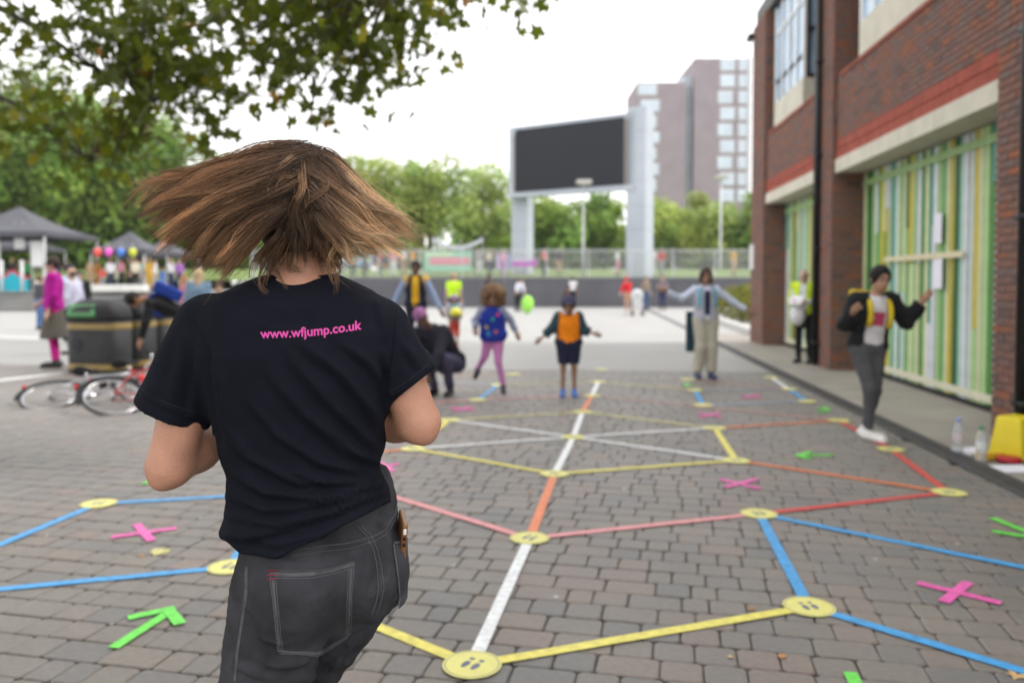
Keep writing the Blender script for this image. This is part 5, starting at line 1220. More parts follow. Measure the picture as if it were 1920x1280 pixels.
# ---- jeans
HC = A(606, 1068, 1.53); tw = R(33); hax = np.array([math.cos(tw), math.sin(tw), 0], np.float32); hn = np.array([math.sin(tw), -math.cos(tw), 0], np.float32)
kl, kr = A(505, 1310, 1.46), A(640, 1290, 1.64)
feetL, feetR = np.array([-.51, 1.47, .09], np.float32), np.array([-.62, 1.80, .09], np.float32)
kneeL, kneeR = np.array([-.497, 1.48, .50], np.float32), np.array([-.52, 1.74, .52], np.float32)
hipL, hipR = HC - hax * .078 + hn * .0 + vec(0, 0, -.02), HC + hax * .078 + vec(0, 0, -.02)
RHm = np.stack([hax, -hn, np.array([0, 0, 1.0], np.float32)], 1)
def fjeans(P):
    d = ell(P, HC + vec(0, 0, .03), (.148, .100, .15), RHm)
    d = smin(d, ell(P, HC + vec(-.004, 0, .13), (.146, .108, .13), RHm), .05)
    for s_ in (-1, 1): d = smin(d, ell(P, HC + hax * .07 * s_ + hn * .050 + vec(0, 0, 0.0), (.079, .084, .090)), .022)
    lg = []
    for hp, kn, an in ((hipL, kneeL, feetL), (hipR, kneeR, feetR)):
        lg.append(smin(rcone(P, hp, kn, .094, .074), rcone(P, kn, an, .068, .062), .03))
    d = smin(d, lg[0], .03); d = smin(d, lg[1], .012)
    d = np.maximum(d, P[:, 2] - (HC[2] + .19)); return np.maximum(d, .075 - P[:, 2])
v, f = sdf_mesh(fjeans, (-.80, 1.28, .05), (-.08, 1.92, 1.16), .0062)
v = v.astype(float); nr = vnormals(v, f); px, py = proj(v); back = np.clip((-nr[:, 1] + .35) / .5, 0, 1)
jf = [([(742, 1142), (715, 1165), (680, 1185), (640, 1200)], -.006, 8), ([(640, 1195), (560, 1240), (470, 1250)], .004, 12), ([(655, 1215), (600, 1262), (520, 1285)], .004, 10), ([(452, 1060), (470, 1110), (455, 1170)], .004, 12), ([(690, 965), (720, 985), (745, 985)], .003, 8), ([(705, 1010), (707, 1060), (690, 1120)], -.006, 12), ([(520, 1052), (600, 1062), (690, 1040)], .0025, 9), ([(440, 1160), (450, 1210), (430, 1260)], .004, 10)]
jf += [([(470, 1190), (520, 1205), (560, 1200)], .003, 7), ([(455, 1225), (520, 1248), (585, 1240)], .004, 8), ([(640, 1215), (610, 1235), (560, 1262)], .0035, 7), ([(672, 1190), (640, 1225), (600, 1275)], .003, 7), ([(720, 1010), (728, 1050), (726, 1095)], .003, 7), ([(515, 1052), (560, 1058), (620, 1050)], .002, 6), ([(452, 1120), (478, 1150), (490, 1190)], .003, 8), ([(735, 960), (725, 1000), (735, 1030)], .003, 7), ([(430, 1240), (470, 1262), (520, 1276)], .003, 7)]
crk = .0011 * (np.sin(v[:, 0] * 210 + 3 * np.sin(v[:, 2] * 60)) * np.sin(v[:, 2] * 170 + 2.5 * np.sin(v[:, 0] * 75)))
v = v + nr * (fold_disp(px, py, jf) * back + crk + .002 * np.sin(v[:, 2] * 55 + v[:, 0] * 90) * np.clip((.85 - v[:, 2]) / .2, 0, 1))[:, None]
jeans = link('jeans', mesh('jeans', v, f, M_den, True), None, hero)
bvh_j = BVHTree.FromPolygons([tuple(p) for p in v], [tuple(q) for q in f])
CAM0 = Vector((0, 0, HCAM))
def hit(bvh, px, py, off):
    d = Vector(ray(px, py)).normalized(); loc, n, i, t = bvh.ray_cast(CAM0, d)
    if loc is None: return None
    if n.dot(d) > 0: n = -n
    return loc + n * off
def resample(path, n):
    p = np.array(path, float); s = np.r_[0, np.cumsum(np.linalg.norm(np.diff(p, axis=0), axis=1))]; t = np.linspace(0, s[-1], n)
    return np.stack([np.interp(t, s, p[:, 0]), np.interp(t, s, p[:, 1])], 1)
def ribbon(bvh, path, wd, off, th, name, m, parent, n=40):
    """sewn band following the cloth, wd in pixels of the photograph"""
    q = resample(path, n); tg = np.gradient(q, axis=0); tg /= np.linalg.norm(tg, axis=1)[:, None]; nn = np.stack([-tg[:, 1], tg[:, 0]], 1); rows = []
    for i in range(n):
        a = [hit(bvh, *(q[i] + nn[i] * s_ * wd / 2), o_) for s_, o_ in ((-1, -.001), (-.8, off), (0, off * 1.15), (.8, off), (1, -.001))]
        if all(x is not None for x in a): rows.append(a)
    if len(rows) < 3: return None
    V = [p for r_ in rows for p in r_]; Fc = [(i * 5 + k, i * 5 + k + 1, (i + 1) * 5 + k + 1, (i + 1) * 5 + k) for i in range(len(rows) - 1) for k in range(4)]
    return link(name, mesh(name, V, Fc, m, True), None, parent)
def stitches(bvh, path, off, m, parent, step=4.2, r_=.00062, duty=.62):
    L_ = sum(math.hypot(path[i + 1][0] - path[i][0], path[i + 1][1] - path[i][1]) for i in range(len(path) - 1)); n = max(3, int(L_ / step)); q = resample(path, n * 2 + 1); mb = MB()
    for i in range(n):
        a = q[2 * i]; b = q[2 * i] + (q[2 * i + 1] - q[2 * i]) * 2 * duty; A_, B_ = hit(bvh, *a, off), hit(bvh, *b, off)
        if A_ is not None and B_ is not None and (A_ - B_).length < .03: mb.tube([A_, (A_ + B_) / 2 + (CAM0 - A_).normalized() * .0004, B_], r_, 4)
    if mb.v:
        o = mb.build('stitching', m, parent); o['kind'] = 'stuff'; return o
M_thr = mat('thread_grey', (.15, .15, .16), .7, .1, 50); M_worn = mat('denim_worn', (.10, .10, .108), .85, .3, 60, .4, 700, spec=.25); M_red = mat('thread_red', (.30, .012, .025), .6, 0)
# yoke seam, centre seam, side seam
yoke = [(545, 1038), (600, 1028), (650, 1022), (695, 1011), (722, 998), (738, 970), (744, 942)]
ribbon(bvh_j, yoke, 13, .0016, 0, 'yoke_seam', M_den, jeans); stitches(bvh_j, [(x, y - 5) for x, y in yoke], .0022, M_thr, jeans); stitches(bvh_j, [(x + 1, y + 5) for x, y in yoke], .0022, M_thr, jeans)
cen = [(672, 985), (690, 1003), (702, 1030), (711, 1065), (714, 1100), (708, 1130), (700, 1150)]
ribbon(bvh_j, cen, 12, .0016, 0, 'centre_seam', M_den, jeans); stitches(bvh_j, [(x - 4, y) for x, y in cen], .0023, M_thr, jeans); stitches(bvh_j, [(x + 5, y) for x, y in cen], .0023, M_thr, jeans)
sid = [(462, 1062), (462, 1110), (455, 1160), (446, 1215), (440, 1275)]
ribbon(bvh_j, sid, 5, .0014, 0, 'side_seam', M_worn, jeans)
# left back pocket patch
TLc, TRc, BRc, BMc, BLc = (503, 1067), (668, 1048), (660, 1190), (594, 1232), (519, 1224)
def pocket_pt(u, v_):
    ltop, rtop = np.array(TLc, float), np.array(TRc, float); top = ltop * (1 - u) + rtop * u + np.array([0, 9 * math.sin(math.pi * u)])
    bl, bm, br = np.array(BLc, float), np.array(BMc, float), np.array(BRc, float)
    bot = bl * (1 - u / .53) + bm * (u / .53) if u < .53 else bm * (1 - (u - .53) / .47) + br * ((u - .53) / .47)
    return top * (1 - v_) + bot * v_
def patch(bvh, fn, nu, nv, off, name, m, parent, edge=.0):
    V = []; 
    for i in range(nu + 1):
        for j in range(nv + 1):
            h_ = hit(bvh, *fn(i / nu, j / nv), off if (0 < i < nu and 0 < j < nv) else edge)
            V.append(h_ if h_ is not None else V[-1])
    Fc = [(i * (nv + 1) + j, i * (nv + 1) + j + 1, (i + 1) * (nv + 1) + j + 1, (i + 1) * (nv + 1) + j) for i in range(nu) for j in range(nv)]
    return link(name, mesh(name, V, Fc, m, True), None, parent)
pk = patch(bvh_j, pocket_pt, 40, 40, .0026, 'pocket', M_den, jeans, .0004)
inset = lambda u0, u1, v0, v1, n=14: [tuple(pocket_pt(u0 + (u1 - u0) * i / n, v0 + (v1 - v0) * i / n)) for i in range(n + 1)]
for a in ((.03, .97, .015, .015), (.03, .97, .10, .10), (.025, .025, .02, .975), (.085, .085, .10, .94), (.975, .975, .02, .97), (.915, .915, .10, .93), (.03, .97, .985, .985), (.085, .915, .945, .945)): stitches(bvh_j, inset(*a), .0034, M_thr, pk)
ribbon(bvh_j, inset(.03, .97, .055, .055), 9, .0034, 0, 'pocket_hem', M_worn, pk)
ribbon(bvh_j, inset(.05, .05, .12, .96), 6, .0032, 0, 'pocket_edge', M_worn, pk); ribbon(bvh_j, inset(.945, .945, .1, .95), 6, .0032, 0, 'pocket_edge', M_worn, pk); ribbon(bvh_j, inset(.06, .94, .965, .965), 6, .0032, 0, 'pocket_edge', M_worn, pk)
for k in range(3):
    A_, B_ = hit(bvh_j, 504, 1071 + 7 * k, .0055), hit(bvh_j, 523, 1070.5 + 7 * k, .0055); mb = MB(); mb.tube([A_, B_], .0008, 5); mb.build('red_bar_tack', M_red, pk)
# right back pocket, standing off the hip, with the phone in it
def curve3(bvh, px, py, off, dflt):
    h_ = hit(bvh, px, py, off); return np.array(h_) if h_ is not None else at(px, py, dflt)
nv = 12; V = []
for j in range(nv + 1):
    t = j / nv; yL = 1019 + t * 120; xL = 737 + 9 * math.sin(t * 1.6) + 4 * t; p0 = curve3(bvh_j, xL, yL, .003, 1.47); yR = 1010 + t * 110; xR = 763.5 + 1.5 * math.sin(t * 3.1)
    p1 = at(xR, yR, p0[1] + .035); p2 = at(xR - 1, yR, p0[1] + .085)
    for u in np.linspace(0, 1, 6): V.append(p0 * (1 - u) + p1 * u + np.array([.002, -.004, 0]) * math.sin(math.pi * u))
    V.append((p1 + p2) / 2 + np.array([.001, 0, 0])); V.append(p2)
m8 = 8; Fc = [(j * m8 + k, (j + 1) * m8 + k, (j + 1) * m8 + k + 1, j * m8 + k + 1) for j in range(nv) for k in range(m8 - 1)]
pk2 = link('pocket', mesh('pocket', V, Fc, M_den, True), None, jeans)
mb = MB(); mb.tube([V[k] + np.array([0, -.001, .001]) for k in range(m8)], .0022, 6); mb.build('pocket_hem', M_worn, pk2)
mb = MB(); mb.tube([V[j * m8] + np.array([-.001, -.002, 0]) for j in range(nv + 1)], .0016, 5); mb.build('pocket_edge', M_worn, pk2)
ph = empty('phone', 'phone in a brown case sticking out of the back jeans pocket', 'phone', at(757, 1000, 1.50))
pb = at(752, 1034, 1.535); pt_ = at(756, 972, 1.525)
def rbox(c, ux, uy, uz, h, r_, res):
    c = np.asarray(c, np.float32); B_ = np.stack([ux, uy, uz], 1).astype(np.float32); ext = np.abs(B_) @ np.asarray(h) + .02
    def f_(P): q = (P - c) @ B_; d = np.abs(q) - (np.asarray(h, np.float32) - r_); return np.linalg.norm(np.maximum(d, 0), axis=1) + np.minimum(d.max(1), 0) - r_
    return sdf_mesh(f_, c - ext, c + ext, res)
uz = norm(pt_ - pb); uy = norm(np.array([-.25, 1.0, 0.0]) - uz * np.dot([-.25, 1.0, 0.0], uz)); ux = np.cross(uy, uz)
v, f = rbox((pb + pt_) / 2, ux, uy, uz, (.0055, .036, np.linalg.norm(pt_ - pb) / 2 + .004), .004, .0022); link('case', mesh('case', v, f, mat('case_brown', (.20, .085, .03), .35, .15, 40, spec=.5), True), None, ph)
for k, (t, hz) in enumerate(((.86, .006), (.66, .004), (.48, .004))):
    c = pb + (pt_ - pb) * t - uy * .0355; v, f = rbox(c, ux, uy, uz, (.003, .0018, hz), .0012, .0011); link('side_button', mesh('side_button', v, f, M_white if k == 0 else M_dark, True), None, ph)
# waistband under the shirt and belt loop
# ---- tee trims: neckband, hems, shoulder seams, lettering
def pixband(path, wd, off, name, m=M_tee, n=50): return ribbon(bvh_t, path, wd, off, 0, name, m, tee, n)
pixband([(498, 522), (530, 516), (566, 514), (602, 515), (634, 521)], 11, .0016, 'neckband')
pixband([(272, 738), (300, 756), (340, 773), (368, 783)], 15, .0016, 'sleeve_hem'); pixband([(733, 741), (760, 727), (790, 704), (808, 686)], 13, .0016, 'sleeve_hem')
pixband([(352, 592), (375, 622), (392, 660), (402, 705), (408, 750)], 4, .0012, 'shoulder_seam'); pixband([(745, 578), (742, 620), (737, 670), (730, 720)], 4, .0012, 'shoulder_seam')
for pth in ([(262, 727), (296, 747), (338, 764), (386, 778)], [(730, 733), (757, 719), (786, 697), (804, 680)]): stitches(bvh_t, pth, .0008, mat('thread_navy', (.03, .033, .045), .8, 0), tee, 3.5, .0005)
tcv = bpy.data.curves.new('lettering', 'FONT'); tcv.body = 'www.wfjump.co.uk'; tcv.size = 1.0; tcv.offset = .022; tcv.resolution_u = 3
to = bpy.data.objects.new('tmp_text', tcv); col.objects.link(to); dg = bpy.context.evaluated_depsgraph_get(); tme = bpy.data.meshes.new_from_object(to.evaluated_get(dg)); bpy.data.objects.remove(to)
bm = bmesh.new(); bm.from_mesh(tme); bmesh.ops.triangulate(bm, faces=bm.faces[:]); 
for _ in range(2):
    lg = [e for e in bm.edges if e.calc_length() > .09]
    if lg: bmesh.ops.subdivide_edges(bm, edges=lg, cuts=1)
bmesh.ops.triangulate(bm, faces=bm.faces[:])
xs = [p.co.x for p in bm.verts]; x0, x1 = min(xs), max(xs)
LETW = 189.0
for p in bm.verts:
    u = (p.co.x - x0) / (x1 - x0); hpx = p.co.y * LETW / (x1 - x0) * 1.0
    bx_ = 489 + LETW * u; by_ = 635 - 17 * u - 4 * math.sin(math.pi * u) * -1 - 1
    h_ = hit(bvh_t, bx_ - hpx * .10 * (1 - u), by_ - hpx * 1.02, .0009); p.co = h_ if h_ is not None else Vector(at(bx_, by_, 1.4))
me = bpy.data.meshes.new('lettering'); bm.to_mesh(me); bm.free(); me.materials.append(mat('print_pink', (.62, .055, .32), .55, .06, 60))
lt = link('lettering', me, None, tee); lt['label'] = 'pink printed lettering www.wfjump.co.uk across the shoulders'
# ---- skin: head, neck, arms, hands, feet inside shoes - one body
wl_, wr2 = A(470, 770, 1.71), A(655, 772, 1.72)
hdc = A(562, 398, 1.50)
hy = R(-25); RHh = np.array([[math.cos(hy), -math.sin(hy), 0], [math.sin(hy), math.cos(hy), 0], [0, 0, 1]], np.float32)
def hloc(x, y, z): return hdc + RHh @ vec(x, y, z)      # +y is towards her face (away from the camera)
HP = hand_prims(wl_.astype(float), ell_.astype(float), 1.0, 1) + hand_prims(wr2.astype(float), elr.astype(float), 1.0, -1)
def fskin(P):
    d = smin_all([rcone(P, shl, ell_, .052, .039), rcone(P, ell_, ell_ + (wl_ - ell_) * .3, .038, .044), rcone(P, ell_ + (wl_ - ell_) * .3, wl_, .045, .027)], .014)
    e = smin_all([rcone(P, shr, elr, .049, .038), rcone(P, elr, elr + (wr2 - elr) * .3, .037, .043), rcone(P, elr + (wr2 - elr) * .3, wr2, .043, .027)], .014)
    yy_ = 528 - (P[:, 2] - HCAM) * FPX / DB
    d = smin(d, rcone(P, ell_ + vec(-.006, -.012, -.012), ell_ + vec(-.010, -.016, -.024), .022, .014), .016); e = smin(e, rcone(P, elr + vec(.008, -.010, -.012), elr + vec(.013, -.013, -.022), .021, .014), .016)
    t = smin(np.maximum(trunk(P, -.012), (yy_ - 900) * DB / FPX), rcone(P, A(566, 545, 1.49), A(564, 450, 1.505), .062, .054), .03)
    h_ = smin(ell(P, hloc(0, 0, .015), (.077, .095, .098), RHh), ell(P, hloc(0, .035, -.05), (.056, .06, .066), RHh), .03)
    h_ = smin(h_, rcone(P, hloc(0, .09, .01), hloc(0, .106, -.02), .008, .013), .012)
    for s_ in (-1, 1):
        h_ = smin(h_, ell(P, hloc(s_ * .078, -.008, -.01), (.011, .02, .03), RHh), .008); h_ = np.maximum(h_, -ell(P, hloc(s_ * .03, .10, .012), (.017, .014, .010), RHh))
    d = np.minimum(smin(smin(smin(t, d, .02), e, .02), h_, .03), 9)
    return d
v, f = sdf_mesh(fskin, (-.82, 1.33, .93), (-.05, 1.84, 1.74), .0062)
pts = np.array([p for q in HP for p in q[:2]])
v2, f2 = sdf_mesh(lambda P: smin_all([rcone(P, *q) for q in HP], .005), pts.min(0) - .05, pts.max(0) + .05, .006)
f = np.concatenate([f, f2 + len(v)]); v = np.concatenate([v, v2])
body = link('body', mesh('body', v, f, M_hskin, True), None, hero)
for s_ in (-1, 1):
    c = hloc(s_ * .03, .086, .012); v, f = sdf_mesh(lambda P: ell(P, c, (.014, .012, .009), RHh), c - .03, c + .03, .004); link('eye', mesh('eye', v, f, mat('eye_dark', (.03, .02, .015), .15, 0), True), None, body)
c = hloc(0, .094, -.056); v, f = sdf_mesh(lambda P: ell(P, c, (.026, .009, .010), RHh), c - .04, c + .04, .004); link('lips', mesh('lips', v, f, mat('lips_hero', (.42, .16, .13), .4, 0), True), None, body)
for an, tk in ((feetL, vec(-.02, .17, 0)), (feetR, vec(.03, .17, 0))):
    a_ = an + vec(0, 0, -.045); to_ = a_ + tk; v, f = sdf_mesh(lambda P: np.maximum(smin(rcone(P, a_ - tk * .25, to_, .047, .040), rcone(P, an + vec(0, 0, .03), a_, .05, .05), .02), .002 - P[:, 2]), np.minimum(a_, to_) - .13, np.maximum(a_, to_) + .14, .009); link('shoe', mesh('shoe', v, f, mat('shoe_white', (.62, .62, .62), .5, .1, 20), True), None, hero)

# ---- hair: strands in clumps, flung outwards by the spin
hr_ = np.random.default_rng(5)
KL = [[(580, 286, 1.50), (506, 279, 1.45), (402, 316, 1.42), (312, 344, 1.44), (236, 372, 1.47)], [(568, 288, 1.45), (490, 308, 1.39), (400, 338, 1.38), (322, 372, 1.41), (256, 398, 1.44)], [(560, 315, 1.40), (482, 340, 1.37), (402, 370, 1.37), (330, 408, 1.40), (282, 440, 1.43)],
      [(548, 350, 1.39), (482, 378, 1.37), (418, 408, 1.375), (362, 448, 1.40), (322, 478, 1.42)], [(540, 378, 1.395), (492, 402, 1.38), (448, 436, 1.385), (408, 476, 1.40), (372, 503, 1.42)], [(532, 400, 1.40), (494, 428, 1.39), (465, 460, 1.395), (442, 495, 1.41), (428, 524, 1.41)]]
KR = [[(568, 286, 1.50), (618, 287, 1.46), (662, 332, 1.43), (706, 378, 1.44), (788, 432, 1.47)], [(578, 292, 1.44), (622, 318, 1.40), (668, 362, 1.40), (716, 402, 1.42), (784, 446, 1.45)], [(582, 325, 1.40), (626, 358, 1.385), (668, 395, 1.39), (714, 432, 1.41), (780, 474, 1.44)],
      [(588, 355, 1.39), (626, 386, 1.38), (658, 416, 1.39), (690, 442, 1.40), (742, 462, 1.42)], [(592, 385, 1.395), (622, 412, 1.385), (648, 438, 1.395), (672, 458, 1.40), (698, 472, 1.41)], [(598, 410, 1.40), (618, 436, 1.39), (632, 462, 1.40), (646, 486, 1.41), (668, 476, 1.42)]]
KN = [[(535, 420, 1.41), (512, 452, 1.40), (492, 480, 1.41), (478, 502, 1.41), (486, 524, 1.40)], [(548, 415, 1.405), (530, 448, 1.40), (512, 478, 1.41), (505, 498, 1.41), (522, 510, 1.40)], [(575, 420, 1.41), (598, 445, 1.405), (612, 468, 1.41), (618, 492, 1.42), (632, 512, 1.42)], [(590, 418, 1.41), (615, 448, 1.41), (628, 478, 1.42), (638, 500, 1.43), (634, 524, 1.42)]]
KC = [[(566, 284, 1.50), (552, 290, 1.44), (530, 310, 1.39), (500, 336, 1.365), (462, 362, 1.35)], [(566, 284, 1.50), (560, 292, 1.44), (548, 316, 1.385), (530, 344, 1.36), (502, 370, 1.345)], [(568, 284, 1.50), (572, 292, 1.44), (572, 318, 1.385), (566, 346, 1.36), (550, 374, 1.345)], [(570, 284, 1.50), (584, 294, 1.44), (598, 320, 1.39), (606, 346, 1.37), (604, 372, 1.36)],
      [(562, 284, 1.49), (530, 296, 1.42), (490, 322, 1.38), (446, 350, 1.36), (405, 372, 1.36)], [(572, 284, 1.49), (602, 300, 1.42), (632, 335, 1.39), (655, 368, 1.385), (690, 395, 1.39)]]
KS = [[(560, 330, 1.41), (556, 352, 1.39), (548, 378, 1.385), (535, 402, 1.385), (515, 428, 1.385)], [(566, 330, 1.41), (572, 352, 1.39), (578, 380, 1.385), (592, 402, 1.385), (614, 424, 1.39)], [(563, 340, 1.41), (562, 370, 1.392), (560, 400, 1.39), (552, 432, 1.395), (540, 462, 1.40)], [(566, 345, 1.41), (574, 372, 1.392), (584, 402, 1.39), (596, 434, 1.395), (606, 460, 1.40)]]
def fam(K, t):
    t = t * (len(K) - 1); i = min(int(t), len(K) - 2); u = t - i; return np.array(K[i], float) * (1 - u) + np.array(K[i + 1], float) * u
def spline(c, n):
    t = np.linspace(0, len(c) - 1, n); i = np.minimum(t.astype(int), len(c) - 2); u = (t - i)[:, None]
    p0 = c[np.maximum(i - 1, 0)]; p1 = c[i]; p2 = c[i + 1]; p3 = c[np.minimum(i + 2, len(c) - 1)]
    return .5 * ((2 * p1) + (-p0 + p2) * u + (2 * p0 - 5 * p1 + 4 * p2 - p3) * u ** 2 + (-p0 + 3 * p1 - 3 * p2 + p3) * u ** 3)
NP = 18
strands = []; scol = []; srad = []
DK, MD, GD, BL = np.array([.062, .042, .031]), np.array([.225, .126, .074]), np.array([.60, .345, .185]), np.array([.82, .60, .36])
def clumps(K, n, per, rootw, tipw, deep, tipcol, curl=6, lenvar=.12, wave=3.0, rad=.00042, tr_=(0, 1), dark=0, conv=.35):
    for ci in range(n):
        g_ = fam(K, min(1, max(0, tr_[0] + (tr_[1] - tr_[0]) * ((ci + hr_.random()) / n)))); g_ = g_ + np.array([*hr_.normal(size=2) * 5, hr_.uniform(*deep)]); g_[0, :2] += hr_.normal(size=2) * 7
        g_[-1, :2] += hr_.normal(size=2) * tipw; g_[-2, :2] += hr_.normal(size=2) * tipw * .6; g_[-3, :2] += hr_.normal(size=2) * tipw * .35
        ph1, fr = hr_.uniform(0, 6.28), hr_.uniform(.6, 1.3); cb = math.exp(hr_.normal() * .42 - .05); crl = hr_.normal() * curl; cm = hr_.random(); wv = wave * hr_.uniform(.3, 1.9); Lc = 1 - abs(hr_.normal()) * lenvar
        c40 = spline(g_, 40)
        for j in range(per):
            tt_ = np.linspace(0, 1, NP); L_ = Lc * (1 - abs(hr_.normal()) * .06); c = np.stack([np.interp(tt_ * L_, np.linspace(0, 1, 40), c40[:, k]) for k in range(3)], 1)
            o = hr_.normal(size=2); env = rootw * (1 - tt_ * (1 - conv))
            c[:, 0] += o[0] * env * .7 + wv * np.sin(ph1 + fr * 6.28 * tt_) * tt_ + hr_.normal() * 2.0 * tt_; c[:, 1] += o[1] * env * .7 + wv * .8 * np.cos(ph1 + fr * 5.2 * tt_) * tt_ + crl * np.clip(tt_ - .55, 0, 1) ** 2 * 8 + hr_.normal() * 2.0 * tt_
            c[:, 2] += hr_.normal() * .004
            if hr_.random() < .07: c[:, :2] += hr_.normal(size=2) * 13 * (tt_ ** 1.6)[:, None]
            P = np.stack([at(*p) for p in c]); strands.append(P); srad.append(rad * hr_.uniform(.7, 1.25))
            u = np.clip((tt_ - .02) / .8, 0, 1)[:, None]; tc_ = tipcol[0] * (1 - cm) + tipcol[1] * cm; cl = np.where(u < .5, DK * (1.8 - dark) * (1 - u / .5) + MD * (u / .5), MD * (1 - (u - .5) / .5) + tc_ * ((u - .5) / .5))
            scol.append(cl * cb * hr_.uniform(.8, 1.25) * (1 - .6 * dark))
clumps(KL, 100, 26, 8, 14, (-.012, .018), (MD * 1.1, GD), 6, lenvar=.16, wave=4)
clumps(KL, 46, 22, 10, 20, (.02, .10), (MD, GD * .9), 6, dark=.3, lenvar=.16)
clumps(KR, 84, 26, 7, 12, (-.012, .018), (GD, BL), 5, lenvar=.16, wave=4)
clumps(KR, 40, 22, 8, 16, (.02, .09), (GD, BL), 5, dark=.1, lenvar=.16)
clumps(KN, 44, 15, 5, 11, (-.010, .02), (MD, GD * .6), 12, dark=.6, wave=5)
clumps(KS, 80, 24, 8, 10, (-.006, .012), (DK * 1.6, MD * .8), 8, dark=.72, wave=5)  # shade under the lifted hair is put into nape and hollow strand colour
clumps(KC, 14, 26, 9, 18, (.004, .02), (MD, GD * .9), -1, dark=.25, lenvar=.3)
# loose flyaway hairs
clumps(KL, 60, 2, 14, 30, (-.02, .06), (MD, GD), 10, lenvar=.1, wave=6, rad=.00025, conv=1.6)
clumps(KR, 60, 2, 14, 30, (-.02, .06), (GD, BL), 10, lenvar=.1, wave=6, rad=.00025, conv=1.6)
def tubes(strands, rads, cols_):
    Pn = np.array(strands); n, m, _ = Pn.shape; T_ = np.gradient(Pn, axis=1); T_ /= np.maximum(np.linalg.norm(T_, axis=2)[..., None], 1e-9)
    ref = np.array([.13, .97, .21]); U = np.cross(T_, ref); U /= np.maximum(np.linalg.norm(U, axis=2)[..., None], 1e-9); W = np.cross(T_, U)
    tp = np.interp(np.linspace(0, 1, m), [0, .7, 1], [1, 1, .25]); rr2 = np.array(rads)[:, None, None] * tp[None, :, None]; rings = []
    for k in range(3): a = 2 * math.pi * k / 3; rings.append(Pn + (U * math.cos(a) + W * math.sin(a)) * rr2)
    V = np.stack(rings, 2).reshape(-1, 3); b = (np.arange(n)[:, None] * m + np.arange(m - 1)[None]).reshape(-1) * 3; Fc = []
    for k in range(3): k2 = (k + 1) % 3; Fc.append(np.stack([b + k, b + k2, b + 3 + k2, b + 3 + k], 1))
    return V, np.concatenate(Fc), np.repeat(np.array(cols_).reshape(-1, 3), 3, 0)
V, Fc, Cc = tubes(strands, srad, scol)
# scalp volume under the strands
v, f = sdf_mesh(lambda P: np.maximum(np.minimum(ell(P, hdc + vec(0, -.008, .022), (.084, .098, .095)), ell(P, hdc + vec(0, -.02, -.02), (.070, .066, .072))), -ell(P, hloc(0, .12, -.04), (.075, .08, .10), RHh)), hdc - .2, hdc + .2, .007)
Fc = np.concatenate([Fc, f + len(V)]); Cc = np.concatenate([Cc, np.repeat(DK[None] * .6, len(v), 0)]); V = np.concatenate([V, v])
M_hair = mat('hair_brown', (1, 1, 1), .45, .0, 10, spec=.3, tint=True, trans=.18)
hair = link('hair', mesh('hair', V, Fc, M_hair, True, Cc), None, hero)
# ================================================================== floor tape, stickers, crosses, arrows
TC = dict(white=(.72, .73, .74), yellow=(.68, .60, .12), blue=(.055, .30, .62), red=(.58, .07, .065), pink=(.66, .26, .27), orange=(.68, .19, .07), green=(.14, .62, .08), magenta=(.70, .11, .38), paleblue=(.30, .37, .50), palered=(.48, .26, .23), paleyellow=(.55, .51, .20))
M_tp = {k: mat('tape_' + k, v, .5, .22, 26, .15, 60, spec=.4) for k, v in TC.items()}
ZT = [.0062]
def strip_mesh(a, b, w, z, z2=None):
    a, b = np.array(a[:2]), np.array(b[:2]); L_ = np.linalg.norm(b - a); d = (b - a) / L_; n = np.array([-d[1], d[0]]) * w / 2; k = max(2, int(L_ / .12)); r_ = random.Random(int(abs(a[0] * 977 + b[1] * 613)) % 9999); V = []
    for i in range(k + 1):
        p = a + d * L_ * i / k; dz = r_.uniform(-.0008, .0008); jw = 1 + r_.uniform(-.02, .02)
        V += [(*(p - n * jw), z + dz), (*(p + n * jw), z + dz), (*(p + n * jw), z + dz - .0009), (*(p - n * jw), z + dz - .0009)]
    F_ = []
    for i in range(k):
        o_ = i * 4; F_ += [(o_, o_ + 4, o_ + 5, o_ + 1), (o_ + 1, o_ + 5, o_ + 6, o_ + 2), (o_ + 3, o_ + 2, o_ + 6, o_ + 7), (o_, o_ + 3, o_ + 7, o_ + 4)]
    return V, F_
def tape(a, b, c, label, w=.057):
    A_, B_ = ground(*a), ground(*b); ZT[0] += .00004; V, F_ = strip_mesh(A_, B_, w, ZT[0]); return tag(link('floor_tape', mesh('floor_tape', V, F_, M_tp[c])), label, 'tape', 'coloured tape lines on the paving')
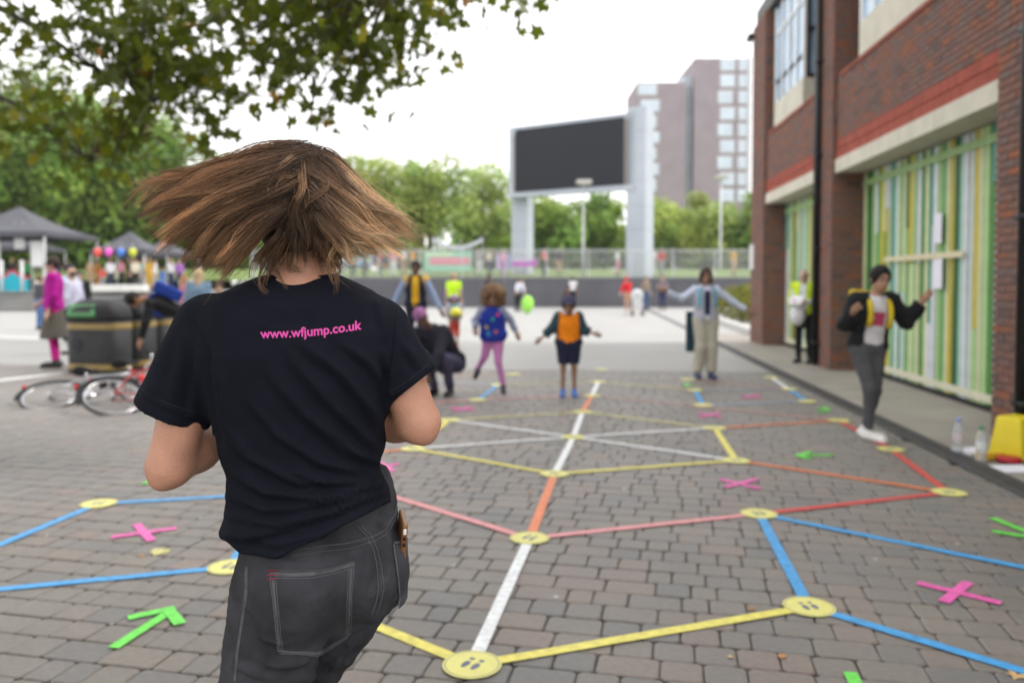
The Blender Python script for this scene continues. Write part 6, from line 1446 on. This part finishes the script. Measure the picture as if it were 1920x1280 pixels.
def sticker(px, py, label, r_=.112, marks=True):
    g_ = ground(px, py); e = empty('floor_sticker', label, 'sticker', (g_[0], g_[1], .0085), 0, 'round yellow floor stickers'); z = .0085
    q = MB(); q.prism([(g_[0] + math.cos(k * math.pi / 20) * r_, g_[1] + math.sin(k * math.pi / 20) * r_) for k in range(40)], z - .001, z); q.build('disc', mat('sticker_yellow', (.68, .64, .20), .5, .07, 12), e)
    M_p = mat('sticker_print', (.13, .14, .20), .6, .1, 20)
    v_ = []; n_ = 40
    for k in range(n_): a_ = k * 2 * math.pi / n_; v_ += [(g_[0] + math.cos(a_) * r_ * .90, g_[1] + math.sin(a_) * r_ * .90, z + .0006), (g_[0] + math.cos(a_) * r_ * .925, g_[1] + math.sin(a_) * r_ * .925, z + .0006)]
    link('ring', mesh('ring', v_, [(2 * k, 2 * k + 1, (2 * k + 3) % (2 * n_), (2 * k + 2) % (2 * n_)) for k in range(n_)], M_p), None, e)
    if marks:
        an = math.atan2(g_[1], g_[0]) - .55 if px < 1200 else math.atan2(g_[1], g_[0]) + .5
        for s_ in (-1, 1):
            for (c0, hl, hw) in ((-.012, .028, .0135), (.036, .010, .0115)):
                pl = []
                for k in range(14): t = k * 2 * math.pi / 14; lx, ly = c0 * r_ / .112 + math.cos(t) * hl, s_ * .021 + math.sin(t) * hw * (1 + .18 * math.cos(t)); pl.append((g_[0] + lx * math.cos(an) - ly * math.sin(an), g_[1] + lx * math.sin(an) + ly * math.cos(an)))
                q = MB(); q.prism(pl, z + .0002, z + .0008); q.build('footprint', M_p, e)
    return e
ST = {1: (885, 1248, 'footprint sticker nearest the camera where yellow and white tapes meet'), 2: (1517, 1139, 'sticker where yellow tape meets two bright blue tapes'), 3: (1423, 964, 'sticker where pink, red and blue tapes meet'), 4: (1779, 924, 'rightmost sticker at the corner of the red tapes'), 5: (993, 1010, 'sticker joining the near white tape, orange tape and pink tapes'), 6: (1040, 889, 'sticker at the near corner of the yellow hexagon'),
      7: (1380, 864, 'sticker at the near right corner of the yellow hexagon'), 8: (1670, 843, 'sticker beside the dancer\'s white shoes'), 9: (1573, 789, 'sticker where orange tape meets short red tape'), 10: (1340, 803, 'sticker at the far right corner of the yellow hexagon'), 11: (1075, 820, 'sticker at the centre of the white star'), 12: (1092, 773, 'sticker at the far corner of the yellow hexagon'), 13: (775, 842, 'sticker partly behind the woman\'s right elbow'),
      14: (842, 788, 'sticker just beyond the woman\'s right elbow'), 15: (432, 1064, 'sticker half hidden by the woman\'s left hip'), 16: (185, 945, 'leftmost sticker between two blue tapes'), 17: (1110, 742, 'sticker beside the boy\'s blue shoes'), 18: (1122, 716, 'sticker at the far end of the long central tape'), 19: (1128, 693, 'lone sticker beyond the end of the central tape'), 20: (1318, 760, 'sticker at the near end of the short blue tape'), 21: (1303, 732, 'sticker at the far end of the short blue tape'),
      22: (1290, 712, 'sticker left of the shoes of the person with arms wide'), 23: (1513, 753, 'sticker at the near end of the blue tape by the drain'), 24: (1479, 730, 'sticker between white and blue tape by the drain'), 25: (1446, 708, 'farthest sticker by the drain'), 26: (896, 750, 'sticker left of the running girl\'s shoe'), 27: (934, 722, 'sticker behind the running girl\'s legs'), 28: (962, 702, 'faint sticker right of the running girl')}
for k, (x, y, lab) in ST.items(): sticker(x, y, lab, marks=y > 760)
P_ = lambda k: ST[k][:2]
for a, b, c, lab in (
    (P_(1), P_(5), 'white', 'widest white tape running away from the nearest sticker'), (P_(5), P_(6), 'orange', 'orange tape between two stickers on the central line'), (P_(6), P_(11), 'white', 'white tape from the hexagon\'s near corner to its centre'), (P_(11), P_(12), 'white', 'white tape from the star centre to its far corner'), (P_(12), P_(17), 'orange', 'short orange tape on the central line by the boy'), (P_(17), P_(18), 'white', 'short white tape at the far end of the central line'),
    (P_(1), P_(2), 'yellow', 'long bright yellow tape crossing the bottom of the picture'), (P_(1), P_(15), 'yellow', 'yellow tape running behind the woman\'s legs'), (P_(15), (-420, 1146), 'blue', 'lower blue tape at the left edge'), (P_(16), (-200, 1105), 'blue', 'blue tape from the leftmost sticker to the left edge'), (P_(16), (520, 926), 'blue', 'blue tape from the leftmost sticker towards the woman'), (P_(15), (520, 926), 'blue', 'blue tape hidden behind the woman\'s waist'),
    (P_(5), (640, 902), 'pink', 'pink tape from the central line to behind the woman'), (P_(5), P_(3), 'pink', 'pink tape from the central line to the right'), (P_(3), P_(4), 'red', 'long red tape to the rightmost sticker'), (P_(4), P_(8), 'red', 'red tape from the rightmost sticker to the dancer'), (P_(8), P_(9), 'red', 'short red tape behind the dancer\'s shoes'), (P_(4), P_(7), 'orange', 'orange tape from the rightmost sticker to the hexagon'),
    (P_(3), P_(2), 'blue', 'short bright blue tape between the two right stickers'), (P_(2), (2300, 1374), 'blue', 'bright blue tape leaving at the lower right corner'), (P_(3), (2300, 1142), 'blue', 'bright blue tape leaving at the right edge'), (P_(7), P_(6), 'yellow', 'yellow tape on the near right side of the hexagon'), (P_(6), P_(13), 'yellow', 'yellow tape on the near left side of the hexagon'), (P_(7), P_(10), 'yellow', 'yellow tape on the right side of the hexagon'),
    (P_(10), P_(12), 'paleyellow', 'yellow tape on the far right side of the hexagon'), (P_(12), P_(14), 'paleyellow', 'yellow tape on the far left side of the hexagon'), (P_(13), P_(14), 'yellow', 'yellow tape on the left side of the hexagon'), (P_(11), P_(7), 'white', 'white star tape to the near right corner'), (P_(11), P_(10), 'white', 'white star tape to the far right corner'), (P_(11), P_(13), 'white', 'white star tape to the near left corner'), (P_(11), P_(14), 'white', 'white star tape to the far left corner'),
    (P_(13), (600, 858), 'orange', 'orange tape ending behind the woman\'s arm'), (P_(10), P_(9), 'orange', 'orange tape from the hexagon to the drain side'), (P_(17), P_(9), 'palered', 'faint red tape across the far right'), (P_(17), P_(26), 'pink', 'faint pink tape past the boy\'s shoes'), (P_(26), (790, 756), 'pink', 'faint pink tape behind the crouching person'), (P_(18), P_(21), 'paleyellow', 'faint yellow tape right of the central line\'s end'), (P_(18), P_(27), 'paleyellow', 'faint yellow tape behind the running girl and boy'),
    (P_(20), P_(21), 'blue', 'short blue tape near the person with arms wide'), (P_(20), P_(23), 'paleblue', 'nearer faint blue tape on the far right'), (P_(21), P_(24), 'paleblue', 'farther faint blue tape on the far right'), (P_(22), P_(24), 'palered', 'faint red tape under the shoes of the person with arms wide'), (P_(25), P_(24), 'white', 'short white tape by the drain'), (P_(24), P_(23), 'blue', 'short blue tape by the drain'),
    (P_(26), P_(27), 'blue', 'short blue tape left of the running girl'), (P_(27), (800, 716), 'paleblue', 'faint blue tape beyond the crouching person'), (P_(28), (840, 704), 'palered', 'faint orange tape beyond the running girl')):
    tape(a, b, c, lab)
def strips(name, label, cat, segs, c, grp, w=.05):
    g_ = ground(*segs[0][0]); e = empty(name, label, cat, (g_[0], g_[1], .007), 0, grp)
    for k, (a, b) in enumerate(segs):
        V, F_ = strip_mesh(ground(*a), ground(*b), w, .0072 + .0012 * k); link('tape_strip', mesh('tape_strip', V, F_, M_tp[c]), None, e)
for lab, a, b in (('pink tape cross left of the woman', ((208, 1008), (331, 991)), ((256, 984), (284, 1015))), ('pink tape cross beside the orange tape on the right', ((1350, 899), (1425, 917)), ((1360, 914), (1420, 899))), ('large pink tape cross at the lower right', ((1720, 1094), (1877, 1132)), ((1769, 1131), (1815, 1093))),
                  ('pink tape cross by the woman\'s right hip', ((690, 882), (748, 870)), ((712, 868), (738, 885))), ('faint pink tape cross by the crouching person', ((844, 764), (890, 770)), ((850, 771), (886, 763))), ('faint pink tape cross inside the far right tapes', ((1306, 774), (1354, 783)), ((1312, 783), (1348, 774))), ('farthest pink tape cross on the right', ((1390, 741), (1428, 747)), ((1396, 747), (1424, 741)))):
    strips('tape_cross', lab, 'tape cross', (a, b), 'magenta', 'pink tape crosses')
for lab, segs in (('green tape arrow at the lower left', (((212, 1216), (322, 1146)), ((240, 1160), (328, 1142)), ((312, 1142), (338, 1172)))), ('green tape arrow pointing left by the orange tape', (((1494, 855), (1562, 854)), ((1494, 855), (1520, 848)), ((1494, 855), (1518, 862)))), ('green tape arrow at the right edge', (((1860, 972), (1960, 1012)), ((1925, 1008), (1860, 997)), ((1925, 1010), (1945, 985)))),
                  ('small green tape arrow by the drain', (((1530, 768), (1556, 770)), ((1556, 770), (1542, 763)), ((1550, 773), (1535, 774)))), ('green tape arrow behind the woman\'s left elbow', (((268, 908), (350, 880)), ((350, 880), (322, 884)), ((350, 880), (352, 894)))), ('green tape arrow cut off by the bottom edge', (((1594, 1262), (1640, 1360)), ((1640, 1360), (1600, 1345)), ((1640, 1360), (1660, 1330)))), ('pale green tape arrow left of the person with arms wide', (((1284, 722), (1300, 722)), ((1284, 722), (1290, 719)), ((1284, 722), (1290, 725))))):
    strips('tape_arrow', lab, 'tape arrow', segs, 'green', 'green tape arrows')
# fallen leaves on the paving
fl = random.Random(4); lvm = [mesh('fallen_leaf', [(p[0], p[1], .02 + abs(p[2]) * .8) for p in LG[i][0]], LG[i][1], mat('dry_leaf_%d' % i, [(.42, .22, .08), (.35, .17, .06), (.5, .33, .15)][i], .7, .3, 10), True) for i in range(3)]
for k, (px, py, s_, lab) in enumerate(((1470, 1232, .022, 'dry leaf right of the long yellow tape'), (1411, 1143, .02, 'dry leaf on the long yellow tape near its right end'), (1908, 1266, .035, 'large dry leaf at the lower right corner'), (265, 1043, .02, 'dry leaf below the left pink cross'), (994, 925, .024, 'dry leaf right of the orange central tape'), (1738, 917, .022, 'brown leaf left of the rightmost sticker'), (1560, 853, .022, 'tan leaf at the tail of the left pointing arrow'), (290, 845, .016, 'dry leaf near the left elbow'), (1367, 1232, .014, 'small dry leaf below the yellow tape'), (1130, 860, .016, 'dry leaf inside the hexagon'))):
    o = link('fallen_leaf', lvm[k % 3]); o.location = (*ground(px, py)[:2], .004); o.scale = (s_ * 1.3,) * 3; o.rotation_euler = (0, 0, fl.uniform(0, 6)); tag(o, lab, 'leaf', 'dry leaves on the paving')
g_ = ground(300, 1034); q = MB(); r2 = random.Random(8); pl = [(g_[0] + math.cos(k * .524) * .07 * r2.uniform(.6, 1.15), g_[1] + math.sin(k * .524) * .07 * r2.uniform(.5, 1.1)) for k in range(12)]; q.prism(pl, .0035, .0045); tag(q.build('sticker_scrap', mat('scrap_yellow', (.5, .47, .2), .7, .4, 40)), 'torn scrap of yellow sticker below the left pink cross', 'scrap')
g_ = ground(14, 803); q = MB(); q.prism([(g_[0] - .05, g_[1] - .04), (g_[0] + .06, g_[1] - .03), (g_[0] + .05, g_[1] + .04), (g_[0] - .06, g_[1] + .03)], .004, .006); tag(q.build('paper_scrap', mat('grey_paper', (.3, .3, .31), .7)), 'small grey paper scrap at the left edge below the bicycles', 'paper')
# ================================================================== things by the near pier: bottles, papers, box
def bottle(px, py, h, capc, label, lab_c):
    g_ = ground(px, py); e = empty('water_bottle', label, 'bottle', g_, 0, 'plastic bottles by the pier'); s_ = h / .23; M_b = MATS.get('bottle_clear')
    if M_b is None:
        M_b = mat('bottle_clear', (.8, .85, .88), .08, 0, spec=.5); M_b.node_tree.nodes['Principled BSDF'].inputs['Transmission Weight'].default_value = .75; M_b.node_tree.nodes['Principled BSDF'].inputs['IOR'].default_value = 1.2
    q = MB(); q.lathe([(.028, .001), (.032, .01), (.032, .05), (.03, .06), (.032, .07), (.032, .14), (.026, .17), (.013, .20), (.012, .212)], 18, g_, sx=s_, sy=s_); q.v = [(x, y, z * s_) for x, y, z in q.v]; q.build('bottle_body', M_b, e, True)
    q = MB(); q.lathe([(.014, .208), (.0145, .212), (.0145, .228), (.012, .231)], 14, g_, sx=s_, sy=s_); q.v = [(x, y, z * s_) for x, y, z in q.v]; q.build('cap', mat('cap_' + label.split()[4], capc, .4, 0), e, True)
    q = MB(); q.lathe([(.0325, .08), (.0328, .082), (.0328, .13), (.0325, .132)], 18, g_, sx=s_, sy=s_); q.v = [(x, y, z * s_) for x, y, z in q.v]; q.build('wrapper', mat('wrap_' + label.split()[4], lab_c, .5, .1), e, True)
bottle(1796, 849, .30, (.25, .35, .72), 'clear bottle with a blue cap standing on the pavement', (.62, .52, .58)); bottle(1839, 866, .29, (.03, .22, .13), 'clear bottle with a green cap among the papers', (.6, .62, .6))
g_ = ground(1905, 862)
bx0 = empty('storage_box', 'yellow plastic box standing upside down by the near pier', 'box', (g_[0], g_[1], 0))
def taper(c, w0, d0, w1, d1, h, rz): 
    v_ = [(-w0, -d0, 0), (w0, -d0, 0), (w0, d0, 0), (-w0, d0, 0), (-w1, -d1, h), (w1, -d1, h), (w1, d1, h), (-w1, d1, h)]; M_ = Matrix.Translation(Vector(c)) @ Matrix.Rotation(rz, 4, 'Z'); return [M_ @ Vector(p) for p in v_], [(0, 3, 2, 1), (4, 5, 6, 7), (0, 1, 5, 4), (1, 2, 6, 5), (2, 3, 7, 6), (3, 0, 4, 7)]
M_yel = mat('plastic_yellow', (.70, .56, .02), .4, .06, 6)
def rounded(name, vf, m, parent, bev=.02):
    me = mesh(name, vf[0], vf[1], m); bm = bmesh.new(); bm.from_mesh(me); bmesh.ops.bevel(bm, geom=bm.edges[:], offset=bev, segments=3, affect='EDGES', profile=.5); bm.to_mesh(me); bm.free(); me.polygons.foreach_set('use_smooth', np.ones(len(me.polygons), bool)); return link(name, me, None, parent)
cb = (g_[0] + .06, g_[1] + .10, .004); rounded('shell', taper(cb, .17, .14, .12, .10, .34, .5), M_yel, bx0); 
v_, f_ = taper((cb[0], cb[1], .012), .185, .155, .183, .153, .03, .5); rounded('rim', (v_, f_), M_yel, bx0, .008)
for k, (px, py, w_, d_, rz, lab) in enumerate(((1822, 848, .12, .10, .3, 'white papers behind the green capped bottle'), (1868, 853, .12, .09, -.2, 'white papers before the yellow box'), (1900, 880, .15, .11, .1, 'white sheet nearest the camera by the near pier'))):
    g_ = ground(px, py); M_ = Matrix.Translation(Vector((g_[0], g_[1], 0))) @ Matrix.Rotation(rz, 4, 'Z'); q = MB(); q.prism([(-w_, -d_), (w_, -d_), (w_, d_), (-w_, d_)], .001, .012 + .01 * (k < 2), M=M_); tag(q.build('paper_stack', MATS['paper']), lab, 'paper', 'papers by the near pier')
g_ = ground(1857, 862); q = MB(); q.box((g_[0], g_[1], .035), (.20, .07, .05), .1); tag(q.build('small_box', mat('box_amber', (.62, .36, .02), .5, .1)), 'small amber box beside the green capped bottle', 'box')
g_ = ground(1892, 868); q = MB(); q.lathe([(.085, 0), (.09, .01), (.09, .03), (.085, .038), (.07, .04)], 24, (g_[0], g_[1], .014)); tag(q.build('red_tub', mat('tub_red', (.40, .01, .025), .4, .08), None, True), 'flat round red tub in front of the yellow box', 'tub')

# ================================================================== recycling bins
M_bin = mat('bin_charcoal', (.024, .024, .026), .6, .18, 10, .1, spec=.25); M_gold = mat('bin_gold', (.30, .21, .07), .5, .15, 8)
g0 = ground(170, 699)
bdir = norm(ground(236, 690) - ground(178, 699)); bdir = norm(np.array([.22, .97, 0])); bperp = np.array([bdir[1], -bdir[0], 0])
def recycling_bin(k, c, lid, label):
    e = empty('recycling_bin', label, 'bin', c, 0, 'row of recycling bins'); rz = math.atan2(bperp[1], bperp[0]); M_ = Matrix.Translation(Vector(c)) @ Matrix.Rotation(rz, 4, 'Z')
    Wd, Dp = .46, .29; n = 28
    def ring(s_, z, e_=4.0): return [(math.copysign(abs(math.cos(2 * math.pi * i / n)) ** (2 / e_), math.cos(2 * math.pi * i / n)) * Wd * s_, math.copysign(abs(math.sin(2 * math.pi * i / n)) ** (2 / e_), math.sin(2 * math.pi * i / n)) * Dp * (s_ if s_ < .9 else 1), z) for i in range(n)]
    def loft(rings): return [M_ @ Vector(p) for r_ in rings for p in r_], [(i * n + j, i * n + (j + 1) % n, (i + 1) * n + (j + 1) % n, (i + 1) * n + j) for i in range(len(rings) - 1) for j in range(n)] + [tuple(range(n - 1, -1, -1)), tuple((len(rings) - 1) * n + j for j in range(n))]
    v_, f_ = loft([ring(.97, 0), ring(1, .03), ring(1, .84)]); link('body', mesh('body', v_, f_, M_bin, True), None, e)
    v_, f_ = loft([ring(1.02, .842), ring(1.02, .90), ring(1.0, .96), ring(.93, 1.04), ring(.80, 1.11), ring(.6, 1.155), ring(.3, 1.175)]); hd_ = link('hood', mesh('hood', v_, f_, M_bin, True), None, e)
    for z in (.70, .06):
        v_, f_ = loft([ring(1.008, z), ring(1.012, z + .01), ring(1.012, z + .08), ring(1.008, z + .09)]); f_ = f_[:-2]; link('gold_band', mesh('gold_band', v_, f_, M_gold, True), None, e)
    # aperture surround on the camera-facing side of the hood
    v_, f_ = rbox((0, 0, 0), np.array([1, 0, 0]), np.array([0, 1, 0]), np.array([0, 0, 1]), (.26, .05, .11), .03, .02); MM = M_ @ Matrix.Translation(Vector((-.10, -Dp * .86, .985))) @ Matrix.Rotation(R(-24), 4, 'X'); link('aperture_surround', mesh('aperture_surround', [MM @ Vector(p) for p in v_], f_, lid, True), None, e)
    v_, f_ = rbox((0, 0, 0), np.array([1, 0, 0]), np.array([0, 1, 0]), np.array([0, 0, 1]), (.18, .012, .032), .008, .008); MM2 = M_ @ Matrix.Translation(Vector((-.10, -Dp * .86 - .045, .99))) @ Matrix.Rotation(R(-24), 4, 'X'); link('slot', mesh('slot', [MM2 @ Vector(p) for p in v_], f_, M_dark, True), None, e)
    q = MB(); Mc = M_ @ Matrix.Translation(Vector((-.19, -Dp - .004, .46))) @ Matrix.Rotation(R(90), 4, 'X'); q.prism([(math.cos(i * .3142) * .085, math.sin(i * .3142) * .085) for i in range(20)], -.004, .006, M=Mc); q.build('badge', M_dark, e)
base = ground(168, 700); M_gr = mat('bin_green', (.08, .26, .10), .5, .1, 10)
for k, lid, lab in ((0, M_gr, 'front recycling bin with a green mouth'), (1, mat('bin_pale', (.5, .5, .52), .5, .1, 10), 'middle recycling bin with a pale mouth'), (2, M_bin, 'rear recycling bin beside the bending man')):
    recycling_bin(k, base + bdir * (.62 * k + .25), lid, lab)

# ================================================================== bicycles lying on the ground
M_tyre = mat('tyre_black', (.02, .02, .022), .8, .1, 20); M_chr = mat('chrome', (.6, .6, .62), .2, .05, 10, metal=1.0); M_sil = mat('frame_silver', (.42, .43, .46), .3, .08, 8, metal=.7); M_rd = mat('frame_red', (.38, .02, .03), .35, .1, 8)
def bicycle(label, origin, Rm, fm, bar_turn=25):
    """built upright in the x-z plane (rear wheel at x=0), then laid over by Rm"""
    MM = Matrix.Translation(Vector(origin)) @ Rm; e = empty('bicycle', label, 'bicycle', origin, 0, 'bicycles dropped by the bins')
    def put(mb, name, m, parent=e, smooth=True, X=Matrix()): return link(name, mesh(name, [MM @ X @ Vector(p) for p in mb.v], mb.f, m, smooth), None, parent)
    r_ = .335; RW, FW, BB, ST_, HT, HB = Vector((0, 0, r_)), Vector((1.0, 0, r_)), Vector((.43, 0, .28)), Vector((.28, 0, .82)), Vector((.83, 0, .86)), Vector((.87, 0, .70))
    for nm, a, b, rr3 in (('seat_tube', BB, ST_, .016), ('top_tube', ST_.lerp(BB, .1), HT, .015), ('down_tube', BB, HB, .018), ('head_tube', HT, HB, .02)):
        q = MB(); q.tube([a, b], rr3, 10); put(q, nm, fm)
    q = MB()
    for s_ in (-1, 1): q.tube([BB + Vector((0, s_ * .02, 0)), RW + Vector((0, s_ * .06, 0))], .009, 7); 
    q2 = MB()
    for s_ in (-1, 1): q2.tube([ST_.lerp(BB, .12) + Vector((0, s_ * .015, 0)), RW + Vector((0, s_ * .06, 0))], .008, 7)
    put(q, 'chain_stay', fm)['kind'] = 'stuff'; put(q2, 'seat_stay', fm)['kind'] = 'stuff'
    X = Matrix.Translation(HB) @ Matrix.Rotation(R(bar_turn), 4, (HT - HB).normalized()) @ Matrix.Translation(-HB)
    q = MB(); q.tube([HB + Vector((.0, .0, 0)), HB + Vector((.015, .05, -.03)), FW + Vector((0, .055, 0))], .011, 7); q.tube([HB, HB + Vector((.015, -.05, -.03)), FW + Vector((0, -.055, 0))], .011, 7); put(q, 'fork', fm, X=X)
    q = MB(); st = HT + Vector((.05, 0, .06)); q.tube([HT, HT + Vector((-.005, 0, .06)), st], .013, 7); put(q, 'stem', M_chr, X=X)
    q = MB(); q.tube([st + Vector((.0, -.29, .04)), st + Vector((.06, -.22, .03)), st + Vector((.03, -.06, 0)), st + Vector((.03, .06, 0)), st + Vector((.06, .22, .03)), st + Vector((.0, .29, .04))], .0125, 8); hb = put(q, 'handlebar', M_chr, X=X)
    for s_ in (-1, 1): q = MB(); q.tube([st + Vector((.005, s_ * .28, .038)), st + Vector((-.06, s_ * .31, .045))], .018, 8); put(q, 'grip', M_tyre, hb, X=X)
    q = MB(); q.tube([ST_, ST_ + (ST_ - BB).normalized() * .12], .013, 8); put(q, 'seat_post', M_chr)
    sc0 = ST_ + (ST_ - BB).normalized() * .13; v_, f_ = sdf_mesh(lambda P: smin(ell(P, (-.06, 0, 0), (.10, .075, .03)), rcone(P, vec(-.02, 0, 0), vec(.14, 0, .005), .035, .018), .03), (-.2, -.12, -.08), (.22, .12, .08), .012); sm = MB(); sm.v = [Vector(p) + sc0 for p in v_]; sm.f = [tuple(int(i) for i in k) for k in f_]; put(sm, 'saddle', M_tyre)
    for nm, c, Xw in (('rear', RW, Matrix()), ('front', FW, X)):
        circ = lambda rad, n: [c + Vector((math.cos(2 * math.pi * i / n) * rad, 0, math.sin(2 * math.pi * i / n) * rad)) for i in range(n)]
        q = MB(); q.tube(circ(r_ - .016, 40), .017, 8, close=True); ty_ = put(q, 'wheel', M_tyre, X=Xw)
        q = MB(); q.tube(circ(r_ - .042, 40), .010, 6, close=True); put(q, 'rim', M_chr, ty_, X=Xw)
        q = MB(); q.tube([c + Vector((0, -.05, 0)), c + Vector((0, .05, 0))], .018, 8); put(q, 'hub', M_chr, ty_, X=Xw)
        q = MB()
        for i in range(24): a_ = 2 * math.pi * i / 24; q.tube([c + Vector((math.cos(a_ + .5) * .016, (-1) ** i * .03, math.sin(a_ + .5) * .016)), c + Vector((math.cos(a_) * (r_ - .045), 0, math.sin(a_) * (r_ - .045)))], .0016, 3)
        put(q, 'spokes', M_chr, ty_, X=Xw)['kind'] = 'stuff'
        q = MB(); q.tube([c + Vector((math.cos(t) * (r_ + .025), 0, math.sin(t) * (r_ + .025))) for t in np.linspace(R(20 if nm == 'rear' else 40), R(190 if nm == 'rear' else 200), 22)], .02, 6); put(q, 'mudguard', M_tyre, X=Xw)
    q = MB(); q.tube([BB + Vector((0, -.045, 0)), BB + Vector((0, -.05, 0))], .09, 20); put(q, 'chainring', M_chr)
    for s_ in (-1, 1):
        an_ = R(30) if s_ < 0 else R(210); ce = BB + Vector((math.cos(an_) * .17, s_ * .07, math.sin(an_) * .17)); q = MB(); q.tube([BB + Vector((0, s_ * .06, 0)), ce], .011, 6); cr = put(q, 'crank', M_chr); q = MB(); q.box(ce + Vector((0, s_ * .05, 0)), (.09, .09, .025)); put(q, 'pedal', M_tyre, cr, False)
    q = MB(); q.box(RW + Vector((-.34, 0, .22)), (.03, .05, .05)); put(q, 'rear_reflector', mat('reflector_red', (.55, .01, .01), .25, 0), smooth=False)
    q = MB(); q.box(ST_.lerp(BB, .35) + Vector((.035, .0, 0)), (.05, .07, .09)); put(q, 'lamp', MATS['reflector_red'], smooth=False)
    return e
o1 = ground(95, 758)
bicycle('silver bicycle lying on its side in front of the bins', (o1[0], o1[1], .10), Matrix.Rotation(R(14), 4, 'Z') @ Matrix.Rotation(R(-68), 4, 'X') @ Matrix.Translation(Vector((0, 0, -.335))), M_sil, 30)
o2 = ground(215, 772)
bicycle('red bicycle fallen behind the silver one near the woman\'s sleeve', (o2[0], o2[1], .12), Matrix.Rotation(R(38), 4, 'Z') @ Matrix.Rotation(R(-58), 4, 'X') @ Matrix.Translation(Vector((0, 0, -.26))), M_rd, -30)

# ================================================================== haze
q = MB(); q.span((-320, -40, -1.0), (320, 190, 60)); hz = q.build('haze', None); hz['kind'] = 'stuff'
hm_ = bpy.data.materials.new('haze_air'); hm_.use_nodes = True; hm_.node_tree.nodes.clear(); ho = hm_.node_tree.nodes.new('ShaderNodeOutputMaterial'); hv = hm_.node_tree.nodes.new('ShaderNodeVolumePrincipled')
hv.inputs['Color'].default_value = (.97, .98, 1, 1); hv.inputs['Density'].default_value = .0003; hv.inputs['Anisotropy'].default_value = .3
hm_.node_tree.links.new(hv.outputs[0], ho.inputs['Volume']); hz.data.materials.append(hm_)
